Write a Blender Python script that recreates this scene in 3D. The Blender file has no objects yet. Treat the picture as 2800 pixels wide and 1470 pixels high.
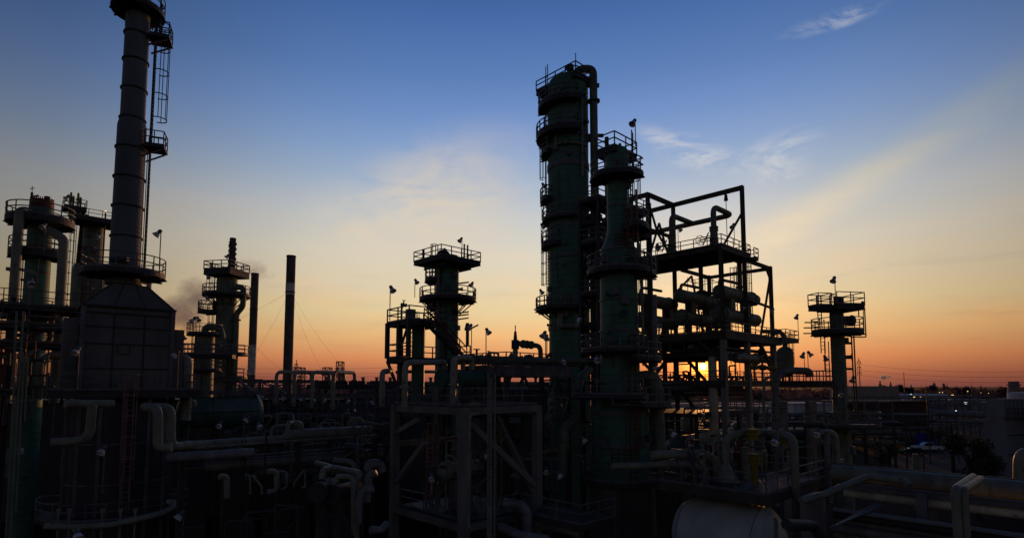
import bpy, math, random
from mathutils import Vector as V, Matrix
random.seed(7)
sc = bpy.context.scene
COL = sc.collection
PI = math.pi
F = 1555.6            # focal length in pixels of a 2800 px wide frame (20 mm lens)
PITCH = math.atan(122 / F)
CP, SP = math.cos(PITCH), math.sin(PITCH)
EYE = 14.0            # the photographer stands on a platform 14 m up

def W(px, py, d):
    """survey helper: the place seen at a photo pixel, d metres ahead"""
    x, y = (px - 1400) / F, (933 - py) / F
    r = V((x, CP - y * SP, SP + y * CP))
    r *= d / r.y
    return V((r.x, r.y, r.z + EYE))
def wid(wpx, px, d):
    """diameter of an upright cylinder that measures wpx"""
    t = math.atan((px - 1400) / F)
    return wpx * d * math.cos(t) / F

# ------------------------------------------------------------------ materials
def lin(c):
    return tuple(((v / 255) / 12.92 if v / 255 <= .04045 else ((v / 255 + .055) / 1.055) ** 2.4) for v in c)
def mat(name, col, rough=.6, metal=0.0, var=.35, scale=1.3, seam=0.0, rust=0.0, streak=.5, spec=.3):
    m = bpy.data.materials.new(name); m.use_nodes = True
    nt = m.node_tree; N = nt.nodes; L = nt.links
    b = N['Principled BSDF']
    b.inputs['Roughness'].default_value = rough; b.inputs['Metallic'].default_value = metal
    b.inputs['Specular IOR Level'].default_value = spec
    tc = N.new('ShaderNodeTexCoord')
    mp = N.new('ShaderNodeMapping'); mp.inputs['Scale'].default_value = (1, 1, streak)
    L.new(tc.outputs['Object'], mp.inputs['Vector'])
    n1 = N.new('ShaderNodeTexNoise'); n1.inputs['Scale'].default_value = scale; n1.inputs['Detail'].default_value = 6
    L.new(mp.outputs['Vector'], n1.inputs['Vector'])
    r = N.new('ShaderNodeValToRGB')
    r.color_ramp.elements[0].position = .3; r.color_ramp.elements[1].position = .72
    r.color_ramp.elements[0].color = (*[c * (1 - var) for c in col], 1)
    r.color_ramp.elements[1].color = (*[min(1, c * (1 + var * .6)) for c in col], 1)
    L.new(n1.outputs['Fac'], r.inputs['Fac'])
    out = r.outputs['Color']
    def mixto(a, fac, c):
        x = N.new('ShaderNodeMix'); x.data_type = 'RGBA'
        L.new(fac, x.inputs['Factor']); L.new(a, x.inputs['A']); x.inputs['B'].default_value = (*c, 1)
        return x.outputs['Result']
    def thr(sock, lo, hi):
        q = N.new('ShaderNodeMapRange'); q.inputs['From Min'].default_value = lo; q.inputs['From Max'].default_value = hi
        L.new(sock, q.inputs['Value']); return q.outputs['Result']
    if rust:
        n2 = N.new('ShaderNodeTexNoise'); n2.inputs['Scale'].default_value = 3.1; n2.inputs['Detail'].default_value = 8
        L.new(mp.outputs['Vector'], n2.inputs['Vector'])
        out = mixto(out, thr(n2.outputs['Fac'], .66 - rust * .3, .8 - rust * .2), (.09, .035, .018))
    if seam:
        sx = N.new('ShaderNodeSeparateXYZ'); L.new(tc.outputs['Object'], sx.inputs['Vector'])
        d = N.new('ShaderNodeMath'); d.operation = 'DIVIDE'; d.inputs[1].default_value = seam; L.new(sx.outputs['Z'], d.inputs[0])
        f = N.new('ShaderNodeMath'); f.operation = 'FRACT'; L.new(d.outputs[0], f.inputs[0])
        g = N.new('ShaderNodeMath'); g.operation = 'LESS_THAN'; g.inputs[1].default_value = .075 / seam ** .5; L.new(f.outputs[0], g.inputs[0])
        at = N.new('ShaderNodeMath'); at.operation = 'ARCTAN2'; L.new(sx.outputs['Y'], at.inputs[0]); L.new(sx.outputs['X'], at.inputs[1])
        fl = N.new('ShaderNodeMath'); fl.operation = 'FLOOR'; L.new(d.outputs[0], fl.inputs[0])
        of = N.new('ShaderNodeMath'); of.operation = 'MULTIPLY_ADD'; of.inputs[1].default_value = 2.4; L.new(at.outputs[0], of.inputs[0]); sh = N.new('ShaderNodeMath'); sh.operation = 'MULTIPLY'; sh.inputs[1].default_value = .37; L.new(fl.outputs[0], sh.inputs[0]); L.new(sh.outputs[0], of.inputs[2])
        fa = N.new('ShaderNodeMath'); fa.operation = 'FLOOR'; L.new(of.outputs[0], fa.inputs[0])
        cv = N.new('ShaderNodeCombineXYZ'); L.new(fa.outputs[0], cv.inputs[0]); L.new(fl.outputs[0], cv.inputs[1])
        wn = N.new('ShaderNodeTexWhiteNoise'); wn.noise_dimensions = '2D'; L.new(cv.outputs[0], wn.inputs['Vector'])
        mr = N.new('ShaderNodeMapRange'); mr.inputs['To Min'].default_value = .86; mr.inputs['To Max'].default_value = 1.1; L.new(wn.outputs['Value'], mr.inputs['Value'])
        sc_ = N.new('ShaderNodeVectorMath'); sc_.operation = 'SCALE'; L.new(out, sc_.inputs[0]); L.new(mr.outputs[0], sc_.inputs['Scale']); out = sc_.outputs[0]
        vf = N.new('ShaderNodeMath'); vf.operation = 'FRACT'; L.new(of.outputs[0], vf.inputs[0]); vg = N.new('ShaderNodeMath'); vg.operation = 'LESS_THAN'; vg.inputs[1].default_value = .010; L.new(vf.outputs[0], vg.inputs[0])
        mx = N.new('ShaderNodeMath'); mx.operation = 'MAXIMUM'; L.new(g.outputs[0], mx.inputs[0]); L.new(vg.outputs[0], mx.inputs[1])
        n4 = N.new('ShaderNodeTexNoise'); n4.inputs['Scale'].default_value = .9; L.new(tc.outputs['Object'], n4.inputs['Vector']); fd_ = N.new('ShaderNodeMath'); fd_.operation = 'MULTIPLY'; L.new(mx.outputs[0], fd_.inputs[0]); L.new(thr(n4.outputs['Fac'], .35, .62), fd_.inputs[1])
        out = mixto(out, fd_.outputs[0], tuple(c * .3 for c in col))
    L.new(out, b.inputs['Base Color'])
    bp = N.new('ShaderNodeBump'); bp.inputs['Strength'].default_value = .12
    n3 = N.new('ShaderNodeTexNoise'); n3.inputs['Scale'].default_value = 9; n3.inputs['Detail'].default_value = 4
    L.new(tc.outputs['Object'], n3.inputs['Vector']); L.new(n3.outputs['Fac'], bp.inputs['Height'])
    L.new(bp.outputs['Normal'], b.inputs['Normal'])
    return m
def lamp_mat(name, col, s):
    m = bpy.data.materials.new(name); m.use_nodes = True
    b = m.node_tree.nodes['Principled BSDF']
    b.inputs['Base Color'].default_value = (*col, 1)
    b.inputs['Emission Color'].default_value = (*col, 1); b.inputs['Emission Strength'].default_value = s
    return m
GREEN = mat('green_cladding', (.10, .235, .175), seam=.62, rough=.55, rust=.02, var=.2, scale=.5, spec=.2)
GREENP = mat('green_paint', (.07, .18, .125), rough=.5, rust=.15)
TEAL = mat('teal_tank_paint', (.10, .20, .19), rough=.45, rust=.1)
CREAM = mat('cream_paint', (.27, .275, .22), rough=.5, rust=.2)
CREAM_HALF_LIT = mat('cream_paint_half_lit', (.36, .36, .29), rough=.5, rust=.2)  # half-lit copy of the cream paint, brightness put into the hoop pipes' colour
CREAM_LIT = mat('cream_paint_lit', (.68, .67, .55), rough=.5, rust=.15)  # lit copy of the cream paint, offsets shade on elbow and rack pipe
FIRE_LIT = mat('fireproofed_leg_lit', (.38, .36, .34), rough=.9, var=.35, scale=.8)  # lit copy of the column fireproofing, brightness painted into the shaded legs
CREAMB = mat('cream_cladding', (.28, .28, .245), rough=.5, seam=.55, rust=.1)
OLIVE = mat('olive_cladding', (.20, .225, .17), rough=.55, seam=.8, rust=.15)
STACK = mat('stack_grey', (.165, .19, .22), rough=.6, rust=.1, scale=.6, streak=.25)
PANEL = mat('furnace_panel', (.175, .18, .18), rough=.6, rust=.1, scale=.5)
STEEL = mat('grey_steel', (.17, .175, .20), rough=.5, rust=.2)
DARK = mat('dark_steel', (.065, .068, .075), rough=.6, rust=.2)
BEAM = mat('weathered_beam', (.10, .095, .085), rough=.65, rust=.3)
FIRE = mat('fireproofed_column', (.255, .245, .23), rough=.9, var=.4, scale=.8)
CONC = mat('concrete', (.13, .125, .125), rough=.9, var=.55, scale=.5, streak=.3)
RED = mat('red_oxide', (.17, .032, .027), rough=.6)
PINK = mat('faded_red_ladder', (.36, .20, .18), rough=.6)
YELL = mat('yellow_paint', (.26, .22, .02), rough=.5)
LAMPH = mat('lamp_enamel', (.78, .80, .83), rough=.35)
WHITE = mat('white_tank_paint', (.70, .74, .72), rough=.45, scale=.4)
SILV = mat('aluminium_cladding', (.24, .245, .255), rough=.55, metal=0, seam=.7)
BRICK = mat('dark_chimney', (.15, .13, .12), rough=.8, var=.5)
PALE = mat('pale_chimney_band', (.75, .74, .68), rough=.8, seam=1.6, var=.4)
BLUE = mat('blue_tarp', (.02, .04, .35), rough=.6)
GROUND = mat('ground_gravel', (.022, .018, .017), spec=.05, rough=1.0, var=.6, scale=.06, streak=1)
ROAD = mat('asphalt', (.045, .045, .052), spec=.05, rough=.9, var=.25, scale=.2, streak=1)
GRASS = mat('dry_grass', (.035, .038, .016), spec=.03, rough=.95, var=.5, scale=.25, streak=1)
LEAF = mat('leaves', (.06, .08, .03), rough=.7, var=.6, scale=.8)
def leafmat(name, col, tr):
    m = bpy.data.materials.new(name); m.use_nodes = True; nt = m.node_tree; N = nt.nodes; L = nt.links; N.clear()
    o = N.new('ShaderNodeOutputMaterial'); d = N.new('ShaderNodeBsdfDiffuse'); t = N.new('ShaderNodeBsdfTranslucent'); x = N.new('ShaderNodeMixShader'); n = N.new('ShaderNodeTexNoise'); n.inputs['Scale'].default_value = .12
    r = N.new('ShaderNodeValToRGB'); r.color_ramp.elements[0].color = (*[c * .6 for c in col], 1); r.color_ramp.elements[1].color = (*[c * 1.3 for c in col], 1); g = N.new('ShaderNodeTexCoord'); L.new(g.outputs['Object'], n.inputs['Vector']); L.new(n.outputs['Fac'], r.inputs['Fac'])
    L.new(r.outputs[0], d.inputs['Color']); t.inputs['Color'].default_value = (*tr, 1); x.inputs[0].default_value = .5; L.new(d.outputs[0], x.inputs[1]); L.new(t.outputs[0], x.inputs[2]); L.new(x.outputs[0], o.inputs['Surface']); return m
FARLEAF = leafmat('far_haze_leaves', (.12, .085, .09), (.10, .065, .075))  # mauve tint paints distance haze into the leaf colour
BARK = mat('bark', (.07, .055, .045), rough=.9)
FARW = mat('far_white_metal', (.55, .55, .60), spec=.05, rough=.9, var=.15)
FARG = mat('far_haze_steel', (.30, .22, .22), rough=.8)  # pale mauve in the steel colour stands in for distance haze
GLASS = mat('dark_glass', (.02, .022, .025), rough=.1, spec=.6)
CARW = mat('white_car_paint', (.75, .76, .8), rough=.25, var=.08)
CARB = mat('black_car_paint', (.02, .02, .022), rough=.2, var=.1)
RUBBER = mat('rubber', (.02, .02, .02), rough=.9)
BLACK = mat('black_lettering', (.012, .012, .012), rough=.8)
SHED = mat('shed_metal', (.21, .22, .26), spec=.08, rough=.8, var=.2, scale=.4)
BRN = mat('brown_shed', (.10, .05, .04), rough=.8)
YGLOW = lamp_mat('sodium_glow', (1.0, .62, .18), 1.6)
WGLOW = lamp_mat('mercury_glow', (.75, 1.0, .85), 1.2)
TAN = mat('tan_wall', (.33, .30, .25), rough=.8, var=.15)

# ------------------------------------------------------------------ mesh builder
class MB:
    def __init__(s): s.v = []; s.f = []; s.s = []; s.g = []; s.gid = 0; s.dep = 0
    def add(s, vs, fs, smooth=False):
        o = len(s.v); s.v += [tuple(p) for p in vs]
        for f in fs: s.f.append(tuple(i + o for i in f)); s.s.append(smooth); s.g.append(s.gid)
    def split(s):
        out = []
        for g in sorted(set(s.g)):
            m = MB(); ix = {}
            for f, sm, q in zip(s.f, s.s, s.g):
                if q != g: continue
                m.f.append(tuple(ix.setdefault(i, len(ix)) for i in f)); m.s.append(sm)
            m.v = [s.v[i] for i in ix]; out.append(m)
        return out
    def hexa(s, p):
        s.add(p, [(0, 3, 2, 1), (4, 5, 6, 7), (0, 1, 5, 4), (1, 2, 6, 5), (2, 3, 7, 6), (3, 0, 4, 7)])
    def box(s, c, sx, sy, sz, rz=0.0):
        c = V(c); a = V((math.cos(rz), math.sin(rz), 0)) * sx / 2; b = V((-math.sin(rz), math.cos(rz), 0)) * sy / 2; u = V((0, 0, sz / 2))
        s.hexa([c - a - b - u, c + a - b - u, c + a + b - u, c - a + b - u, c - a - b + u, c + a - b + u, c + a + b + u, c - a + b + u])
    def bar(s, p, q, w, h=None):
        p, q = V(p), V(q); h = h or w; t = (q - p)
        if t.length < 1e-5: return
        t.normalize(); up = V((0, 0, 1)) if abs(t.z) < .95 else V((.7, .7, 0))
        a = t.cross(up).normalized(); b = a.cross(t); a *= w / 2; b *= h / 2
        s.hexa([p - a - b, p + a - b, p + a + b, p - a + b, q - a - b, q + a - b, q + a + b, q - a + b])
    def ibeam(s, p, q, w, h):
        p, q = V(p), V(q); t = (q - p).normalized(); up = V((0, 0, 1)) if abs(t.z) < .95 else V((.695, .719, 0))
        a = t.cross(up).normalized(); b = a.cross(t); fl = max(.02, h * .09)
        for k in (-1, 1):
            o = b * (h / 2 - fl / 2) * k; s.bar2(p + o, q + o, a, b, w, fl)
        s.bar2(p, q, a, b, max(.02, w * .12), h - 2 * fl)
    def bar2(s, p, q, a, b, w, h):
        a = a * w / 2; b = b * h / 2
        s.hexa([p - a - b, p + a - b, p + a + b, p - a + b, q - a - b, q + a - b, q + a + b, q - a + b])
    def tube(s, pts, r, n=8, bend=None, cap=True, closed=False):
        P = [V(p) for p in pts]
        if bend is None: bend = r * 2.6
        if bend and len(P) > 2 and not closed:
            Q = [P[0]]
            for i in range(1, len(P) - 1):
                a, b, c = P[i - 1], P[i], P[i + 1]
                la, lc = (a - b).length, (c - b).length
                if la < 1e-6 or lc < 1e-6: continue
                da, dc = (a - b) / la, (c - b) / lc
                ang = da.angle(dc)
                if ang > 3.0: Q.append(b); continue
                t = min(bend / max(.2, math.tan(ang / 2)), la * .48, lc * .48)
                k = 5
                for j in range(k + 1):
                    u = j / k; Q.append((b + da * t) * (1 - u) ** 2 + b * 2 * u * (1 - u) + (b + dc * t) * u * u)
            Q.append(P[-1]); P = Q
        m = len(P); vs = []; ref = None
        for i in range(m):
            if closed: t = P[(i + 1) % m] - P[i - 1]
            else: t = P[min(i + 1, m - 1)] - P[max(i - 1, 0)]
            if t.length < 1e-7: t = V((0, 0, 1))
            t.normalize()
            if ref is None: ref = V((0, 0, 1)) if abs(t.z) < .9 else V((1, 0, 0))
            a = t.cross(ref)
            if a.length < 1e-3: ref = V((.3, .9, .2)); a = t.cross(ref)
            a.normalize(); b = a.cross(t).normalized(); ref = b
            rr = r[i] if isinstance(r, (list, tuple)) and len(r) == m else (r if not isinstance(r, (list, tuple)) else r[0])
            for j in range(n):
                th = 2 * PI * j / n; vs.append(P[i] + a * math.cos(th) * rr + b * math.sin(th) * rr)
        fs = []
        for i in range(m if closed else m - 1):
            k = (i + 1) % m
            for j in range(n): fs.append((i * n + j, i * n + (j + 1) % n, k * n + (j + 1) % n, k * n + j))
        s.add(vs, fs, n > 5)
        if cap and not closed:
            s.add(vs[:n], [tuple(range(n))[::-1]]); s.add(vs[-n:], [tuple(range(n))])
        return P
    def cyl(s, p, q, r, r2=None, n=16):
        p, q = V(p), V(q); r2 = r if r2 is None else r2
        t = (q - p).normalized(); ref = V((0, 0, 1)) if abs(t.z) < .9 else V((1, 0, 0))
        a = t.cross(ref).normalized(); b = a.cross(t); vs = []
        for c, rr in ((p, r), (q, r2)):
            for j in range(n): th = 2 * PI * j / n; vs.append(c + a * math.cos(th) * rr + b * math.sin(th) * rr)
        s.add(vs, [(j, (j + 1) % n, n + (j + 1) % n, n + j) for j in range(n)], True)
        s.add(vs[:n], [tuple(range(n))[::-1]]); s.add(vs[n:], [tuple(range(n))])
    def rev(s, o, ax, prof, n=28):
        """surface of revolution about axis ax through o; prof = [(along, radius)]"""
        o = V(o); t = V(ax).normalized(); ref = V((0, 0, 1)) if abs(t.z) < .9 else V((1, 0, 0))
        a = t.cross(ref).normalized(); b = a.cross(t); vs = []
        for h, r in prof:
            for j in range(n): th = 2 * PI * j / n; vs.append(o + t * h + a * math.cos(th) * r + b * math.sin(th) * r)
        for i in range(len(prof) - 1):
            sm = True
            s.add(vs[i * n:(i + 2) * n], [(j, (j + 1) % n, n + (j + 1) % n, n + j) for j in range(n)], sm)
        s.add(vs[:n], [tuple(range(n))[::-1]]); s.add(vs[-n:], [tuple(range(n))])
    def sector(s, c, r0, r1, a0, a1, z0, z1, n=None):
        n = n or max(4, int(abs(a1 - a0) / 9)); full = abs(a1 - a0) >= 359.9; vs = []
        k = n if full else n + 1
        for i in range(k):
            t = math.radians(a0 + (a1 - a0) * i / n); cs, sn = math.cos(t), math.sin(t)
            for r, z in ((r0, z0), (r1, z0), (r1, z1), (r0, z1)): vs.append((c[0] + r * cs, c[1] + r * sn, z))
        fs = []
        for i in range(n):
            p = i * 4; q = ((i + 1) % k) * 4
            for j in range(4): fs.append((p + j, p + (j + 1) % 4, q + (j + 1) % 4, q + j))
        if not full: fs += [(3, 2, 1, 0), tuple((k - 1) * 4 + j for j in range(4))]
        s.add(vs, fs)
    def ring(s, c, R, r, ax=(0, 0, 1), n=24, a0=0, a1=360, m=6):
        t = V(ax).normalized(); ref = V((0, 0, 1)) if abs(t.z) < .9 else V((1, 0, 0))
        a = t.cross(ref).normalized(); b = a.cross(t); c = V(c)
        full = a1 - a0 >= 359.9
        pts = [c + a * R * math.cos(math.radians(a0 + (a1 - a0) * i / n)) + b * R * math.sin(math.radians(a0 + (a1 - a0) * i / n)) for i in range(n if full else n + 1)]
        s.tube(pts, r, m, bend=0, closed=full)
def _grp(fn):
    def w_(s, *a, **k):
        if s.dep == 0: s.gid += 1
        s.dep += 1
        try: return fn(s, *a, **k)
        finally: s.dep -= 1
    return w_
for k_ in ('hexa', 'box', 'bar', 'ibeam', 'tube', 'cyl', 'rev', 'sector', 'ring'): setattr(MB, k_, _grp(getattr(MB, k_)))
def mesh_obj(name, mb, m, org):
    me = bpy.data.meshes.new(name)
    me.from_pydata([(x - org[0], y - org[1], z - org[2]) for x, y, z in mb.v], [], mb.f)
    me.polygons.foreach_set('use_smooth', mb.s)
    me.materials.append(m); me.update()
    o = bpy.data.objects.new(name, me); COL.objects.link(o); return o
ROOTLOC = {}
def thing(name, label, cat, loc, group=None):
    o = bpy.data.objects.new(name, None); COL.objects.link(o); o.empty_display_size = .2
    o.location = loc; ROOTLOC[o] = V(loc); o['label'] = label; o['category'] = cat
    if group: o['group'] = group
    return o
SPLIT = {'leg': 'leg', 'column': 'steel_beam', 'corner_column': 'corner_column', 'beam': 'beam', 'brace': 'brace', 'saddle': 'saddle', 'drain_pipe': 'drain_pipe', 'frame': 'steel_beam', 'rack_frame': 'steel_beam', 'leg_frame': 'steel_beam', 'pipe_support_beam': 'pipe_support_beam', 'knee_brace': 'knee_brace', 'deck_beam': 'deck_beam', 'buckstay': 'buckstay'}
def part(name, mb, m, parent, label=None):
    if name in SPLIT and mb.gid > 1:
        for q in mb.split(): o = part1(SPLIT[name], q, m, parent)
        return o
    return part1(name, mb, m, parent, label)
def part1(name, mb, m, parent, label=None):
    org = ROOTLOC[parent]
    o = mesh_obj(name, mb, m, org); o.parent = parent; ROOTLOC[o] = org
    if label: o['label'] = label
    return o
def solo(name, mb, m, label, cat, group=None, kind=None):
    xs = [p[0] for p in mb.v]; ys = [p[1] for p in mb.v]; zs = [p[2] for p in mb.v]
    org = V(((min(xs) + max(xs)) / 2, (min(ys) + max(ys)) / 2, min(zs)))
    o = mesh_obj(name, mb, m, org); o.location = org; ROOTLOC[o] = org
    if kind: o['kind'] = kind
    if label: o['label'] = label; o['category'] = cat
    if group: o['group'] = group
    return o
def copytree(o, parent=None):
    c = o.copy(); COL.objects.link(c)
    if parent: c.parent = parent
    for ch in o.children: copytree(ch, c)
    return c

# ------------------------------------------------------------------ shared refinery details
def rail_to(mb, pts, h=1.07, step=1.5, r=.03, toe=True, closed=False):
    P = [V(p) for p in pts]
    if closed: P = P + [P[0]]
    for i in range(len(P) - 1):
        a, b = P[i], P[i + 1]; L = (b - a).length
        for hh in (h, h * .55): mb.bar(a + V((0, 0, hh)), b + V((0, 0, hh)), r * 2)
        if toe: mb.bar(a + V((0, 0, .07)), b + V((0, 0, .07)), .015, .14)
        k = max(1, round(L / step))
        for j in range(k + (1 if i == len(P) - 2 and not closed else 0)):
            q = a + (b - a) * j / k; mb.bar(q, q + V((0, 0, h)), r * 2)
def arc(c, R, a0, a1, z, n=None):
    n = n or max(3, int(abs(a1 - a0) / 14))
    return [V((c[0] + R * math.cos(math.radians(a0 + (a1 - a0) * i / n)), c[1] + R * math.sin(math.radians(a0 + (a1 - a0) * i / n)), z)) for i in range(n + 1)]
def ringplat(root, c, z, r0, r1, a0=0, a1=360, railing=True, th=.22, m=None, brackets=True, ends=True, r=.03):
    mb = MB(); mb.sector(c, r0 * 1.005, r1, a0, a1, z - th, z)
    n = max(2, int((a1 - a0) / 30))
    if brackets:
        for i in range(n + (0 if a1 - a0 >= 359 else 1)):
            t = math.radians(a0 + (a1 - a0) * (i + .02) / n); cs, sn = math.cos(t), math.sin(t)
            h = (r1 - r0) * .8
            if brackets == 'knee': mb.bar((c[0] + r0 * cs, c[1] + r0 * sn, z - th - h), (c[0] + r1 * .94 * cs, c[1] + r1 * .94 * sn, z - th - .05), .09)
            mb.bar((c[0] + r0 * cs, c[1] + r0 * sn, z - th - .06), (c[0] + r1 * 1.03 * cs, c[1] + r1 * 1.03 * sn, z - th - .06), .1)
    p = part('platform', mb, m or DARK, root)
    if railing:
        rb = MB(); full = a1 - a0 >= 359.9; R = r1 - .04
        nn = max(3, int((a1 - a0) / 13)); A = arc(c, R, a0, a1, z, nn)
        for i in range(nn):
            for hh in (1.07, .58): rb.bar(A[i] + V((0, 0, hh)), A[i + 1] + V((0, 0, hh)), r * 2)
            rb.bar(A[i] + V((0, 0, .07)), A[i + 1] + V((0, 0, .07)), .015, .15)
        st = max(1, int(nn / max(2, (a1 - a0) / 360 * 2 * PI * R / 1.5)))
        for i in range(0, nn + 1, st): rb.bar(A[i] - V((0, 0, .2)), A[i] + V((0, 0, 1.07)), r * 2)
        if ends and not full:
            for e in (A[0], A[-1]):
                d = V((c[0] - e.x, c[1] - e.y, 0)).normalized() * (r1 - r0 - .05)
                for hh in (1.07, .58): rb.bar(e + V((0, 0, hh)), e + d + V((0, 0, hh)), r * 2)
        part('railing', rb, STEEL, p)
    return p
class Grid:
    """plan grid of the steelwork, turned 46 degrees like the plant"""
    def __init__(s, o, ang=46):
        t = math.radians(ang); s.o = V((o[0], o[1], 0)); s.a = V((math.sin(t), math.cos(t), 0)); s.b = V((-math.cos(t), math.sin(t), 0)); s.rz = PI / 2 - t
    def __call__(s, u, v, z=0): return s.o + s.a * u + s.b * v + V((0, 0, z))
def rectplat(root, g, u0, u1, v0, v1, z, rails='abcd', th=.25, m=None, r=.03, step=1.5, under=True, gaps=()):
    mb = MB(); c = g((u0 + u1) / 2, (v0 + v1) / 2, z - .03)
    mb.box(c, u1 - u0 - .1, v1 - v0 - .1, .06, g.rz)
    K = [g(u0, v0), g(u1, v0), g(u1, v1), g(u0, v1)]
    for i in range(4): mb.ibeam(K[i] + V((0, 0, z - th / 2 - .01)), K[(i + 1) % 4] + V((0, 0, z - th / 2 - .01)), .12, th)
    if under:
        n = max(1, int((v1 - v0) / 1.6))
        for i in range(1, n): v = v0 + (v1 - v0) * i / n; mb.ibeam(g(u0 + .08, v, z - th / 2 - .03), g(u1 - .08, v, z - th / 2 - .03), .1, th * .7)
    p = part('platform', mb, m or DARK, root)
    e = {'a': (0, 1), 'b': (1, 2), 'c': (2, 3), 'd': (3, 0)}
    if rails:
        rb = MB(); up = V((0, 0, z))
        for k in rails: rail_to(rb, [K[e[k][0]] + up, K[e[k][1]] + up], r=r, step=step)
        part('railing', rb, STEEL, p)
    return p
def ladder(root, base, top, out, cage=True, m=None, w=.5, name='ladder', r=.034, hoop=1.2, cr=.38):
    """upright ladder from base to top; out = horizontal direction away from the wall"""
    base, top = V(base), V(top); out = V(out).normalized(); sd = V((-out.y, out.x, 0)) * w / 2
    mb = MB(); H = (top - base).length
    for k in (-1, 1): mb.bar(base + sd * k, top + sd * k + V((0, 0, 1.0)), r * 2)
    n = int(H / .32)
    for i in range(1, n): q = base + (top - base) * i / n; mb.bar(q - sd, q + sd, r * 1.4)
    l = part(name, mb, m or DARK, root)
    if cage and H > 2.6:
        cb = MB(); R = cr; z0 = 2.2; k = max(1, int((H - 2.2 + 1.0) / hoop)); hp = []
        for i in range(k + 1):
            q = base + (top - base).normalized() * (z0 + (H + 1.0 - z0) * i / k)
            pts = []
            for j in range(9):
                t = PI * (-.62 + 1.24 * j / 8); pts.append(q + out * (R * .75 + R * math.cos(t)) + sd.normalized() * R * math.sin(t))
            hp.append(pts)
            for j in range(8): cb.bar(pts[j], pts[j + 1], .055, .06)
        for j in (1, 3, 5, 7):
            for i in range(k): cb.bar(hp[i][j], hp[i + 1][j], .045)
        part('cage', cb, m or DARK, l)
    return l
def pipe(label, pts, r, m=None, bend=None, flanges=(), bands=0.0, n=12, group=None, name='pipe', cat='pipe', supports=()):
    mb = MB(); P = mb.tube(pts, r, n, bend)
    if bands:
        acc = 0
        for i in range(len(P) - 1):
            a, b = P[i], P[i + 1]; L = (b - a).length; t = (b - a).normalized() if L else None
            x = bands - acc
            while t and x < L:
                mb.cyl(a + t * (x - .02), a + t * (x + .02), r * 1.045, n=n); x += bands
            acc = (acc + L) % bands
    for fr in flanges:
        i = int(fr); t = (V(pts[i + 1]) - V(pts[i])); c = V(pts[i]) + t * (fr - i); t.normalize()
        mb.cyl(c - t * .07, c + t * .07, r * 1.65, n=n)
    for a, b in supports: mb.bar(a, b, .08)
    return solo(name, mb, m or CREAM, label, cat, group)
def valve(mb, c, ax, s):
    c = V(c); ax = V(ax).normalized()
    for k in (-1, 1):
        mb.cyl(c + ax * s * .9 * k, c, s * .55, s * .3, 12); mb.cyl(c + ax * s * (.9 * k - .08), c + ax * s * (.9 * k + .08), s * .7, n=12)
    mb.cyl(c, c + V((0, 0, s * 1.6)), s * .22, n=8); mb.ring(c + V((0, 0, s * 1.6)), s * .6, s * .08, (0, 0, 1), 14)
    mb.bar(c + V((-s * .6, 0, s * 1.6)), c + V((s * .6, 0, s * 1.6)), s * .1)
def handwheel(mb, c, ax, R):
    mb.ring(c, R, R * .07, ax, 18); t = V(ax).normalized(); a = t.cross(V((0, 0, 1))).normalized(); b = a.cross(t)
    for k in range(3):
        d = (a * math.cos(k * PI / 3) + b * math.sin(k * PI / 3)) * R; mb.bar(V(c) - d, V(c) + d, R * .08)
    mb.bar(V(c) - t * R * .9, V(c) + t * R * .3, R * .12)
class Col:
    def __init__(s, name, label, px, py, d, prof, m, dome=.0, cat='column', base=None, seams=(), group=None, lbl=None):
        p = W(px, py, d); s.x, s.y, s.d = p.x, p.y, d; s.c = (p.x, p.y)
        pr = [(W(px, y, d).z, wid(w, px, d * (1 if y > 900 else 1 + .0004 * (900 - y) * .4)) / 2) for y, w in prof]
        if base is not None: pr.append((base, pr[-1][1]))
        s.pr = pr
        s.root = thing(name, label, cat, (s.x, s.y, pr[-1][0]), group)
        mb = MB(); full = list(pr)
        if dome:
            z, r = pr[0]; full = [(z + dome * math.sin(t), max(.02, r * math.cos(t))) for t in (PI / 2, 1.3, 1.0, .7, .4, .18)] + full
        mb.rev((s.x, s.y, 0), (0, 0, 1), full, 40)
        s.shell = part('shell', mb, m, s.root)
        if seams:
            sb = MB()
            for y, ww in seams:
                z = W(px, y, d).z; sb.sector(s.c, s.R(z) * .98, s.R(z) * 1.035 + .02, 0, 360, z - ww / 2, z + ww / 2, 40)
            part('stiffening_band', sb, STEEL, s.root)
    def R(s, z):
        for (z0, r0), (z1, r1) in zip(s.pr, s.pr[1:]):
            if z <= z0 and z >= z1: return r0 if z0 == z1 else r1 + (r0 - r1) * (z - z1) / (z0 - z1)
        return s.pr[0][1] if z > s.pr[0][0] else s.pr[-1][1]
    def z(s, py): return W(1400, py, s.d).z
    def at(s, ang, out, z):
        t = math.radians(ang); r = s.R(z) + out; return V((s.x + r * math.cos(t), s.y + r * math.sin(t), z))
    def plat(s, py, r1, a0, a1, **k):
        z = s.z(py); return ringplat(s.root, s.c, z, s.R(z), r1, a0, a1, **k)
    def lad(s, py0, py1, ang, cage=True, out=.25, **k):
        z0, z1 = s.z(py0), s.z(py1); t = math.radians(ang); R = max(s.R(z0), s.R(z1)) + out
        return ladder(s.root, (s.x + R * math.cos(t), s.y + R * math.sin(t), z0), (s.x + R * math.cos(t), s.y + R * math.sin(t), z1), (math.cos(t), math.sin(t), 0), cage, **k)
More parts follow.
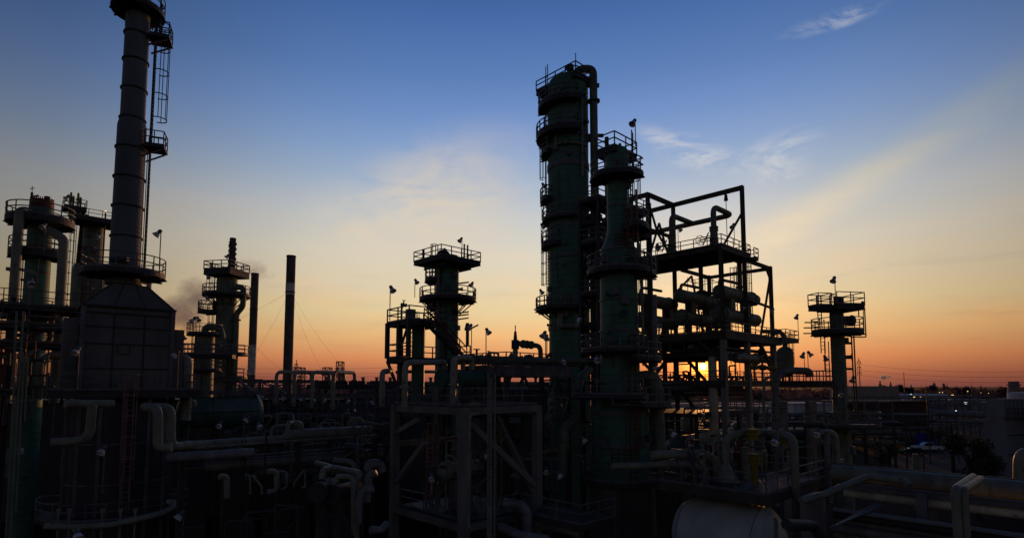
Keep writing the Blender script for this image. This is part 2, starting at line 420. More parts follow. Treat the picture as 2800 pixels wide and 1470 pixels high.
# ------------------------------------------------------------------ camera, sky, sun
cam = bpy.data.cameras.new('camera'); co = bpy.data.objects.new('camera', cam); COL.objects.link(co)
cam.sensor_width = 36; cam.lens = 36 * F / 2800; cam.shift_y = 198 / 2800; cam.clip_end = 20000; cam.clip_start = .1
co.location = (0, 0, EYE); co.rotation_euler = (PI / 2 + PITCH, 0, 0); sc.camera = co
SUN = (W(1922, 1001, 1000) - V((0, 0, EYE))).normalized()
S_EL = math.asin(SUN.z); S_AZ = math.atan2(SUN.x, SUN.y)
w = bpy.data.worlds.new('World'); sc.world = w; w.use_nodes = True
nt = w.node_tree; N = nt.nodes; L = nt.links; N.clear()
def nd(t, **k):
    n = N.new(t)
    for a, b in k.items(): setattr(n, a, b)
    return n
def mth(op, a, b=None, c=None, clamp=False):
    n = nd('ShaderNodeMath', operation=op, use_clamp=clamp)
    for i, x in enumerate((a, b, c)):
        if x is None: continue
        if isinstance(x, (int, float)): n.inputs[i].default_value = x
        else: L.new(x, n.inputs[i])
    return n.outputs[0]
def vmth(op, a, b):
    n = nd('ShaderNodeVectorMath', operation=op)
    for i, x in enumerate((a, b)):
        if isinstance(x, (tuple, V)): n.inputs[i].default_value = x
        else: L.new(x, n.inputs[i])
    return n
def ramp(fac, stops, interp='EASE'):
    r = nd('ShaderNodeValToRGB'); e = r.color_ramp.elements; r.color_ramp.interpolation = interp
    while len(e) < len(stops): e.new(.5)
    for x, (p, c) in zip(e, stops): x.position = p; x.color = (*c, 1) if len(c) == 3 else c
    L.new(fac, r.inputs['Fac']); return r.outputs['Color']
def cmix(fac, a, b, blend='MIX'):
    n = nd('ShaderNodeMix', data_type='RGBA', blend_type=blend)
    for k, x in (('Factor', fac), ('A', a), ('B', b)):
        if isinstance(x, (int, float)): n.inputs[k].default_value = x
        elif isinstance(x, tuple): n.inputs[k].default_value = (*x, 1)
        else: L.new(x, n.inputs[k])
    return n.outputs['Result']
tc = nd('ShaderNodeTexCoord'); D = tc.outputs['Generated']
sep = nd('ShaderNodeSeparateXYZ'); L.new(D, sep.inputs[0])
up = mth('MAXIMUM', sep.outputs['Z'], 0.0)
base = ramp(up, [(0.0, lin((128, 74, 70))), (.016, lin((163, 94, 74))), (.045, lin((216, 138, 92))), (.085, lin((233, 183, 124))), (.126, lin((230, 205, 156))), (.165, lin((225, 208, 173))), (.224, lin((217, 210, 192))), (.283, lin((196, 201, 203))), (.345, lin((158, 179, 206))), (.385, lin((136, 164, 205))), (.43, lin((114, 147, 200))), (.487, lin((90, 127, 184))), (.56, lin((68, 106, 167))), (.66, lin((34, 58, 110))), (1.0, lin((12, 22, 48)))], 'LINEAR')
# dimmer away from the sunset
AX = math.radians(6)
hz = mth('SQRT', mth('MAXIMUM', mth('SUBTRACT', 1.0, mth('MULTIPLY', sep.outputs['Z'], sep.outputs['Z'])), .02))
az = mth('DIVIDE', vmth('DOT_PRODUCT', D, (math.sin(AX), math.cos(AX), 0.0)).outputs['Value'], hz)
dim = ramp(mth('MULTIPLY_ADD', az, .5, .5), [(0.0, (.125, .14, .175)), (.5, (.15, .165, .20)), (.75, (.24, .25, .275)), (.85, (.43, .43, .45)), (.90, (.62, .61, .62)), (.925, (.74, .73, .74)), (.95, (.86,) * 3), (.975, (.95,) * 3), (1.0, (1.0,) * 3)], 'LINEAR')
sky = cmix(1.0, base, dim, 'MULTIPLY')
# a physical sky adds its own gradient under the graded one
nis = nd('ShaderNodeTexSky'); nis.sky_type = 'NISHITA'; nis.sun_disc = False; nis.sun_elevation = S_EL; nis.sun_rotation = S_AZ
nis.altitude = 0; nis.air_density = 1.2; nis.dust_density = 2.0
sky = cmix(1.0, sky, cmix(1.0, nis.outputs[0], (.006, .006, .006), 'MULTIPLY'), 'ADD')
# clouds: soft bands low over the sunset, one long slanting veil, thin cirrus
azim = mth('ARCTAN2', sep.outputs['X'], sep.outputs['Y'])
elev = mth('ARCSINE', sep.outputs['Z'])
cmb = nd('ShaderNodeCombineXYZ'); L.new(azim, cmb.inputs[0]); L.new(elev, cmb.inputs[1])
AE = cmb.outputs[0]
def noise(vec, scale, detail, sx=1, sy=1, rot=0.0, dist=0.0, rough=.55):
    m = nd('ShaderNodeMapping'); m.inputs['Scale'].default_value = (sx, sy, 1); m.inputs['Rotation'].default_value = (0, 0, rot)
    L.new(vec, m.inputs['Vector'])
    n = nd('ShaderNodeTexNoise'); n.inputs['Scale'].default_value = scale; n.inputs['Detail'].default_value = detail
    n.inputs['Distortion'].default_value = dist; n.inputs['Roughness'].default_value = rough
    L.new(m.outputs[0], n.inputs['Vector']); return n.outputs['Fac']
def rng(v, a, b, c=0.0, d=1.0):
    n = nd('ShaderNodeMapRange', interpolation_type='SMOOTHSTEP')
    for i, x in enumerate((a, b, c, d)): n.inputs[i + 1].default_value = x
    L.new(v, n.inputs[0]); return n.outputs[0]
def AEof(px, py):
    r = (W(px, py, 100) - V((0, 0, EYE))).normalized(); return math.atan2(r.x, r.y), math.asin(r.z)
def blob(px, py, wx, wy, rot=0.0):
    a, e = AEof(px, py); m = nd('ShaderNodeMapping'); m.vector_type = 'TEXTURE'
    m.inputs['Location'].default_value = (a, e, 0); m.inputs['Rotation'].default_value = (0, 0, rot); m.inputs['Scale'].default_value = (wx / F, wy / F, 1)
    L.new(AE, m.inputs['Vector'])
    ln = nd('ShaderNodeVectorMath', operation='LENGTH'); L.new(m.outputs[0], ln.inputs[0])
    return rng(ln.outputs['Value'], 1.0, 0.0)
low = mth('MULTIPLY', rng(noise(AE, 4.2, 5, 1, 5.5, .1, .8), .46, .72), mth('MULTIPLY', rng(elev, .02, .09), rng(elev, .42, .18)))
sky = cmix(mth('MULTIPLY', low, .5), sky, cmix(1.0, sky, (1.16, .98, .86), 'MULTIPLY'))
lowd = mth('MULTIPLY', rng(noise(AE, 6.0, 5, 1, 6, -.15, .6), .5, .75), mth('MULTIPLY', rng(elev, .03, .07), rng(elev, .30, .12)))
sky = cmix(mth('MULTIPLY', lowd, .5), sky, cmix(1.0, sky, (.86, .82, .86), 'MULTIPLY'))
veil = mth('MULTIPLY', blob(2440, 445, 820, 70, .43), rng(noise(AE, 7, 4, 1, 3, .5), .25, .75, .35, 1.0))
sky = cmix(mth('MULTIPLY', veil, .78), sky, cmix(1.0, sky, (1.46, 1.20, .86), 'MULTIPLY'))
glowc = mth('MULTIPLY', blob(1150, 590, 460, 230, .45), rng(noise(AE, 6, 5, 1, 2.5, .4, .5), .25, .62))
sky = cmix(mth('MULTIPLY', glowc, .85), sky, lin((226, 208, 182)))
wisp = noise(AE, 9, 9, 1, 3.2, .35, 1.6, .62)
for (px, py, wx, wy, rt, s_) in ((2270, 58, 150, 24, .03, .55), (2330, 50, 90, 18, .1, .35), (1900, 420, 150, 55, -.35, .8), (2110, 425, 150, 60, .25, .5), (2130, 475, 90, 36, .1, .6), (1800, 375, 90, 34, -.4, .4)):
    sky = cmix(mth('MULTIPLY', mth('MULTIPLY', blob(px, py, wx, wy, rt), rng(wisp, .36, .68)), s_), sky, lin((222, 218, 214)))
# aureole and disc of the setting sun
dist = vmth('DISTANCE', D, SUN).outputs['Value']
def glow(k, amp, col):
    e = mth('MULTIPLY', mth('EXPONENT', mth('MULTIPLY', dist, -1.0 / k)), amp)
    n = nd('ShaderNodeVectorMath', operation='SCALE'); n.inputs[0].default_value = col; L.new(e, n.inputs['Scale']); return n.outputs[0]
sky = cmix(1.0, sky, glow(.11, .30, (1.0, .36, .04)), 'ADD')
sky = cmix(1.0, sky, glow(.030, 1.3, (1.0, .27, .018)), 'ADD')
sky = cmix(1.0, sky, glow(.011, 8.0, (1.0, .30, .02)), 'ADD')
disc = rng(dist, .0058, .0042)
sky = cmix(disc, sky, (26.0, 16.0, 4.5))
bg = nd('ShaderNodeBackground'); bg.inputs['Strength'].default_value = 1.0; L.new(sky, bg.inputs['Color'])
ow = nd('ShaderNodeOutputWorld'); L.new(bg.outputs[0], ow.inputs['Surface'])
sl = bpy.data.lights.new('sun', 'SUN'); so = bpy.data.objects.new('sun', sl); COL.objects.link(so)
sl.energy = .9; sl.color = (1.0, .42, .13); sl.angle = math.radians(.5)
so.rotation_euler = (-SUN).to_track_quat('-Z', 'Y').to_euler(); so.location = SUN * 300
sc.view_settings.view_transform = 'Standard'; sc.view_settings.look = 'None'; sc.view_settings.exposure = 0; sc.view_settings.gamma = 1
sc.cycles.use_denoising = True; sc.cycles.max_bounces = 5; sc.cycles.diffuse_bounces = 3; sc.cycles.glossy_bounces = 2
sc.cycles.sample_clamp_indirect = 4.0; sc.cycles.volume_bounces = 1; sc.cycles.volume_step_rate = 2.0
sc.cycles.transparent_max_bounces = 16

# ------------------------------------------------------------------ ground
mb = MB(); R = 9000
mb.add([(-R, -200, 0), (R, -200, 0), (R, R, 0), (-R, R, 0)], [(0, 1, 2, 3)])
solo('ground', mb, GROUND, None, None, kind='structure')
def sheet(name, pts, z, m):
    mb = MB(); mb.add([(x, y, z) for x, y in pts], [tuple(range(len(pts)))]); return solo(name, mb, m, None, None, kind='structure')
def gp(px, py):
    d = 10.0; r = W(px, py, 1.0) - V((0, 0, EYE)); t = -EYE / r.z; return (r.x * t, r.y * t)
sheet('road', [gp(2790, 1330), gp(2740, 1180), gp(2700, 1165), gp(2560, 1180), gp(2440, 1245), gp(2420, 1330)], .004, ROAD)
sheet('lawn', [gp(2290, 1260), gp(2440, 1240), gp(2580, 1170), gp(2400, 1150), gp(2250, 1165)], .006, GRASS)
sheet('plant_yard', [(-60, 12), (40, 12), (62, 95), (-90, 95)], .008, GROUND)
# ------------------------------------------------------------------ exhaust stack and furnace (left)
def gof(px, d, ang=46): p = W(px, 1055, d); return Grid((p.x, p.y), ang)
gf = gof(216, 37.2, 49.5)              # near-left corner of the furnace box, u along its front
FL, FD = 5.15, 3.6
ZB, ZT = 13.75, W(216, 833, 37.2).z
fur = thing('process_furnace', 'big grey panelled furnace box with sloping hood under the tall stack', 'furnace', gf(FL / 2, FD / 2, ZB))
mb = MB()
mb.hexa([gf(0, 0, ZB), gf(FL, 0, ZB), gf(FL, FD, ZB), gf(0, FD, ZB), gf(0, 0, ZT), gf(FL, 0, ZT), gf(FL, FD, ZT), gf(0, FD, ZT)])
part('furnace_wall', mb, PANEL, fur)
mb = MB(); e = .12; zt2 = ZT + 1.75
cx = gf(FL / 2, FD / 2)
K = [gf(-e, -e, ZT + .004), gf(FL + e, -e, ZT + .004), gf(FL + e, FD + e, ZT + .004), gf(-e, FD + e, ZT + .004)]
T = [gf(FL / 2 + i * 1.0, FD / 2 + j * 1.0, zt2) for i, j in ((-1, -1), (1, -1), (1, 1), (-1, 1))]
mb.hexa(K + T); hood = part('hood', mb, PANEL, fur)
mb = MB()
for i in range(4): mb.bar(K[i] + V((0, 0, .03)), K[(i + 1) % 4] + V((0, 0, .03)), .14, .12); mb.bar(K[i], T[i], .10)
for t in (.33, .66):
    mb.bar(K[0].lerp(K[1], t), T[0].lerp(T[1], t), .05, .07); mb.bar(K[3].lerp(K[0], t), T[3].lerp(T[0], t), .05, .07)
part('hood_rib', mb, DARK, hood)
mb = MB()
for z in (ZT - .02, ZT - .42): mb.bar(gf(0, -.06, z), gf(FL, -.06, z), .1, .1); mb.bar(gf(-.06, 0, z), gf(-.06, FD, z), .1, .1)
for y in (889, 936, 1005): z = W(216, y, 37.2).z; mb.bar(gf(0, -.05, z), gf(FL, -.05, z), .10, .07); mb.bar(gf(-.05, 0, z), gf(-.05, FD, z), .1, .07)
for u in (.33, .67): mb.bar(gf(FL * u, -.04, ZB), gf(FL * u, -.04, ZT - .4), .07)
mb.bar(gf(1.95, -.05, W(216, 963, 37).z), gf(2.65, -.05, W(216, 963, 37).z), .05); mb.bar(gf(1.95, -.05, W(216, 963, 37).z), gf(1.95, -.05, W(216, 938, 37).z), .04); mb.bar(gf(2.65, -.05, W(216, 963, 37).z), gf(2.65, -.05, W(216, 938, 37).z), .04)
part('stiffener', mb, DARK, fur)
mb = MB()
for u, v in ((0, 0), (FL, 0), (0, FD), (FL, FD)): mb.box(gf(u, v, (ZB + ZT) / 2), .26, .26, ZT - ZB + .02, gf.rz)
part('corner_column', mb, STEEL, fur)
for u0, u1, z0, z1, v0 in ((-.95, -.15, ZB + .1, ZT - .9, .4), (FL + .14, FL + .85, ZB + .1, ZT - 1.25, .5)):
    mb = MB(); mb.hexa([gf(u0, v0, z0), gf(u1, v0, z0), gf(u1, FD - .4, z0), gf(u0, FD - .4, z0), gf(u0, v0, z1), gf(u1, v0, z1), gf(u1, FD - .4, z1), gf(u0, FD - .4, z1)])
    for k in range(1, 6): z = z0 + (z1 - z0) * k / 6; mb.bar(gf(u0 - .03, v0 - .03, z), gf(u1 + .03, v0 - .03, z), .06)
    part('header_box', mb, PANEL, fur)
p0 = rectplat(fur, gf, -1.6, FL + 1.7, -1.5, FD + .6, ZB - .02, 'abd', th=.5, r=.028)
mb = MB(); mb.rev((cx.x, cx.y, 0), (0, 0, 1), [(ZB - .55, 2.6), (ZB - 1.1, 3.05), (3.2, 3.05), (3.0, 3.3), (1.6, 3.3), (1.5, 2.8), (.01, 2.8)], 48)
rad = part('radiant_shell', mb, DARK, fur)
mb = MB()
for k in range(14):
    t = 2 * PI * k / 14; x, y = cx.x + 3.1 * math.cos(t), cx.y + 3.1 * math.sin(t); mb.bar((x, y, 1.6), (x, y, ZB - .6), .16, .2)
for z in (5.0, 7.6, 10.2): mb.ring((cx.x, cx.y, z), 3.08, .06, n=40)
part('buckstay', mb, STEEL, fur)
ringplat(fur, (cx.x, cx.y), 5.6, 3.05, 4.4, -160, 20, m=DARK)
lb = gf(2.6, -1.62, 5.8); ladder(fur, lb, gf(2.6, -1.62, ZB), -gf.b, True, m=PINK)

st = W(338, 774, 39.6)
sx, sy = cx.x - .33, cx.y
def zst(py): return W(340, py, 39.7).z
prof = [(zst(-70), .77), (zst(318), .78), (zst(338), .91), (zst(760), .96), (zst(764), 1.02), (zst(776), 1.15)]
stk = thing('exhaust_stack', 'tall grey ringed exhaust stack rising out of the frame above the furnace hood', 'stack', (sx, sy, prof[-1][0]))
mb = MB(); mb.rev((sx, sy, 0), (0, 0, 1), prof, 44); part('shell', mb, STACK, stk)
def Rst(z):
    return .775 if z > prof[1][0] - .05 else (.915 if z > prof[1][0] - 4 else .94)
for y in (85, 158, 237, 318, 400, 481, 561, 644):
    mb = MB(); z = zst(y); r = Rst(z); mb.sector((sx, sy), r * .97, r + .085, 0, 360, z - .05, z + .05, 44); mb.ring((sx, sy, z), r + .05, .05, n=40)
    part('stiffening_ring', mb, DARK, stk)
zp = zst(742); ringplat(stk, (sx, sy), zp, .98, 2.55, 0, 360, m=DARK, th=.3, r=.032)
zt = zst(16); ringplat(stk, (sx, sy), zt, .79, 1.72, 0, 360, m=DARK, th=.28, r=.032)
la = 22; lo = V((math.cos(math.radians(la)), math.sin(math.radians(la)), 0))
def sl_(out, z): return V((sx, sy, z)) + lo * out
z1 = zst(388); ladder(stk, sl_(1.2, z1), sl_(1.2, zst(80)), lo, True, hoop=1.55, cr=.55, r=.045)
ladder(stk, sl_(1.45, zst(84)), sl_(1.45, zt), lo, True, hoop=.9, cr=.55, r=.045)
for zz in (z1, zst(84)):
    mb = MB(); t = math.radians(la); q = V((-math.sin(t), math.cos(t), 0))
    mb.hexa([sl_(.82, zz - .16) - q * .75, sl_(2.2, zz - .16) - q * .75, sl_(2.2, zz - .16) + q * .75, sl_(.82, zz - .16) + q * .75, sl_(.82, zz) - q * .75, sl_(2.2, zz) - q * .75, sl_(2.2, zz) + q * .75, sl_(.82, zz) + q * .75])
    for k in (-.6, .6): mb.bar(sl_(.82, zz - .9) + q * k, sl_(2.05, zz - .2) + q * k, .1)
    pp = part('platform', mb, DARK, stk); rb = MB()
    rail_to(rb, [sl_(.95, zz) - q * .72, sl_(2.15, zz) - q * .72, sl_(2.15, zz) + q * .72, sl_(.95, zz) + q * .72], r=.03, step=.75); part('railing', rb, DARK, pp)
ladder(stk, sl_(1.2, zp), sl_(1.2, z1 - .2), lo, False, w=.42)
mb = MB()
for o_, q_ in ((1.1, .4), (1.12, -.35)): t = math.radians(la); q = V((-math.sin(t), math.cos(t), 0)) * q_; mb.tube([sl_(o_, zp) + q, sl_(o_, z1) + q], .03, 6)
part('conduit', mb, DARK, stk)
mb = MB(); mb.box((sx + .35, sy - 1.08, zp + .75), 1.2, .3, .3); mb.cyl((sx + .7, sy - 1.05, zp + .75), (sx + .7, sy - 1.6, zp + .75), .12); part('sample_port', mb, DARK, stk)

# ------------------------------------------------------------------ cream column behind the stack
bc = Col('process_column', 'cream clad column half hidden behind the stack with valves on top', 252, 700, 78,
         [(616, 58), (722, 60), (727, 96), (745, 104), (800, 106), (1080, 106)], OLIVE, dome=1.2, base=0)
gb = Grid((bc.x - .3, bc.y - 3.1))
rectplat(bc.root, Grid((bc.x + .3, bc.y - 3.2)), -.6, 3.9, -1.2, 2.8, bc.z(612), 'abcd', th=.5, r=.035)
rectplat(bc.root, Grid((bc.x - 1.9, bc.y - 2.8)), -.2, 2.2, -1.0, 1.2, bc.z(582), 'abcd', th=.4, r=.035)
mb = MB()
for k, (dx, hh) in enumerate(((-2.1, 2.4), (-1.75, 1.9), (-1.1, 2.3), (-.75, 1.7))):
    x, y, z = bc.x + dx, bc.y - 1.7, bc.z(583); mb.cyl((x, y, z - 1.5), (x, y, z + hh * .55), .13, n=8); mb.cyl((x, y, z + hh * .55), (x, y, z + hh), .17, .12, n=8)
part('relief_valve', mb, YELL, bc.root)
mb = MB(); mb.tube([bc.at(-175, .3, 14), bc.at(-175, .3, bc.z(600)), bc.at(-170, -.4, bc.z(590))], .3, 10); part('riser', mb, RED, bc.root)
bc.lad(1000, 590, 185, True, hoop=1.5)

# ------------------------------------------------------------------ green column at the far left
lc = Col('process_column', 'dark green column with bolted flat top between two fat cream pipes at far left', 106, 690, 50,
         [(556, 64), (570, 65), (571, 69), (700, 70), (702, 71), (1080, 76)], GREEN, base=0)
mb = MB(); zt = lc.z(556); R = lc.R(zt)
mb.sector(lc.c, .01, R * 1.06, 0, 360, zt - .45, zt - .02, 40); mb.sector(lc.c, .01, R * 1.03, 0, 360, zt - .012, zt + .25, 40)
for k in range(36): t = 2 * PI * k / 36; mb.cyl((lc.x + R * .97 * math.cos(t), lc.y + R * .97 * math.sin(t), zt + .25), (lc.x + R * .97 * math.cos(t), lc.y + R * .97 * math.sin(t), zt + .42), .04, n=6)
fl = part('bolted_flange', mb, RED, lc.root)
mb = MB(); mb.cyl((lc.x + .45, lc.y, zt + .2), (lc.x + .45, lc.y, zt + .62), .22); mb.cyl((lc.x - .7, lc.y - .3, zt + .2), (lc.x - .7, lc.y - .3, zt + .9), .1)
mb.bar((lc.x - .75, lc.y - .3, zt + .5), (lc.x - .1, lc.y - .3, zt + .62), .12); mb.bar((lc.x - .7, lc.y - .3, zt + .9), (lc.x - .72, lc.y - .3, zt + 1.5), .05); mb.bar((lc.x - .9, lc.y - .3, zt + 1.25), (lc.x - .5, lc.y - .3, zt + 1.3), .05)
part('top_nozzle', mb, DARK, lc.root)
ringplat(lc.root, lc.c, lc.z(601), R, 2.45, -200, 90, m=DARK, th=.55, r=.04)
ringplat(lc.root, lc.c, lc.z(690), R + .05, 2.1, -180, 60, m=DARK, th=.6, r=.04)
ringplat(lc.root, lc.c, lc.z(860), R + .1, 2.3, -180, 60, m=DARK, th=.4, r=.04)
for py in (675, 745):
    mb = MB(); z = lc.z(py); mb.sector(lc.c, R * .95, R * 1.09, 0, 360, z - .35, z, 40); part('girth_flange', mb, RED, lc.root)

bn = .55
pA = W(52, 600, 47.5); pipe('fat cream insulated pipe rising left of the flat topped green column', [(pA.x, pA.y, 12.6), (pA.x, pA.y, W(52, 574, 47.5).z), lc.at(-170, -.3, lc.z(582))], .36, CREAM, bend=1.0, bands=bn, n=18)
pB = W(172, 700, 47.5); pipe('fat cream insulated pipe bending down right of the flat topped green column', [(pB.x, pB.y, 12.6), (pB.x, pB.y, W(172, 655, 47.5).z), W(150, 638, 48.5), lc.at(-40, -.3, lc.z(625))], .36, CREAM, bend=.8, bands=bn, n=18)
mb = MB(); mb.bar(W(20, 735, 48), W(34, 736, 48), .3); mb.bar(W(56, 736, 47), W(96, 745, 46.4), .3, .24); solo('support_beam', mb, FIRE, 'short tan support beam clamped across the left fat cream pipe', 'beam')
# left steel structure carrying walkways
gl = Grid((W(20, 1055, 41).x, 41))
lf = thing('steel_structure', 'dark steel access structure with stacked walkways at the left picture edge', 'steel frame', gl(0, 0, 0))
mb = MB()
for u, v in ((0, 0), (5.2, 0), (0, 3.2), (5.2, 3.2), (-4.6, 0), (-4.6, 3.2)): mb.ibeam(gl(u, v, 0), gl(u, v, W(100, 830, 43).z + .2), .3, .3)
part('column', mb, DARK, lf)
for py, rl in ((838, 'abd'), (888, 'a'), (938, 'ad'), (1066, 'abd')):
    rectplat(lf, gl, -5, 5.4, -.2, 3.4, W(100, py, 42.5).z, rl, th=.35, r=.03)
mb = MB()
for u in (-4.6, 0): mb.bar(gl(u, -.05, 16.3), gl(u + 2.5, -.05, 19.2), .12); mb.bar(gl(u + 4.6, -.05, 16.3), gl(u + 2.3, -.05, 19.2), .12)
for u in (-3.9, -3.4, -2.8, .9, 1.3, 2.2, 3.4): mb.bar(gl(u, .4, 14), gl(u, .4, 20), .09)
part('brace', mb, RED, lf)
ladder(lf, gl(4.2, -.45, 14), gl(4.2, -.45, W(150, 700, 42).z), -gl.b, True, m=RED, hoop=1.0)
pp = [W(172, 850, 44), W(143, 862, 43.5), W(137, 905, 43), W(137, 930, 43), W(78, 972, 41.5), W(10, 975, 41)]
pipe('cream pipe elbowing down and left through the left walkway structure', pp, .19, CREAM, bend=.5, bands=.6)
pp = [W(170, 970, 43), W(128, 972, 42.5), W(112, 1000, 42.2), W(108, 1090, 42.2)]
pipe('wide cream elbow pipe running into the furnace header box', pp, .29, CREAM, bend=.7, bands=.6, n=16)
for i, (px, y0, bot) in enumerate(((64, 850, 1470), (56, 975, 1470), (46, 850, 1060), (67, 975, 1400), (77, 975, 1150), (40, 1030, 1470))):
    a = W(px, y0, 33.5); b = W(px - (bot - y0) * .055, bot, 33.5)
    mb = MB(); mb.tube([b, a], .05, 6); solo('conduit_riser', mb, CREAM, 'thin pale upright riser pipe at the far left edge', 'pipe', 'thin riser pipes at the far left')
mb = MB(); mb.bar(W(20, 1095, 34), W(90, 1094, 34), .12); solo('pipe_bracket', mb, CREAM, 'pale horizontal bracket across the thin risers at far left', 'bracket')
# pipes on the furnace front and below
pipe('cream T shaped transfer pipe hanging below the furnace platform', [W(178, 1103, 31), W(310, 1103, 33)], .235, CREAM, bands=.55, n=16)
pipe('cream pipe dropping from the T then turning left in the dark', [W(252, 1106, 31.4), W(245, 1204, 31.4), W(140, 1208, 30.5)], .235, CREAM, bend=.75, bands=.55, n=16)
pipe('left of the twin cream hairpin pipes beside the furnace shell', [W(396, 1112, 33), W(432, 1116, 32.4), W(432, 1224, 32.4), W(470, 1222, 32.6)], .26, CREAM, bend=.55, bands=.55, n=16)
pipe('right of the twin cream hairpin pipes beside the furnace shell', [W(430, 1112, 34), W(467, 1116, 33.6), W(467, 1222, 33.6), W(522, 1215, 35)], .26, CREAM, bend=.55, bands=.55, n=16)
pts = [W(x, y, d) for x, y, d in ((120, 1437, 29), (215, 1440, 29.6), (300, 1434, 30.2), (380, 1418, 31), (440, 1402, 31.8), (472, 1388, 32.6), (474, 1372, 33.2), (462, 1370, 33.6))]
pipe('long pale ring pipe curving round the foot of the furnace', pts, .16, CREAM, n=10)
for i, px in enumerate((330, 370, 160, 190, 280)):
    a = W(px, 1400, 31); mb = MB(); mb.tube([a, a + V((0, 0, -1.4))], .05, 6); mb.cyl(a, a + V((0, 0, .2)), .1, n=8); solo('burner_pipe', mb, CREAM, 'thin burner feed pipe above the curved ring pipe', 'pipe', 'burner feed pipes at the furnace foot')
pB = W(482, 975, 42); pipe('thick cream elbow pipe right of the furnace turning straight down', [W(440, 972, 41.5), W(475, 977, 42), (pB.x + .85, pB.y, W(505, 982, 42).z), (pB.x + .85, pB.y, 11.5)], .38, CREAMB, bend=.9, n=18)
mb = MB(); q = W(407, 785, 60); mb.box((q.x, q.y, q.z - 4), .34, .34, 9); solo('vent_duct', mb, SHED, 'small square grey duct peeking above the furnace roof', 'duct')
# ------------------------------------------------------------------ column with the corkscrew vent, left of centre
c2 = Col('process_column', 'pale olive column topped by a corkscrew straked vent stack', 620, 800, 75,
         [(768, 58), (830, 58), (834, 54), (1010, 58), (1090, 60)], OLIVE, dome=.9, base=0)
zz = c2.z(742)
g2 = Grid((c2.x, c2.y), 10)
rectplat(c2.root, g2, -2.1, 1.9, -1.9, 1.9, zz, 'abcd', th=.75, r=.05)
mb = MB(); z0, z1 = c2.z(768), c2.z(651); mb.rev((c2.x + .55, c2.y, 0), (0, 0, 1), [(z1, .4), (z0 - .5, .42)], 20)
vs = part('vent_stack', mb, BRICK, c2.root)
mb = MB()
for ph in range(3):
    pts = []
    for i in range(41):
        t = i / 40; a = 2 * PI * (t * 2.2 + ph / 3); z = z0 + .8 + (z1 - z0 - 1.3) * t; pts.append(V((c2.x + .55 + .47 * math.cos(a), c2.y + .47 * math.sin(a), z)))
    mb.tube(pts, .07, 4, bend=0)
part('helical_strake', mb, BRICK, vs)
c2.plat(805, 2.9, -200, 40, brackets='knee', th=.3, r=.045)
c2.plat(850, 3.3, 160, 235, th=.35, r=.045)
c2.plat(845, 2.7, 160, 180, railing=False)
c2.plat(966, 2.9, -200, 20, th=.25, r=.045)
c2.plat(1030, 2.9, -200, 20, th=.25, r=.045)
c2.lad(850, 742, 195, True); c2.lad(1060, 850, 190, True)
mb = MB(); q = c2.at(170, .25, c2.z(838)); mb.cyl(q + V((-.3, 0, 0)), q + V((.3, 0, 0)), .52, n=20); part('manhole', mb, GREENP, c2.root)
q = c2.at(-8, 1.1, 0)
pipe('overhead pipe looping over the side of the column with the corkscrew vent', [c2.at(-8, -.2, c2.z(786)), (q.x, q.y, c2.z(786)), (q.x, q.y, c2.z(838)), c2.at(-8, .35, c2.z(858)), c2.at(-8, .35, c2.z(1000)), c2.at(-8, .35, 9)], .36, OLIVE, bend=.9, flanges=(3.12,), n=14)
c3 = Col('process_column', 'short squat olive column with railed top beside the taller corkscrew vent column', 560, 930, 68,
         [(925, 56), (1100, 58)], OLIVE, dome=.9, base=0)
c3.plat(912, 1.9, 0, 360, th=.2); c3.plat(968, 2.2, 150, 360); c3.plat(1010, 2.2, 170, 360)
mb = MB(); z = c3.z(918); mb.tube([(c3.x, c3.y, z), (c3.x, c3.y, c3.z(893)), (c3.x + 1.6, c3.y + .3, c3.z(893)), (c3.x + 1.9, c3.y + .3, z - .3)], .42, 14, bend=.9)
part('overhead_nozzle', mb, OLIVE, c3.root)
c3.lad(968, 905, 195, True, hoop=.8)
# walkway joining the furnace to that column
gw = Grid((W(487, 1055, 58).x, 58), 80)
wk = thing('walkway', 'railed steel walkway bridging from the furnace to the squat olive column', 'walkway', gw(0, 0, 0))
rectplat(wk, gw, -1, 5.2, -.6, .6, W(490, 968, 58).z, 'ac', th=.4, r=.045)
mb = MB()
for u in (.5, 4.6): mb.bar(gw(u, 0, 0), gw(u, 0, W(490, 968, 58).z - .3), .25)
part('leg', mb, DARK, wk)
# ------------------------------------------------------------------ guyed chimneys
def chimney(label, px, top, base_py, d, w, bands, mat_):
    q = W(px, 1040, d); zt = W(px, top, d).z; r = wid(w, px, d) / 2
    t = thing('chimney', label, 'chimney', (q.x, q.y, 0)); ys = [top] + [b for b, _ in bands] + [1090]
    mb = MB(); mb.rev((q.x, q.y, 0), (0, 0, 1), [(zt, r * .86), (zt, r), (0, r * 1.04)], 24); part('shaft', mb, mat_, t)
    for y0, y1 in bands:
        mb = MB(); a, b = W(px, y0, d).z, W(px, y1, d).z; mb.sector((q.x, q.y), r * .9, r * 1.025, 0, 360, b, a, 24); part('pale_band', mb, PALE, t)
    mb = MB(); mb.sector((q.x, q.y), r * .9, r * 1.07, 0, 360, zt - .25, zt, 24); mb.sector((q.x, q.y), r * .9, r * 1.07, 0, 360, zt - 7.9, zt - 7.6, 24); part('rim', mb, DARK, t)
    return t, q, zt, r
ch1, q1, z1, r1 = chimney('guyed dark chimney with pale lower half, left one of the pair', 687, 747, 1090, 120, 22, [(942, 1024)], BRICK)
ch2, q2, z2, r2 = chimney('taller guyed dark chimney with one pale band near its top', 786, 699, 1090, 118, 26, [(774, 806)], BRICK)
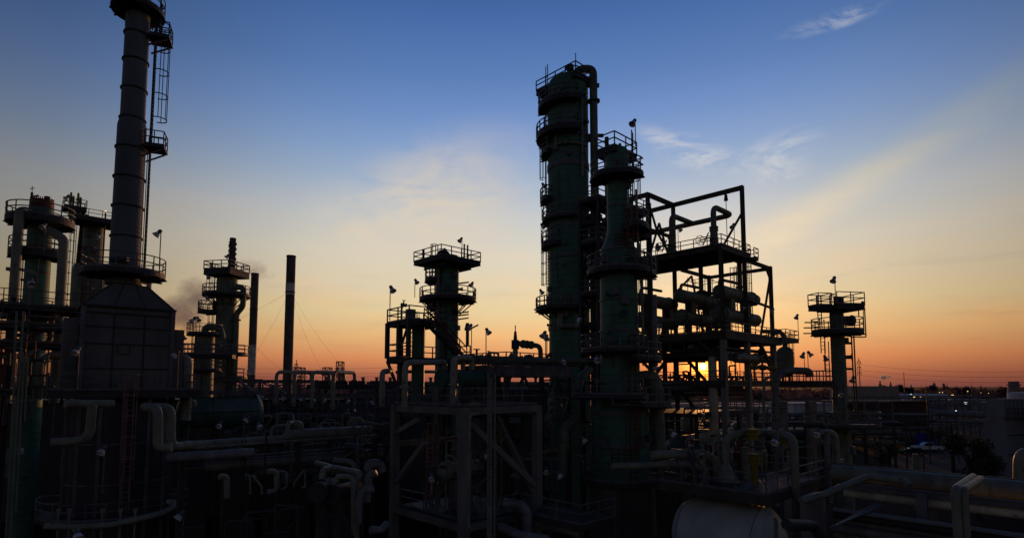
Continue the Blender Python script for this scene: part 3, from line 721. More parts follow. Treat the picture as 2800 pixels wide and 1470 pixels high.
for t, q, z, ends in ((ch1, q1, z1 - 15, ((560, 1050, 118), (835, 1040, 110), (668, 1035, 140))), (ch2, q2, z2 - 7.6, ((470, 935, 128), (962, 1030, 104), (884, 1020, 112), (640, 1050, 130)))):
    for px, py, d in ends:
        mb = MB(); a = V((q.x, q.y, z)); b = W(px, py, d); pts = [a.lerp(b, i / 8) - V((0, 0, 1.2 * math.sin(PI * i / 8))) for i in range(9)]; mb.tube(pts, .018, 4, bend=0); part('guy_wire', mb, DARK, t)
# ------------------------------------------------------------------ teal drum
a, b = W(500, 1128, 46), W(702, 1122, 49)
ax = (b - a).normalized(); Ld = (b - a).length; r = 1.22
dr = thing('storage_drum', 'long horizontal teal drum with black waistline lying right of the furnace', 'drum', a.lerp(b, .5))
prof = [(-.55, .02), (-.5, .35 * r), (-.38, .65 * r), (-.2, .88 * r), (0, r), (Ld, r), (Ld + .2, .88 * r), (Ld + .38, .65 * r), (Ld + .5, .35 * r), (Ld + .55, .02)]
mb = MB(); mb.rev(a, ax, prof, 36); part('shell', mb, TEAL, dr)
mb = MB(); s_ = V((ax.y, -ax.x, 0)); mb.bar(a + s_ * (r + .01), b + s_ * (r + .01), .06, .06)
for t in (.38,): mb.ring(a.lerp(b, t), r + .005, .02, ax, 32)
part('waist_seam', mb, BLACK, dr)
for t in (.2, .8):
    mb = MB(); c = a.lerp(b, t); mb.bar((c.x, c.y, .02), (c.x, c.y, c.z - r * .7), .5, 1.6); part('saddle', mb, CONC, dr)
mb = MB(); mb.tube([a + s_ * 1.6 + ax * .3 + V((0, 0, -.9)), a + s_ * 1.6 + ax * .3 + V((0, 0, -6))], .1, 8); mb.tube([a + s_ * 1.6 + ax * 4.4 + V((0, 0, -.8)), a + s_ * 1.6 + ax * 4.4 + V((0, 0, -6))], .1, 8); part('drain_pipe', mb, TEAL, dr)
gd = Grid((a.x, a.y), math.degrees(math.atan2(ax.x, ax.y)))
dp = thing('walkway', 'flat railed walkway running along above the teal drum', 'walkway', gd(0, 0, 0))
rectplat(dp, gd, -.4, Ld + .3, -.5, 1.3, a.z + r + .42, 'ac', th=.18, m=STEEL, r=.028)
mb = MB()
for u in (0, Ld / 2, Ld): mb.bar(gd(u, 1.32, 0), gd(u, 1.32, a.z + r + .3), .16)
part('leg', mb, DARK, dp)
mb = MB(); q = W(522, 1103, 43.5); mb.rev(q, (-.6, .8, 0), [(-.75, .02), (-.72, .2), (-.6, .33), (-.45, .37), (2, .37), (2.1, .2), (2.12, .02)], 20); solo('surge_pot', mb, CREAM, 'small round ended cream vessel in front of the teal drum', 'vessel')
pipe('cream pipe slanting down over the right end of the teal drum', [W(652, 1038, 52), W(700, 1078, 51.5), W(708, 1112, 50.5), W(708, 1140, 50)], .13, CREAM, bend=.8)
pipe('small cream hoop pipe standing behind the teal drum end', [W(695, 1130, 52), W(698, 1082, 52), W(713, 1084, 53), W(713, 1125, 53)], .14, CREAM, bend=.7)
pipe('thin cream header pipe with stub behind the corkscrew vent column', [W(640, 1063, 66), W(706, 1062, 66)], .10, CREAM)
# ------------------------------------------------------------------ air cooler bank and row of hoop pipes
ga = Grid((W(690, 1055, 62).x, 62), 78)
ac = thing('air_cooler', 'long dark air cooler bank on a steel rack left of centre', 'air cooler', ga(0, 0, 0))
zt = W(800, 1043, 66).z; zm = W(800, 1077, 66).z
for k, (u0, u1) in enumerate(((5.6, 12), (12.2, 19))):
    mb = MB(); mb.hexa([ga(u0, 0, zm + .6), ga(u1, 0, zm + .6), ga(u1, 6, zm + .6), ga(u0, 6, zm + .6), ga(u0, 0, zt - .3), ga(u1, 0, zt - .3), ga(u1, 6, zt - .3), ga(u0, 6, zt - .3)]); part('tube_bundle', mb, DARK, ac)
    for j in range(3):
        mb = MB(); c = ga(u0 + 1.1 + j * 2.1, 2.5, 0); mb.sector((c.x, c.y), .8, 1.0, 0, 360, zt - .3, zt + .12, 20); part('fan_ring', mb, DARK, ac)
rectplat(ac, ga, -2, 20, -1.4, -.02, zm, 'a', th=.4, m=STEEL, r=.04)
rectplat(ac, ga, -2, 20, -3.2, -.2, W(800, 1130, 61).z, 'a', th=.35, m=STEEL, r=.04)
mb = MB()
for u in range(-2, 21, 3): mb.ibeam(ga(u, -1.3, 0), ga(u, -1.3, zm - .2), .3, .3); mb.ibeam(ga(u, 5.5, 0), ga(u, 5.5, zt - .3), .3, .3)
for u in range(-2, 4, 3): mb.bar(ga(u, -1.3, zm), ga(u + 3, -1.3, zt), .14); mb.bar(ga(u + 3, -1.3, zm), ga(u, -1.3, zt), .14)
for u in range(-2, 8, 3): mb.ibeam(ga(u, -1.3, zm), ga(u, -1.3, zt), .25, .25)
mb.ibeam(ga(-2, -1.3, zt), ga(7, -1.3, zt), .3, .35); mb.ibeam(ga(-2, 5.5, zt), ga(7, 5.5, zt), .3, .35)
part('rack_frame', mb, STEEL, ac)
tops = [(757, 805), (806, 852), (855, 915), (910, 970)]
for i, (x0, x1) in enumerate(((757, 852), (806, 900), (855, 940), (912, 970))):
    dd = 60 - i * .35; A = W(x0, 1016, dd); B = W(x1, 1016, dd + 4)
    pipe(('leftmost', 'second', 'third', 'rightmost')[i] + ' tall cream hoop pipe in the row over the air coolers', [(A.x, A.y, W(x0, 1105 + i * 5, dd).z), A, (B.x, B.y, A.z), (B.x, B.y, W(x1, 1041, dd + 4).z)], .20, CREAM_HALF_LIT, bend=.6, flanges=(.12, 2.9), n=10)
rnd = random.Random(3)
for k in range(26):
    u = -1 + k * .78; z0 = W(800, 1130, 61).z; h = rnd.uniform(.6, 2.0); mb = MB()
    p = ga(u, rnd.uniform(-2.6, -1.6), z0)
    if k % 3 == 0: valve(mb, p + V((0, 0, .7)), (1, .2, 0), .35); mb.tube([p, p + V((0, 0, .7))], .12, 6)
    else: mb.tube([p, p + V((0, 0, h)), p + V((0, 0, h)) + ga.a * rnd.uniform(-.9, .9), p + ga.a * .9], rnd.uniform(.06, .13), 6, bend=.3); mb.cyl(p, p + V((0, 0, .12)), .25, n=8)
    solo('valve' if k % 3 == 0 else 'manifold_pipe', mb, (OLIVE, CREAM, STEEL, OLIVE)[k % 4], 'small valve on the manifold below the air coolers' if k % 3 == 0 else 'short bent manifold pipe below the air coolers', 'valve' if k % 3 == 0 else 'pipe', 'manifold valves below the air coolers' if k % 3 == 0 else 'manifold pipes below the air coolers')
# dark shed wall with little vents, right of the hoops
gs = Grid((W(975, 1055, 75).x, 75), 84)
zs = W(1000, 1043, 78).z
sh = thing('cooling_shed', 'long dark louvred shed with stubby roof vents behind the hoop pipes', 'shed', gs(0, 0, 0))
mb = MB(); mb.hexa([gs(0, 0, 0), gs(26, 0, 0), gs(26, 6, 0), gs(0, 6, 0), gs(0, 0, zs), gs(26, 0, zs), gs(26, 6, zs), gs(0, 6, zs)]); part('shed_wall', mb, SHED, sh)
for i in range(14):
    mb = MB(); p = gs(.6 + i * 1.8, 1.5, zs); mb.cyl(p, p + V((0, 0, .45)), .2, n=8); mb.cyl(p + V((0, 0, .45)), p + V((0, 0, .6)), .3, n=8); part('roof_vent', mb, DARK, sh)
mb = MB()
for k in range(5): mb.bar(gs(0, -.03, zs - .5 - k * .9), gs(26, -.03, zs - .5 - k * .9), .05, .12)
part('louvre', mb, DARK, sh)
# ------------------------------------------------------------------ long horizontal pipes in the lower left
ANG = lambda x0, y0, d0, x1, y1, d1: [W(x0, y0, d0), W(x1, y1, d1)]
pipe('long cream main pipe crossing the lower left towards centre', [W(522, 1215, 35), W(640, 1206, 37.5), W(770, 1198, 40), W(796, 1190, 40.5), W(1010, 1179, 46)], .22, CREAM, bend=.8, n=14)
pipe('thicker cream pipe section swelling above the long main pipe', [W(772, 1198, 40.2), W(800, 1188, 40.8), W(1012, 1176, 46)], [.2, .38, .38], CREAM, bend=0, n=16)
pipe('thin pale pipe running under the long cream main pipe', [W(525, 1224, 35), W(1028, 1189, 46)], .10, CREAM)
pA, pB = W(788, 1186, 40.4), W(810, 1186, 41)
pipe('front cream hairpin loop rising from the long main pipe', [W(786, 1188, 40.3), W(786, 1156, 40.3), W(806, 1156, 41.4), W(806, 1186, 41.4)], .17, CREAM, bend=.5)
pipe('rear thick cream hairpin loop beside the front loop on the main pipe', [W(798, 1160, 41), W(820, 1157, 41.5), W(820, 1184, 41.5)], .27, CREAM, bend=.55, flanges=(1.7,), n=14)
pipe('thin cream pipe bending left of the two hairpin loops', [W(741, 1200, 40), W(741, 1166, 40), W(784, 1162, 41)], .11, CREAM, bend=.35)
pipe('upper silver clad ribbed pipe lying low in front of the main pipe', [W(455, 1250, 33), W(560, 1245, 34), W(692, 1236, 36)], .28, SILV, bands=.4, n=14)
pipe('silver clad pipe stub merging behind the ribbed pipe', [W(560, 1226, 37), W(640, 1226, 37.5), W(690, 1240, 37)], .24, SILV, bands=.4, n=14)
for i, (y0, y1, rr) in enumerate(((1262, 1228, .10), (1268, 1236, .14), (1276, 1240, .16), (1284, 1246, .09), (1254, 1216, .08))):
    mb = MB(); mb.tube([W(560, y0, 36), W(1045, y1, 47)], rr, 8); solo('rack_pipe', mb, (STEEL, SILV, CREAM, STEEL, SILV)[i], 'one of the thin parallel pipes stacked on the low rack at lower left', 'pipe', 'parallel low rack pipes at lower left')
prk = thing('pipe_rack', 'low dark steel pipe rack under the long pipes at lower left', 'pipe rack', W(800, 1290, 40))
mb = MB()
for px, d in ((560, 36), (717, 39), (860, 42), (990, 45)):
    for k in (-1.2, 1.2):
        q = W(px, 1225, d); t = V((q.x + k * .6, q.y + k, 0)); mb.ibeam(t, t + V((0, 0, q.z + .7)), .28, .28)
    q = W(px, 1225, d); mb.ibeam(V((q.x - .8, q.y - 1.4, q.z - 1.25)), V((q.x + .8, q.y + 1.4, q.z - 1.25)), .25, .28); mb.ibeam(V((q.x - .8, q.y - 1.4, q.z + .2)), V((q.x + .8, q.y + 1.4, q.z + .2)), .25, .28)
part('rack_frame', mb, BEAM, prk)
mb = MB(); q = W(728, 1188, 37); mb.bar((q.x, q.y, q.z - 2.6), q, .09); solo('marker_post', mb, RED, 'thin red post in front of the long cream main pipe', 'post')
# hairpins and small pipes hanging in the dark below
P_ = [('cream hairpin pipe hanging under the low rack', [(732, 1288, 33), (757, 1288, 33.4), (757, 1340, 33.4), (732, 1344, 33)], .15),
      ('small pipe hook beside the hanging hairpin under the rack', [(760, 1286, 34), (784, 1290, 34), (784, 1330, 34), (770, 1337, 34)], .07),
      ('square thin pipe loop in the dark below the low rack', [(802, 1334, 35), (805, 1318, 35), (834, 1280, 36), (834, 1330, 36), (826, 1332, 35)], .06),
      ('cream gooseneck pipe at the lower left near the furnace foot', [(600, 1302, 31), (620, 1302, 31.4), (620, 1360, 31.4)], .15),
      ('thin bent drain pipe left of the hanging hairpin', [(671, 1296, 33), (684, 1300, 33), (684, 1350, 33)], .06),
      ('thin stepped drain pipe between gooseneck and hairpin', [(690, 1298, 33), (700, 1310, 33), (716, 1330, 33), (716, 1350, 33)], .06),
      ('upper left cream elbow over the twin exchangers', [(880, 1310, 33), (882, 1284, 33.2), (900, 1280, 34)], .18),
      ('cream pipe crossing diagonally down to the twin exchangers', [(865, 1265, 37), (905, 1276, 35), (985, 1292, 33.4)], .17),
      ('cream looping pipe behind the diagonal exchanger pipe', [(912, 1258, 38), (965, 1262, 38), (971, 1300, 38)], .17),
      ('tall cream downcomer pair member left of the centre frame', [(920, 1318, 32), (922, 1302, 32), (966, 1303, 32), (968, 1460, 32)], .15),
      ('tall cream downcomer beside the other, nearer the centre frame', [(985, 1292, 33), (976, 1320, 32.4), (975, 1470, 32.4)], .15),
      ('ribbed silver hook pipe nearest the centre frame left leg', [(1022, 1335, 31.5), (990, 1338, 31.5), (980, 1380, 31.5), (981, 1430, 31.5)], .19),
      ('ribbed silver riser with a bend beside the centre frame leg', [(1030, 1292, 32.5), (1008, 1300, 32.5), (1004, 1372, 32.5)], .21),
      ('arched white pipe loop beside the centre frame leg', [(1005, 1285, 35), (1010, 1266, 35), (1040, 1266, 35.5), (1046, 1290, 35.5)], .26),
      ('short silver pipe elbow at the bottom left of the centre frame', [(1012, 1448, 30), (1045, 1446, 30.4), (1056, 1432, 31)], .2)]
for lb_, pts, r in P_: pipe(lb_, [W(*p) for p in pts], r, SILV if ('silver' in lb_ or 'white' in lb_) else CREAM, bend=r * 2.4, bands=.3 if 'ribbed' in lb_ else 0)
for i, (x0, y0, x1, y1) in enumerate(((868, 1345, 908, 1322), (905, 1350, 985, 1330))):
    a, b = W(x0, y0, 31.5 + i * .5), W(x1, y1, 34.5 + i); axx = (b - a).normalized(); Lx = (b - a).length
    t = thing('heat_exchanger', ('left' if i == 0 else 'right') + ' one of two small dark horizontal exchangers in the dark lower left', 'heat exchanger', a)
    mb = MB(); mb.rev(a, axx, [(0, .02), (0, .55), (.1, .55), (.1, .45), (Lx - .4, .45), (Lx - .1, .3), (Lx, .02)], 24); part('shell', mb, DARK, t)
    mb = MB(); mb.sector((0, 0), .01, .1, 0, 360, 0, 1); mb = MB(); mb.bar(a + axx * .8 - V((0, 0, .4)), a + axx * .8 - V((0, 0, 3)), .3, .5); mb.bar(b - axx * .8 - V((0, 0, .4)), b - axx * .8 - V((0, 0, 3)), .3, .5); part('saddle', mb, CONC, t)
for i in range(9):
    r_ = random.Random(40 + i); px = r_.uniform(470, 1010); py = r_.uniform(1380, 1470); a = W(px, py, r_.uniform(27, 33)); mb = MB()
    mb.tube([a - V((0, 0, 3)), a, a + V((r_.choice((-1.2, 1.2, .8)), r_.uniform(0, .8), 0)), a + V((r_.choice((-1.2, 1.2)), .4, -3))], r_.uniform(.04, .07), 6, bend=.2)
    solo('small_bore_pipe', mb, DARK, 'thin bent grey pipe in the darkness at the bottom left', 'pipe', 'thin bent pipes in the bottom left darkness')
# ------------------------------------------------------------------ centre column with the square top deck
cc = Col('process_column', 'green grey column with wide square railed deck on top, left of centre', 1224, 900, 61,
         [(700, 54), (728, 54), (740, 58), (1100, 60)], GREEN, base=0)
gc = Grid((W(1204, 1055, 57.6).x, 57.6))
zt = W(1204, 697, 57.6).z
rectplat(cc.root, gc, -.2, 5.1, -.2, 4.7, zt, 'abcd', th=.4, r=.04)
mb = MB()
for k in (.8, 2.5, 4.2): mb.ibeam(gc(k, .3, zt - .65), gc(k, 4.2, zt - .65), .2, .45)
part('deck_beam', mb, DARK, cc.root)
mb = MB(); z = zt + .1; q = gc(1.6, 2.6, z); mb.tube([q, q + V((0, 0, .9)), q + V((.8, .4, 1.0)), q + V((1.1, .6, 0))], .28, 12, bend=.5)
for (u, v, h) in ((4.1, .8, 1.8), (3.8, 1.0, 1.9), (4.5, 1.2, .9)): mb.cyl(gc(u, v, z), gc(u, v, z + h), .09, n=8)
for (u, v, h) in ((.4, 3.8, 1.2), (2.2, 2.4, 1.4)): mb.cyl(gc(u, v, z), gc(u, v, z + h), .14, n=8)
part('top_nozzle', mb, DARK, cc.root)
cc.plat(817, 3.05, 0, 360, brackets='knee', th=.3, r=.04)
cc.plat(766, 2.5, 150, 235, th=.3, r=.04)
cc.plat(838, 2.3, 150, 230, th=.3, r=.04)
cc.lad(813, 728, 200, True, hoop=.8); cc.lad(766, 700, 215, True, hoop=.8)
q = cc.at(-125, .45, 0)
pipe('slim cream downpipe strapped to the front of the square decked column', [(q.x, q.y, 10), (q.x, q.y, zt - .75), cc.at(-125, -.3, zt - .75)], .22, CREAMB, n=12)
mb = MB()
for py in (774, 855, 862, 872): mb.bar(cc.at(5, 0, cc.z(py)), cc.at(5, 1.1, cc.z(py) + .15), .14)
part('nozzle', mb, DARK, cc.root)
# two storey access structure in front of it
ge = Grid((W(1116, 1055, 42).x, 42), 50)
zu = W(1116, 873, 42).z; zl = W(1116, 975, 42).z
es = thing('steel_structure', 'two storey railed steel structure with stairs in front of the square decked column', 'steel frame', ge(0, 1.5, 0))
rectplat(es, ge, 0, 3.3, 0, 3.4, zu, 'abcd', th=.32, r=.04)
rectplat(es, ge, 0, 5.6, 0, 3.4, zl, 'bcd', th=.4, r=.04)
mb = MB()
for u, v in ((0, 3.35), (0, .05), (3.2, 3.35), (3.2, .05)): mb.ibeam(ge(u, v, zl), ge(u, v, zu), .28, .28)
for u, v in ((.2, 1.6), (3.2, .2), (5.4, 2.8)): mb.ibeam(ge(u, v, 0), ge(u, v, zl - .2), .34, .34)
mb.ibeam(ge(.1, 1.6, zl), ge(.1, 1.6, zu), .36, .36)
mb.bar(ge(0, 3.3, zl - .2), ge(.1, 1.7, zl - 2.4), .18); mb.bar(ge(.1, 1.7, zl + .2), ge(0, .1, zu - .3), .14)
part('column', mb, BEAM, es)
mb = MB(); s0, s1 = ge(1.25, -.5, zu), ge(4.6, -.5, zl - .1)
for k in (-.4, .4):
    o = ge.b * k; mb.bar(s0 + o, s1 + o, .06, .32)
n = 13
for i in range(1, n): q = s0.lerp(s1, i / n); mb.bar(q - ge.b * .4, q + ge.b * .4, .25, .04)
stz = part('stair', mb, DARK, es); rb = MB()
for k in (-.42, .42):
    o = ge.b * k
    for h in (.95, .5): rb.bar(s0 + o + V((0, 0, h)), s1 + o + V((0, 0, h)), .07)
    for i in range(0, 6): q = s0.lerp(s1, i / 5) + o; rb.bar(q, q + V((0, 0, .95)), .06)
part('handrail', rb, RED, stz)
mb = MB(); q = ge(1.7, 1.5, zl); mb.rev((q.x, q.y, 0), (0, 0, 1), [(zl + 3.2, .02), (zl + 3.1, .3), (zl + 2.9, .5), (zl - 4.5, .5)], 20); solo('knockout_pot', mb, GREENP, 'slim dark upright vessel standing inside the two storey structure', 'vessel')
mb = MB(); q = ge(.35, .4, zu + .7); mb.box(q - V((0, 0, .25)), .6, .5, .75, ge.rz); solo('junction_box', mb, STEEL, 'grey equipment box at the corner of the upper railed floor', 'box')
pipe('thin hooked pipe with valve above the left upper railing', [ge(.8, 2.6, zu), ge(.8, 2.6, zu + 1.15), ge(.3, 1.4, zu + 1.4)], .08, CREAM, bend=.3)
mb = MB(); valve(mb, ge(.6, 1.9, zu + 1.35), ge.a, .22); solo('valve', mb, DARK, 'small handwheel valve sticking up over the left upper railing', 'valve')
ladder(es, ge(1.9, 3.0, zl), ge(1.9, 3.0, zu), ge.a, True, hoop=.6)
mb = MB(); q = W(1278, 945, 47); mb.cyl(q, q + V((0, 0, 1.4)), .14, n=8); mb.cyl(q + V((0, 0, 1.3)), q + V((0, 0, 1.9)), .28, .14, 10); mb.bar(q + V((.1, 0, 1.35)), q + V((.9, 0, 1.75)), .12); solo('monitor_nozzle', mb, DARK, 'fire monitor nozzle on the railing right of the stairs', 'nozzle')
# ------------------------------------------------------------------ pipe bridge
gp_ = Grid((W(1384, 1055, 43).x, 43))
zb = W(1384, 1000, 43).z
br = thing('pipe_bridge', 'railed pipe bridge on braced legs between the centre and green columns', 'bridge', gp_(2, 2, 0))
rectplat(br, gp_, 0, 7.5, 0, 5.4, zb, 'abcd', th=.75, m=STEEL, r=.036)
mb = MB()
for u, v in ((.1, .1), (.1, 5.2), (4, .1), (7.3, .1), (4, 5.2)):
    mb.ibeam(gp_(u, v, 0), gp_(u, v, zb - .7), .3, .3)
for (u0, v0, u1, v1) in ((.1, .1, 2, .1), (4, .1, 2, .1), (.1, .1, .1, 2.2), (.1, 5.2, .1, 3), (4, .1, 5.6, .1), (7.3, .1, 5.8, .1)): mb.bar(gp_(u0, v0, zb - 3.6), gp_(u1, v1, zb - .75), .16)
for z in (zb - 3.6, zb - 7): mb.ibeam(gp_(.1, .1, z), gp_(7.3, .1, z), .22, .28); mb.ibeam(gp_(.1, .1, z), gp_(.1, 5.2, z), .22, .28)
part('leg_frame', mb, BEAM, br)
mb = MB(); q = gp_(4.0, 3.5, zb + .55); mb.tube([gp_(-.5, 5.0, zb + .55), gp_(1.4, 1.0, zb + .5), gp_(9.5, .6, zb + .5)], .34, 14, bend=.9); solo('pipe', mb, OLIVE, 'fat olive pipe lying along the deck of the pipe bridge', 'pipe')
pipe('cream swan neck pipe with relief valve on the pipe bridge', [gp_(3.9, 3.0, zb + .3), gp_(3.9, 3.0, zb + 2.1), gp_(7.0, 3.0, zb + 2.0), gp_(7.0, 3.0, zb - .2)], .22, OLIVE, bend=.55, flanges=(1.3, 1.45, 1.62))
mb = MB(); q = gp_(3.9, 3.0, zb + 2.1); mb.cyl(q - V((0, 0, .5)), q + V((0, 0, .25)), .33, n=12); mb.cyl(q + V((0, 0, .25)), q + V((0, 0, 1.0)), .18, .1, 10); mb.cyl(q + V((0, 0, 1.0)), q + V((0, 0, 1.5)), .05, n=6); solo('relief_valve', mb, DARK, 'spiky relief valve topping the swan neck pipe', 'valve')
mb = MB(); q = gp_(1.0, 4.6, zb + .8); valve(mb, q, gp_.a, .45); solo('valve', mb, OLIVE, 'big handwheel valve at the left of the pipe bridge', 'valve')
# dark horizontal drum under the bridge
a, b = W(1296, 1100, 52), W(1480, 1098, 56); axx = (b - a).normalized(); Lx = (b - a).length
t = thing('storage_drum', 'dark horizontal drum resting under the pipe bridge', 'drum', a.lerp(b, .5)); mb = MB()
mb.rev(a, axx, [(-.5, .02), (-.4, .8), (-.15, 1.25), (0, 1.4), (Lx, 1.4), (Lx + .3, .9), (Lx + .5, .02)], 30); part('shell', mb, DARK, t)
for k in (.2, .8):
    mb = MB(); c = a.lerp(b, k); mb.bar((c.x, c.y, 0), (c.x, c.y, c.z - .9), .6, 1.6); part('saddle', mb, CONC, t)
# twin exchangers with round end plates below
for i, (px, lb_) in enumerate(((1202, 'left'), (1252, 'right'))):
    a = W(px, 1035, 43); t = thing('heat_exchanger', lb_ + ' of two green exchangers with data plates on round ends, mid centre', 'heat exchanger', a); bb = gp_.a * .25 + gp_.b
    ex = (V((.72, .69, 0))).normalized(); mb = MB(); mb.rev(a, ex, [(0, .02), (0, .72), (.14, .72), (.14, .6), (3.2, .6), (3.5, .35), (3.6, .02)], 26); part('shell', mb, GREENP, t)
    mb = MB(); mb.bar(a - ex * .02 + V((0, 0, -.28)), a - ex * .02 + V((0, 0, .3)), .03, .34); part('data_plate', mb, SILV, t)
    mb = MB(); mb.bar(a + ex * .9 - V((0, 0, .5)), a + ex * .9 - V((0, 0, 2.4)), .25, .7); mb.bar(a + ex * 2.6 - V((0, 0, .5)), a + ex * 2.6 - V((0, 0, 2.4)), .25, .7); part('saddle', mb, CONC, t)
for lb_, pts, r in (('wide cream hoop pipe over the left exchanger, mid centre', [(1106, 1110, 37), (1108, 991, 37), (1216, 989, 40), (1216, 1010, 40)], .2),
                    ('cream hoop pipe between the two mid centre exchangers', [(1238, 1110, 38), (1240, 979, 38), (1290, 978, 40), (1290, 1010, 40)], .2),
                    ('small cream inner elbow beside the mid centre hoop pipes', [(1244, 1040, 39), (1246, 985, 39), (1266, 988, 40), (1266, 1010, 40)], .17),
                    ('cream elbow pipe left of the two storey structure', [(1044, 1110, 40), (1045, 1016, 40), (1068, 1013, 42)], .2),
                    ('short cream link pipe behind the wide hoop, mid centre', [(1085, 1017, 44), (1130, 1015, 46), (1200, 1016, 50)], .14)):
    pipe(lb_, [W(*p) for p in pts], r, CREAM_HALF_LIT, bend=r * 2.6, flanges=(.45,) if len(pts) > 3 else ())
# ------------------------------------------------------------------ centre fireproofed frame with small vessel
gm = Grid((W(1269, 1055, 34).x, 34))
SM = 7.4
zt = W(1269, 1113, 34).z; zl = W(1269, 1430, 34).z
mf = thing('steel_structure', 'pale fireproofed frame on thick columns with a small vessel inside, lower centre', 'steel frame', gm(2, 3, 0))
for u, v in ((0, 0), (0, SM), (6.3, 0), (6.3, SM)):
    mb = MB(); mb.box(gm(u, v, (zt - .45) / 2), .5, .5, zt - .45, gm.rz); part('leg', mb, FIRE, mf)
mb = MB()
K = [gm(0, 0), gm(6.3, 0), gm(6.3, SM), gm(0, SM)]
for i in range(4):
    d_ = (K[(i + 1) % 4] - K[i]).normalized() * .25
    mb.bar(K[i] + V((0, 0, zt - .22)) - d_ * (1 if i % 2 == 0 else -1), K[(i + 1) % 4] + V((0, 0, zt - .22)) + d_ * (1 if i % 2 == 0 else -1), .42, .44)
    mb.bar(K[i] + V((0, 0, zl - .3)) + d_, K[(i + 1) % 4] + V((0, 0, zl - .3)) - d_, .3, .4)
mb.bar(gm(0, 7.15, zl + 4.1), gm(6, 7.15, zl + 4.1), .3, .36)
part('beam', mb, FIRE, mf)
mb = MB(); up = V((0, 0, 1))
mb.bar(gm(.35, 0, zt - .9), gm(6.05, 0, zl + 1.5), .34, .36); mb.bar(gm(0, 7.1, zl + 1.6), gm(0, 3.9, zl + 4.4), .32); mb.bar(gm(0, 7.1, zl + 4.9), gm(0, 4.6, zt - .9), .32)
mb.bar(gm(6.3, .3, zl + 1), gm(6.3, 4, zt - .9), .3)
part('brace', mb, FIRE, mf)
rectplat(mf, gm, -.1, 6.4, -.1, SM + .1, zt + .06, 'abcd', th=.1, r=.027, under=False)
rectplat(mf, gm, .3, 6.0, .3, SM - .3, zl, 'ad', th=.16, r=.027, under=False)
a, b = W(1217, 1286, 37), W(1300, 1279, 40.5); axx = (b - a).normalized(); Lx = (b - a).length
dv = thing('storage_drum', 'small cream horizontal vessel with stencilled number inside the centre frame', 'drum', a.lerp(b, .5)); rr = .62
mb = MB(); mb.rev(a, axx, [(-.34, .02), (-.31, .25), (-.22, .44), (-.1, .56), (0, rr), (Lx, rr), (Lx + .2, .45), (Lx + .34, .02)], 32); part('shell', mb, CREAM, dv)
mb = MB(); s_ = V((axx.y, -axx.x, 0)); mb.bar(a + s_ * (rr + .005) + V((0, 0, -.12)), b + s_ * (rr + .005) + V((0, 0, -.12)), .03, .05); part('waist_seam', mb, BLACK, dv)
mb = MB()
for k in (.25, .75): c = a.lerp(b, k); mb.bar(c - V((0, 0, .4)), V((c.x, c.y, zl)), .2, .6)
part('saddle', mb, CONC, dv)
cu = bpy.data.curves.new('t', 'FONT'); cu.body = '-904'; cu.size = .36; cu.extrude = .012; cu.align_x = 'CENTER'
to = bpy.data.objects.new('t', cu); COL.objects.link(to); bpy.context.view_layer.update()
me = bpy.data.meshes.new_from_object(to); bpy.data.objects.remove(to)
lo_ = bpy.data.objects.new('stencilled_number', me); COL.objects.link(lo_); me.materials.append(BLACK)
nz = (-axx * .8 + s_ * .0).normalized(); xx = V((0, 0, 1)).cross(nz).normalized(); yy = nz.cross(xx)
c = a - axx * .345 + V((0, 0, .12)); M_ = Matrix.Identity(4)
for i in range(3): M_[i][0] = xx[i]; M_[i][1] = yy[i]; M_[i][2] = nz[i]; M_[i][3] = (c - ROOTLOC[dv])[i]
lo_.parent = dv; lo_.matrix_local = M_
# thin verticals in front of that frame
for px, rr, m_, lb_ in ((1335, .05, CREAM, 'thinnest pale riser beside the striped white riser, centre front'), (1342, .10, SILV, 'white banded riser pipe rising the full height at centre front'), (1353, .05, CREAM, 'thin pale riser right of the white banded riser')):
    a = W(px, 1055, 31); pipe(lb_, [(a.x, a.y, 0), (a.x, a.y, W(px, 1020 if rr < .09 else 1030, 31).z)], rr, m_, bands=.45 if rr > .09 else 0)
pipe('small cream elbow pipe fixed on the middle leg of the centre frame', [W(1282, 1440, 33), W(1284, 1132, 33), W(1310, 1131, 33.5)], .09, CREAM, bend=.3)
pipe('big ribbed silver pipe bending down at the foot of the centre frame', [W(1375, 1372, 33), W(1425, 1378, 33), W(1443, 1400, 33), W(1443, 1470, 33)], .27, SILV, bend=.7, bands=.32, n=14)
pipe('ribbed silver pipe running low to the right from the frame foot', [W(1370, 1440, 32), W(1420, 1462, 31), W(1500, 1475, 31)], .25, SILV, bend=.6, bands=.32, n=14)
pipe('ribbed silver elbow pipe at the bottom between frame and green column', [W(1480, 1436, 34), W(1560, 1450, 33), W(1585, 1462, 33), W(1590, 1480, 33)], .24, SILV, bend=.6, bands=.32, n=14)
pipe('olive riser with elbow standing left of the front green column foot', [W(1575, 1145, 43), W(1545, 1165, 42), W(1540, 1190, 41.5), W(1537, 1300, 41.5)], .33, OLIVE, bend=.7, bands=.5, n=14)
for lb_, p0, p1, r in (('upper cream cross pipe behind the centre frame right leg', (1450, 1240, 42), (1540, 1228, 44), .12), ('lower cream cross pipe behind the centre frame right leg', (1400, 1255, 42), (1530, 1254, 44), .14), ('low pale pipe left of the green column skirt', (1400, 1300, 40), (1480, 1312, 39), .2)):
    pipe(lb_, [W(*p0), W(*p1)], r)
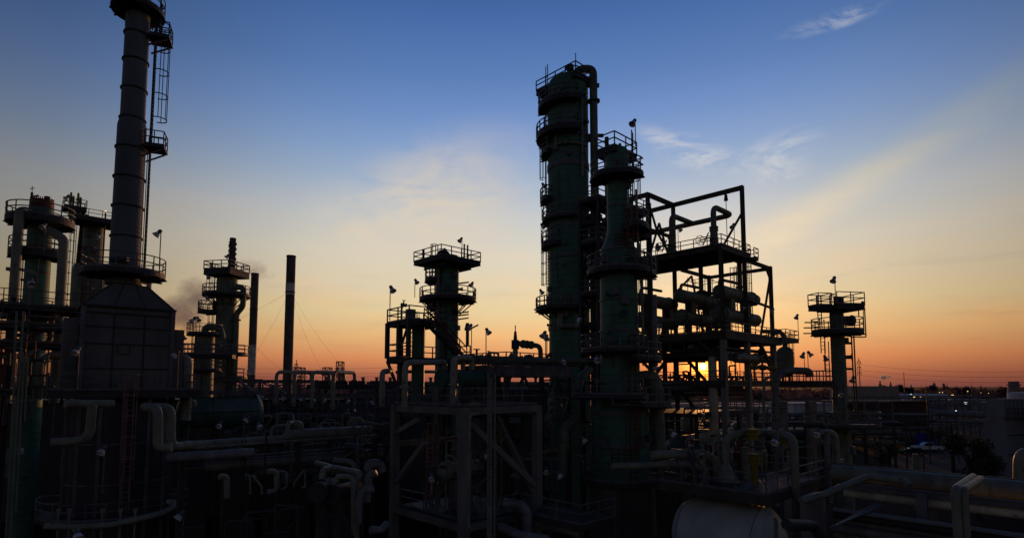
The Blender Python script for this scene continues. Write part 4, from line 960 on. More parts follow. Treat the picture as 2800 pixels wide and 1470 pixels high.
for i in range(22):
    r_ = random.Random(90 + i); a = gm(r_.uniform(.6, 5.8), r_.uniform(.8, SM - .8), zl); mb = MB(); h = r_.uniform(.8, 5.5)
    mb.tube([a, a + V((0, 0, h)), a + V((r_.uniform(-1, 1), .6, h)), a + V((r_.uniform(-1, 1), .6, h - .8))], r_.uniform(.04, .1), 6, bend=.2)
    if i % 4 == 0: valve(mb, a + V((0, 0, h * .5)), (0, 0, 1), .18)
    solo('small_bore_pipe', mb, (OLIVE, CREAM, STEEL)[i % 3], 'thin process pipe standing inside the centre frame', 'pipe', 'thin pipes inside the centre frame')
lx = thing('access_ladder', 'faded red caged ladder standing inside the centre frame', 'ladder', gm(1.5, 5.4, zl)); ladder(lx, gm(1.5, 5.4, zl), gm(1.5, 5.4, zl + 4.5), -gm.b, True, m=PINK, hoop=.8)
# low walkway platforms right of the frame foot
gq = Grid((W(1590, 1440, 31).x, 31)); qf = thing('walkway', 'low railed walkway between the centre frame and the green column skirt', 'walkway', gq(0, 2, 0))
rectplat(qf, gq, 0, 3, 0, 5.2, 6.6, 'ad', th=.25, r=.027)
mb = MB()
for u, v in ((.1, .1), (.1, 5), (2.9, .1), (2.9, 5)): mb.bar(gq(u, v, 0), gq(u, v, 6.4), .2)
part('leg', mb, BEAM, qf)
# ------------------------------------------------------------------ tall green column (rear) of the pair
tc_ = Col('process_column', 'tallest dark green clad column with pale bands and curved overhead pipe', 1557, 900, 60,
          [(243, 105), (330, 106), (505, 107), (980, 112), (1100, 113)], GREEN, dome=1.5, base=0, seams=((381, .5), (462, .6), (592, .25), (626, .2), (707, .3), (898, .45)))
X0 = tc_
gt = Grid((W(1583, 1055, 57.6).x, 57.6)); zt = W(1583, 196, 57.6).z
rectplat(X0.root, gt, -.2, 2.6, -.1, 5.6, zt, 'abd', th=.55, r=.045)
mb = MB()
for v in (.8, 2.5, 4.4): mb.ibeam(gt(0, v, zt - .6), gt(2.4, v, zt - .6), .25, .5)
part('deck_beam', mb, DARK, X0.root)
mb = MB(); q = gt(.4, 1.2, zt); mb.cyl(q, q + V((0, 0, 1.1)), .3, n=10); mb.cyl(q + V((0, 0, .9)), q + V((0, 0, 1.3)), .45, n=10); q = gt(.6, 3.2, zt); mb.cyl(q, q + V((0, 0, .8)), .38, .3, 10); q = gt(.2, .2, zt); mb.cyl(q, q + V((0, 0, 2.2)), .05, n=6)
part('top_nozzle', mb, DARK, X0.root)
q = X0.at(-18, .5, 0); zo = W(1620, 203, 60).z
qx = W(1628, 1000, 59.3)
pipe('fat overhead pipe curving off the tallest column and down its right side', [gt(1.3, 2.6, zt + .35), (q.x - 1.2, q.y, zo + .1), (q.x + .15, q.y - .2, zo), (q.x + .15, q.y - .2, 8)], .42, OLIVE, bend=1.3, flanges=(2.09,), n=18)
mb = MB(); mb.bar((q.x - .9, q.y, X0.z(245)), (q.x + .8, q.y, X0.z(245)), .3, .4); mb.bar((q.x - .9, q.y, X0.z(380)), (q.x + 1.2, q.y, X0.z(380)), .3, .3); part('pipe_clamp', mb, DARK, X0.root)
X0.plat(292, 3.25, 165, 285, th=.55, m=DARK, r=.045)
X0.plat(372, 3.45, 150, 285, th=.6, m=DARK, r=.045)
X0.plat(418, 2.95, 160, 215, th=.5, r=.045)
X0.plat(546, 3.05, 165, 215, th=.4, r=.045)
X0.plat(602, 2.85, 0, 360, th=.3, r=.045)
X0.plat(668, 2.95, 160, 240, th=.5, r=.045)
X0.plat(843, 3.55, 150, 300, th=.35, r=.045)
mb = MB()
for a in (170, 200, 230): mb.bar(X0.at(a, 1.6, X0.z(842)), X0.at(a, 0, X0.z(872)), .16)
part('knee_brace', mb, DARK, X0.root)
X0.lad(838, 662, 196, True, hoop=1.0); X0.lad(662, 590, 200, True, hoop=1.0); X0.lad(590, 546, 196, True, hoop=1.0); X0.lad(546, 418, 186, True, hoop=1.6); X0.lad(361, 277, 190, True, hoop=1.0); X0.lad(277, 215, 200, True, hoop=1.0)
def hug(c, L_, out=.22): return [c.at(a, out, c.z(y)) for a, y in L_]
arcp = lambda a0, a1, y: [(a0 + (a1 - a0) * i / 5, y) for i in range(6)]
pipe('upper thin cream pipe wrapping the front of the tallest column', hug(X0, [(225, 262), (228, 283)] + arcp(232, 302, 287) + [(302, 292), (302, 330), (302, 420), (302, 500)]), .12, CREAM, bend=.3)
pipe('short cream branch pipe under the upper balcony of the tallest column', hug(X0, [(218, 287), (230, 282), (243, 276), (250, 270), (250, 262)]), .12, CREAM, bend=.3)
pipe('lower thin cream pipe wrapping the tallest column above its pale band', hug(X0, [(232, 358), (232, 400), (232, 417)] + arcp(236, 318, 415)), .10, CREAM, bend=.3)
pipe('cream offset pipe with elbow low on the tallest column', hug(X0, [(262, 815), (262, 868)] + arcp(240, 262, 868)[::-1][:4]), .2, CREAMB, bend=.3)
pipe('pale ribbed elbow pipe crossing low on the front of the tallest column', hug(X0, [(243, 866), (243, 893)] + arcp(246, 320, 897), .4), .28, CREAMB, bend=.5)
mb = MB()
for px in (1501, 1541): q = W(px, 838, 57.4); mb.cyl(q, q + V((0, 0, 1.1)), .28, n=12)
part('manway_pot', mb, SILV, X0.root)
# ------------------------------------------------------------------ front green column of the pair
fc = Col('process_column', 'nearer green column with flared cone neck and many ring platforms', 1693, 850, 42,
         [(420, 61), (470, 62), (484, 56), (640, 58), (645, 62), (684, 96), (700, 99), (1000, 108), (1106, 112), (1116, 152), (1298, 157), (1306, 160)], GREEN, dome=.55, base=W(1693, 1306, 42).z, seams=((497, .14), (566, .14), (640, .2), (686, .18), (822, .12), (905, .12), (1128, .25), (1212, .28)))
C0 = fc
mb = MB(); zc = C0.pr[-1][0]; mb.rev((C0.x, C0.y, 0), (0, 0, 1), [(zc - .01, 2.35), (1.2, 2.45), (.01, 2.6)], 44); part('skirt', mb, CONC, C0.root, 'bare concrete base')
gk = Grid((W(1690, 1055, 40.9).x, 40.9)); zk = W(1690, 396, 40.9).z
rectplat(C0.root, gk, 0, 2.9, 0, 1.75, zk, 'abcd', th=.42, r=.036)
mb = MB(); q = gk(1.1, .9, zk); mb.cyl(q, q + V((0, 0, .55)), .42, .2, 14); mb.cyl(q + V((.5, 0, 0)), q + V((.5, 0, .7)), .12, n=8); mb.cyl(q + V((-.5, 0, .3)), q + V((-.5, 0, 1.2)), .16, n=8); mb.cyl(q - V((0, 0, .9)), q, .28, n=12); part('top_nozzle', mb, DARK, C0.root)
C0.plat(485, 2.05, 150, 330, th=.3, r=.034); C0.plat(624, 2.3, -75, 30, th=.3, r=.034); C0.plat(741, 2.35, 0, 360, th=.3, r=.034)
C0.plat(956, 2.9, 180, 300, th=.25, r=.034); C0.plat(979, 3.0, -75, 0, th=.25, r=.034)
C0.plat(1076, 3.55, 180, 285, th=.3, r=.034); C0.plat(1098, 3.6, -72, -5, th=.3, r=.034); C0.plat(1303, 2.85, 0, 360, th=.3, r=.034)
for y0, y1, a in ((485, 400, -20), (624, 490, -30), (741, 628, -68), (956, 745, -22), (1076, 960, -72), (1300, 1105, -80)): C0.lad(y0, y1, a, True, m=RED if a < -60 else DARK, hoop=1.0, out=.3)
C0.lad(752, 700, -10, True, hoop=.6)
ringplat(C0.root, C0.c, C0.z(752), C0.R(C0.z(752)), 2.75, -40, 0, th=.25, r=.034)
mb = MB(); z0, z1 = C0.z(684), C0.z(646)
for k in range(6): t = -112 + k * 10; mb.bar(C0.at(t, .04, z0), C0.at(t, .04, z1), .04)
for k in range(4):
    z = z0 + (z1 - z0) * (k + .5) / 4
    for j in range(5): mb.bar(C0.at(-112 + j * 10, .04, z), C0.at(-102 + j * 10, .04, z), .04)
part('cone_grid', mb, RED, C0.root)
pipe('slim cream riser strapped to the right of the nearer green column', [C0.at(-30, .35, C0.z(1000)), C0.at(-30, .35, C0.z(800)), C0.at(-38, .75, C0.z(640)), C0.at(-38, .75, C0.z(530))], .10, CREAM, bend=.4)
q = C0.at(-24, .45, 0); pipe('aluminium clad vertical pipe right of the nearer green column', [(q.x, q.y, W(1755, 1000, 41).z), (q.x, q.y, W(1755, 806, 41).z)], .20, SILV, bands=.45)
pipe('fat olive elbow pipe turning down beside the lower green column', [C0.at(-20, .0, C0.z(1030)), C0.at(-22, 1.0, C0.z(1026)), C0.at(-22, 1.15, C0.z(1060)), C0.at(-22, .75, C0.z(1250))], .42, OLIVE, bend=1.0, bands=.6, n=16)
pipe('olive foot elbow joining the column near the skirt', [C0.at(-26, .5, C0.z(1220)), C0.at(-27, .55, C0.z(1236)), C0.at(-25, 1.5, C0.z(1238))], .3, OLIVE, bend=.5, n=14)
pipe('leaning olive pipe behind the left lower balcony of the green column', [W(1578, 1072, 43), W(1590, 1030, 44), W(1612, 1010, 45)], .33, OLIVE, bend=.6, n=14)
pipe('horizontal olive pipe reaching left from the green column to the bridge', [W(1470, 986, 44), W(1560, 986, 44), W(1640, 986, 44.2)], .22, OLIVE)
pipe('thin grey drain line zigzagging below the left lower balcony', [W(1560, 1084, 39.5), W(1674, 1084, 38.5), W(1676, 1106, 38.5), W(1790, 1107, 38)], .035, STEEL, bend=.1)
mb = MB(); q = C0.at(-88, .02, C0.z(1216)); 
for k in range(5): mb.bar(C0.at(-118 + k * 12, .1, C0.z(1216)), C0.at(-118 + k * 12, .1, C0.z(1258)), .04)
for y in (1218, 1230, 1242, 1256):
    for j in range(4): mb.bar(C0.at(-118 + j * 12, .1, C0.z(y)), C0.at(-106 + j * 12, .1, C0.z(y)), .04)
part('ladder_gate', mb, RED, C0.root)
# steel pipe tower between the two columns
gz = Grid((W(1642, 1055, 49).x, 49)); pt = thing('steel_structure', 'narrow dark steel pipe tower squeezed between the two green columns', 'steel frame', gz(1, 1, 0))
zq = [W(1594, y, 50).z for y in (545, 600, 660, 720, 800, 880, 960, 1040)]
mb = MB(); cw, cd = 2.0, 2.05
for u, v in ((0, 0), (cw, 0), (0, cd), (cw, cd)): mb.ibeam(gz(u, v, 0), gz(u, v, zq[0]), .26, .3)
for z in zq:
    for (u0, v0, u1, v1) in ((0, 0, cw, 0), (0, cd, cw, cd), (0, 0, 0, cd), (cw, 0, cw, cd)): mb.ibeam(gz(u0, v0, z - .2), gz(u1, v1, z - .2), .2, .3)
for i in range(len(zq) - 1):
    a, b = (0, cw) if i % 2 else (cw, 0); mb.bar(gz(a, 0, zq[i + 1]), gz(b, 0, zq[i]), .12); mb.bar(gz(a, cd, zq[i]), gz(b, cd, zq[i + 1]), .12)
part('frame', mb, DARK, pt)
for i in (0, 2, 4, 6): rectplat(pt, gz, -.1, cw + .2, -.1, cd + .15, zq[i], 'acd', th=.25, r=.036)
sg = MB()
for i in range(2, 7):
    for k in (0, .7): sg.bar(gz(cw + .3, 1.2 + k * .2, zq[i + 1]), gz(.2, 2.2 + k * .2, zq[i]), .06, .25)
    for j in range(9): q = gz(cw + .3, 1.2, zq[i + 1]).lerp(gz(.2, 2.2, zq[i]), j / 9); sg.bar(q, q + gz.b * .5, .2, .04)
part('stair', sg, DARK, pt)
for i, (u, v, r) in enumerate(((.6, .5, .24), (1.7, .7, .18), (1.2, 1.6, .3))): pipe(('left', 'right', 'thickest')[i] + ' upright process pipe inside the narrow pipe tower', [gz(u, v, 3), gz(u, v, zq[1]), gz(u + .8, v + .4, zq[1] + .5)], r, DARK if i != 1 else STEEL, bend=.5)
gh = Grid((W(1660, 1055, 56).x, 56)); et = thing('steel_structure', 'dark braced steel bay with railed floors right behind the nearer green column', 'steel frame', gh(2, 2, 0))
zz = [W(1700, y, 56).z for y in (535, 605, 690)]; mb = MB()
for u, v in ((4.5, 0), (4.5, 3), (0, 3), (8.2, 0), (8.2, 3)): mb.ibeam(gh(u, v, 0), gh(u, v, zz[0] + .5), .3, .3)
for z in zz: mb.ibeam(gh(0, 0, z - .2), gh(8.2, 0, z - .2), .2, .3); mb.ibeam(gh(4.5, 0, z - .2), gh(4.5, 3, z - .2), .2, .3)
for i in range(2): mb.bar(gh(0, 0, zz[i + 1]), gh(4.5, 0, zz[i]), .14); mb.bar(gh(4.5, 0, zz[i + 1]), gh(2.2, 0, zz[i]), .14)
part('frame', mb, DARK, et)
for z in zz: rectplat(et, gh, 0, 8.3, -.1, 3.2, z, 'abc', th=.3, r=.04)
# ------------------------------------------------------------------ big open steel structure in front of the sun
gr = Grid((W(1981, 1055, 59).x, 59)); S8, S5, S12 = 8.7, 5.7, 12.9
def zy(py, d=59): return W(1981, py, d).z
zT, zM, zL = zy(668), zy(905), zy(1042); zR = W(2050, 505, 62.7).z
bs = thing('steel_structure', 'large open beam structure carrying exchangers in front of the setting sun', 'steel frame', gr(4, 4, 0))
mb = MB(); I = lambda p, q, w=.34, h=.42: mb.ibeam(p, q, w, h)
for u, v, z in ((0, 0, zT - .4), (S5, 0, zR), (0, S8, zR), (S5, S8, zR), (S12, 0, W(2122, 727, 67.8).z), (S12, 7.85, W(2122, 727, 67.8).z), (0, S8 * 1.75, zT), (S5, S8 * 1.75, zR), (S12 + 1.1, S8 * 1.75, zM)): I(gr(u, v, 0), gr(u, v, z), .38, .42)
zB = W(2122, 729, 67.8).z
for p, q in (((S5, 0), (S5, S8 * 1.75)), ((0, S8), (0, S8 * 1.75)), ((0, S8), (S5, S8))): I(gr(*p, zR - .25), gr(*q, zR - .25), .34, .5)
for p, q in (((S5, 0), (S12, 0)), ((S12, 0), (S12, 7.85)), ((S5, 7.85), (S12, 7.85)), ((0, S8), (0, S8 * 1.75))): I(gr(*p, zB - .2), gr(*q, zB - .2), .3, .4)
I(gr(0, S8, zT + 3.4), gr(S5, S8, zT + 3.4), .3, .35)
part('frame', mb, BEAM, bs)
mb = MB()
for p, q, z0, z1 in (((S5, .1), (S5, 3.2), zT + 4.6, zT + .1), ((.1, S8), (2.4, S8), zT + .1, zR - 3.2), ((2.4, S8), (4.8, S8), zR - 3.2, zT + .1), ((.1, S8), (1.9, S8), zR - 1, zT + 3.5), ((1.9, S8), (5.6, S8), zT + 3.4, zT + .4), ((S12, 0), (S12 - 3.4, 0), zB - 1.0, zM + .2), ((S12, 0), (S12 - 1.3, 0), zB - 1.6, zB - .3), ((S12, S8), (S12 - 3, S8), zM, zB - .3), ((S5, S8), (S12 - 3, S8), zB - 3, zB - .3)):
    mb.bar(gr(*p, z0), gr(*q, z1), .2)
mb.bar(gr(S12, 0, zB - 5), gr(S5, 0, zB - 4.6), .24)
for a, b, z0, z1 in ((0, S5, zL - 5.5, zL - .3), (S12, S5, zL - 5.5, zL - .3), (0, S5, zL + .2, zM - 1), (S12, S5, zL + .2, zM - 1)):
    mb.bar(gr(a, S8, z0), gr(b, S8, z1), .3); mb.bar(gr(a, S8 * 1.75, z0), gr(b, S8 * 1.75, z1), .3)
mb.bar(gr(0, .2, zM - 3), gr(0, 3, zM - .6), .28); mb.bar(gr(S12, 0, zM - 4.2), gr(S12 - 4, 0, zM - .6), .35)
part('brace', mb, BEAM, bs)
rectplat(bs, gr, -.2, S5 + 1.2, -.2, S8 * 1.6, zT, 'abd', th=.55, m=BEAM, r=.038)
rectplat(bs, gr, -.4, S12 + 1.4, -.5, S8 * 1.75, zM, 'abd', th=.8, m=BEAM, r=.038)
rectplat(bs, gr, -.4, S12 + .6, -.2, S8 * 1.75, zL, 'abcd', th=.55, m=BEAM, r=.036)
rectplat(bs, Grid(gr(S5 + 1.2, 0), 46), 0, 1.2, -.6, 1.6, zT - .3, 'abc', th=.3, m=DARK, r=.038)
rectplat(bs, Grid(gr(S12 + 1.4, -1.0), 46), 0, 4.2, 0, 2.0, zy(903), 'abcd', th=.4, m=DARK, r=.04)
mb = MB(); zp = zy(981)
for v, dd in ((0, 60), (S8, 67), (S8 * 1.75, 72)): z = W(1981, 976, dd).z; mb.ibeam(gr(0, v, z), gr(S12, v, z), .4, .75)
for u in (0, S5, S12): z = W(1981, 972, 64).z; mb.ibeam(gr(u, .3, z), gr(u, S8 * 1.75 - .3, z), .4, .45)
for k in range(5): mb.ibeam(gr(.3, 1.2 + k * 1.6, zy(948)), gr(S12, 1.2 + k * 1.6, zy(948)), .2, .3)
part('pipe_support_beam', mb, BEAM, bs)
ladder(bs, gr(S5 + 1.3, .3, zM), gr(S5 + 1.3, .3, zT - .3), gr.a, True, hoop=1.6, r=.03)
ladder(bs, gr(S12 + 4.2, -.2, zM - 5.2), gr(S12 + 4.2, -.2, zM - .3), gr.b * -1, True, hoop=1.4, r=.03)
def hoist(u, v): 
    a = gr(u, v, zR - .5); t = thing('hoist', 'chain hoist with long hook line hanging from the top beam', 'hoist', a); m1 = MB(); m1.cyl(a - V((0, 0, .1)), a - V((0, 0, .8)), .16, .24, 10); part('hoist_body', m1, DARK, t); m1 = MB(); m1.bar(a - V((0, 0, .8)), a - V((0, 0, 6.2)), .06); part('chain', m1, DARK, t)
hoist(S5, 1.9)
zH = W(2012, 588, 63.5).z; zE = W(1961, 561, 60.4).z + .1
for u in (0, S5, S12):
    mb = MB(); mb.box(gr(u, -.02, (zM - .8) / 2), .56, .56, zM - .8, gr.rz); part('fireproofed_leg', mb, FIRE_LIT, bs)
header = 'fat olive header pipe running under the top beams with two side legs'
pipe(header, [gr(S5 - .4, 13.5, zH), gr(S5 - .4, 1.1, zH), gr(.85, 1.1, zH), gr(.85, 1.1, zT)], .30, OLIVE, bend=.9, n=16)
pipe('olive branch pipe dropping from the header onto the upper deck', [gr(S5 - .4, 5.9, zH), gr(.4, 5.9, zH), gr(.4, 5.9, zT)], .30, OLIVE, bend=.9, n=16)
for i, (u, v) in enumerate(((.85, 1.1), (.4, 5.9))):
    mb = MB(); p = gr(u, v, zT)
    for h in (.7, 1.0, 1.9, 2.2): mb.cyl(p + V((0, 0, h - .09)), p + V((0, 0, h + .09)), .47, n=16)
    mb.cyl(p + V((0, 0, 1.0)), p + V((0, 0, 1.9)), .4, n=16); mb.cyl(p, p + V((0, 0, .6)), .75, .4, 16)
    handwheel(mb, p - gr.b * -1.6 + V((0, 0, 1.1)), gr.a + V((0, 0, .4)), .52); mb.bar(p + V((0, 0, 1.2)), p + gr.b * 1.6 + V((0, 0, 1.1)), .12)
    mb.bar(p + gr.b * 1.3 + V((0, 0, .5)), p + gr.b * .3 + gr.a * -.6 + V((0, 0, 1.6)) , .1)
    solo('valve', mb, OLIVE, ('right' if i == 0 else 'left') + ' of two large flanged handwheel valves on the upper deck', 'valve')
# heat exchangers, stacked in pairs
def exch(v, u0, u1, z, r, lb_, head):
    a = gr(u0, v, z); t = thing('heat_exchanger', lb_, 'heat exchanger', a); Lx = u1 - u0; mb = MB()
    if head: pf = [(-.35, .02), (-.3, r * .55), (-.12, r * .9), (.05, r), (.5, r), (.5, r * 1.2), (.72, r * 1.2), (.72, r * .92), (Lx, r * .92), (Lx + .25, r * .6), (Lx + .35, .02)]
    else: pf = [(-.5, .02), (-.45, r * .4), (-.3, r * .75), (-.1, r * .95), (.05, r), (Lx - 1.4, r), (Lx - 1.4, r * 1.15), (Lx - 1.2, r * 1.15), (Lx - 1.2, r), (Lx, r * .9), (Lx + .3, r * .5), (Lx + .4, .02)]
    mb.rev(a, gr.a, pf, 30); part('shell', mb, OLIVE, t)
    for k in (.22, .75):
        mb = MB(); c = gr(u0 + Lx * k, v, 0); mb.bar(V((c.x, c.y, z - r * .6)), V((c.x, c.y, z - r - .9)), .4, r * 1.3); part('saddle', mb, BEAM, t)
    if head:
        mb = MB()
        for k in range(16): th = 2 * PI * k / 16; o = (gr.b * math.cos(th) + V((0, 0, 1)) * math.sin(th)) * r * 1.08; mb.cyl(a + o + gr.a * .42, a + o + gr.a * .8, .05, n=6)
        part('head_bolt', mb, DARK, t)
for i, (v, u0, u1) in enumerate(((.85, 1.1, 10.2), (5.3, .8, 9.8), (9.7, -.6, 7.0))):
    n_ = ('right', 'middle', 'left')[i]
    exch(v, u0, u1, zy(797, 60.5) , .76, 'upper exchanger of the %s stacked pair on the open structure' % n_, False)
    exch(v, u0 - .3, u1, zy(858, 60.5), .8, 'lower exchanger with bolted round head in the %s stacked pair' % n_, True)
    if i < 2:
        p = gr(u0 + 5.2 - i * .2, v, zy(797, 60.5) + .7); mb = MB(); mb.tube([p, V((p.x, p.y, zT - .6))], .27, 12); mb.cyl(p + V((0, 0, .3)), p + V((0, 0, .48)), .45, n=14); solo('pipe', mb, OLIVE, 'fat vertical pipe dropping from the upper deck into the %s exchanger pair' % n_, 'pipe')
    p = gr(u0 + 1.0, v, zy(797, 60.5) + .6); q = gr(u0 + 5, v + .1, zy(797, 60.5) + 1.5)
    pipe('cream bypass pipe hooking over the %s upper exchanger' % n_, [p + gr.b * .4, V((p.x, p.y, q.z)) + gr.b * .4, q], .17, OLIVE, bend=.5)
    for u in (2.4, 6.5):
        p = gr(u0 + u, v, 0); mb = MB(); mb.bar(V((p.x, p.y, zy(858, 60.5) + .6)), V((p.x, p.y, zy(797, 60.5) - .55)), .9, 1.0); solo('pipe_nozzle', mb, OLIVE, '%s stub duct joining the two exchangers of the %s pair' % ('near' if u < 3 else 'far', n_), 'nozzle')
scf = thing('scaffold', 'thin scaffold poles and boards around the middle exchangers', 'scaffold', gr(6.5, 6.2, zM)); mb = MB()
for u in (5.0, 6.8, 8.6):
    for v in (4.4, 6.6): mb.bar(gr(u, v, zM), gr(u, v, zM + 7.2), .06)
for h in (1.6, 3.4, 5.2, 6.8):
    for v in (4.4, 6.6): mb.bar(gr(4.6, v, zM + h), gr(9, v, zM + h), .06)
    for u in (5.0, 6.8, 8.6): mb.bar(gr(u, 4.2, zM + h + .05), gr(u, 6.8, zM + h + .05), .06)
part('pole', mb, DARK, scf); mb = MB()
for h in (3.5, 5.3): mb.box(gr(6.8, 5.5, zM + h + .1), 3.6, 2.0, .06, gr.rz)
part('board', mb, BEAM, scf)
# piping under the exchanger deck
pz = gr(-.6, 3.0); 
pipe('huge cream elbow pipe dropping past the left side of the sunset', [gr(4.4, -.2, zy(972)), gr(2.0, .9, zy(968)), gr(.3, 1.42, zy(968)), gr(.3, 1.42, zy(1190)), gr(-.2, 2.9, zy(1200)), gr(-.9, 3.6, zy(1205)), gr(-.9, 3.6, 4)], .45, CREAM_LIT, bend=1.0, n=20)
mb = MB(); a = gr(2.6, -.1, zy(975)); mb.rev(a, gr.a, [(-.3, .02), (-.2, .4), (0, .55), (5.0, .55), (5.2, .5), (5.3, .3), (5.35, .02)], 22); mb.cyl(a + gr.a * 4.9, a + gr.a * 5.05, .68, n=20); solo('strainer_drum', mb, OLIVE, 'horizontal capped olive drum hung below the exchanger deck', 'drum')
mb = MB(); a = gr(6.5, -2.6, zy(1015)); q = W(2148, 1000, 54); zq_ = W(2148, 1020, 54).z; z1q = W(2148, 962, 54).z
mb.rev((q.x, q.y, 0), (0, 0, 1), [(z1q + .55, .02), (z1q + .52, .25), (z1q + .38, .5), (z1q + .2, .68), (z1q, .74), (zq_, .74), (zq_ - .3, .5), (zq_ - .4, .02)], 26)
vs_ = thing('storage_tank', 'small upright olive vessel with neck pipe right of the sunset', 'vessel', (q.x, q.y, zq_ - .4)); part('shell', mb, OLIVE, vs_)
mb = MB(); mb.tube([(q.x, q.y, z1q + .5), (q.x, q.y, z1q + 1.5), (q.x - .3, q.y + .3, z1q + 2.0), (q.x - 1.6, q.y + 1.4, z1q + 2.1)], .2, 12, bend=.6); mb.cyl((q.x, q.y, z1q + .75), (q.x, q.y, z1q + .95), .36, n=14); part('neck_pipe', mb, OLIVE, vs_)
mb = MB()
for k in range(4): t = k * PI / 2 + .6; mb.bar((q.x + .6 * math.cos(t), q.y + .6 * math.sin(t), zq_), (q.x + .6 * math.cos(t), q.y + .6 * math.sin(t), zL), .12)
part('leg', mb, DARK, vs_)
pipe('silver ribbed pipe arching down in front of the small upright vessel', [W(2215, 1030, 52.5), W(2212, 1014, 52.5), W(2150, 1012, 52), W(2120, 1032, 51.5), W(2120, 1235, 51.5)], .33, SILV, bend=.9, bands=.45, n=16)
pipe('thin pale green downpipe left of the silver ribbed pipe', [W(2120, 1025, 51), W(2089, 1036, 51), W(2087, 1240, 51)], .12, CREAM, bend=.5)
pipe('cream collector pipe lying on the pump deck left of the big elbow', [W(1785, 1232, 46), W(1880, 1240, 47), W(1960, 1240, 48)], .35, CREAM, n=14)
# lower walkway linking to the right tower
gy = Grid((W(2120, 1055, 54).x, 54), 84); wy = thing('walkway', 'railed walkway between the open structure and the slim right tower', 'walkway', gy(2, 0, 0))
rectplat(wy, gy, 0, 6.8, -.6, .8, W(2200, 1044, 54).z, 'ac', th=.5, r=.038, step=.7)
mb = MB()
for u in (.6, 3.5): mb.box(gy(u, 0, 6.3), .7, .7, 12.6, gy.rz)
part('leg', mb, FIRE, wy)
# big green horizontal tanks far below the structure
a, b = W(1865, 1180, 62), W(1985, 1172, 68)
t = thing('storage_drum', 'broad teal dome ended drum low behind the big elbow pipe', 'drum', a); mb = MB(); axx = V((.72, .69, 0)); mb.rev(V((a.x, a.y, 5.9)), axx, [(-1.1, .02), (-.95, 1.3), (-.5, 2.3), (0, 2.8), (9, 2.8), (9.8, 1.6), (10, .02)], 34); part('shell', mb, TEAL, t)
rnd = random.Random(11)
for k in range(30):
    u, v = rnd.uniform(.2, S12), rnd.uniform(2.2, S8 * 1.7); z0 = zL; mb = MB(); p = gr(u, v, z0); h = rnd.uniform(.4, 1.2)
    if k % 3 == 0: valve(mb, p + V((0, 0, .6)), gr.a, .28); mb.cyl(p, p + V((0, 0, .5)), .1, n=8)
    else: mb.tube([p, p + V((0, 0, h)), p + V((0, 0, h)) + gr.b * rnd.uniform(-1.5, 1.5), p + gr.b * rnd.uniform(-1.5, 1.5)], rnd.uniform(.05, .13), 6, bend=.25)
    solo('valve' if k % 3 == 0 else 'process_pipe', mb, DARK, 'small backlit valve on the floor level with the sun' if k % 3 == 0 else 'thin backlit pipe on the floor level with the sun', 'valve' if k % 3 == 0 else 'pipe', 'backlit valves around the sun' if k % 3 == 0 else 'backlit pipes around the sun')
for k in range(18):
    u = rnd.uniform(0, S12); v = rnd.uniform(1, S8 * 1.6); mb = MB(); p = gr(u, v, zM); h = rnd.uniform(.4, 1.1); mb.tube([p, p + V((0, 0, h)), p + V((0, 0, h)) + gr.a * .7, p + gr.a * .7], rnd.uniform(.06, .14), 6, bend=.2)
    if k % 2: valve(mb, p + V((0, 0, h * .7)), gr.a, .25)
    solo('drain_pipe', mb, DARK, 'short drain pipe under the exchangers on the main deck', 'pipe', 'drain pipes under the exchangers')
for k, (v, py, r) in enumerate(((2.6, 955, .16), (4.4, 958, .24), (6.6, 962, .2), (9.5, 956, .28))): pipe(('nearest', 'second', 'third', 'farthest')[k] + ' horizontal pipe slung just under the exchanger deck', [gr(-2.5, v, zy(py)), gr(S12 + .8, v, zy(py))], r, DARK)
# ------------------------------------------------------------------ slim right tower
rt = Col('process_column', 'slim grey green tower with square top deck and round balcony at right', 2289, 900, 50,
         [(858, 40), (945, 41), (1160, 44), (1162, 52), (1300, 54)], OLIVE, dome=.35, base=0)
mb = MB(); zc = rt.z(858); mb.rev((rt.x - .1, rt.y, 0), (0, 0, 1), [(rt.z(838), .36), (zc - .1, .36)], 20); part('neck', mb, OLIVE, rt.root)
g7 = Grid((rt.x - .35, rt.y - .7), 80)
zt = rt.z(838); rectplat(rt.root, g7, -.7, 2.0, -.9, 1.6, zt, 'abc', th=.42, r=.034)
g8 = Grid((rt.x - 1.9, rt.y - .7), 80); rectplat(rt.root, g8, -.5, .8, -.6, .7, zt - .05, 'abcd', th=.38, r=.034)
mb = MB(); q = V((rt.x, rt.y, zt)); mb.cyl(q, q + V((0, 0, .9)), .2, n=10); mb.cyl(q + V((.25, -.3, .2)), q + V((.25, -.3, .8)), .26, n=10); mb.tube([q + V((-.5, 0, 0)), q + V((-.5, 0, 1.1)), q + V((-.1, 0, 1.1))], .07, 8, bend=.2); part('top_nozzle', mb, DARK, rt.root)
rt.plat(905, 2.05, 0, 360, th=.3, r=.036)
mb = MB(); q = rt.at(-10, .1, rt.z(877)); mb.cyl(q, q + V((.75, -.1, 0)), .42, n=18); mb.cyl(q + V((.5, -.07, 0)), q + V((.62, -.08, 0)), .5, n=18); part('manhole', mb, DARK, rt.root)
for py in (887, 898, 914): pass
mb = MB()
for py, a in ((882, 185), (896, 182), (911, 180)): mb.bar(rt.at(a, 1.2, rt.z(py)), rt.at(a, 2.4, rt.z(py)), .16, .1)
part('bracket_arm', mb, DARK, rt.root)
rt.lad(965, 905, 190, True, hoop=.9, out=.9); rt.lad(905, 840, 185, True, hoop=1.6, out=1.0); rt.lad(1040, 965, 188, False, out=.5)
mb = MB()
for py in (938, 1008): mb.bar(rt.at(-5, 0, rt.z(py)), rt.at(-5, .6, rt.z(py)), .2, .2)
part('pipe_bracket', mb, DARK, rt.root)
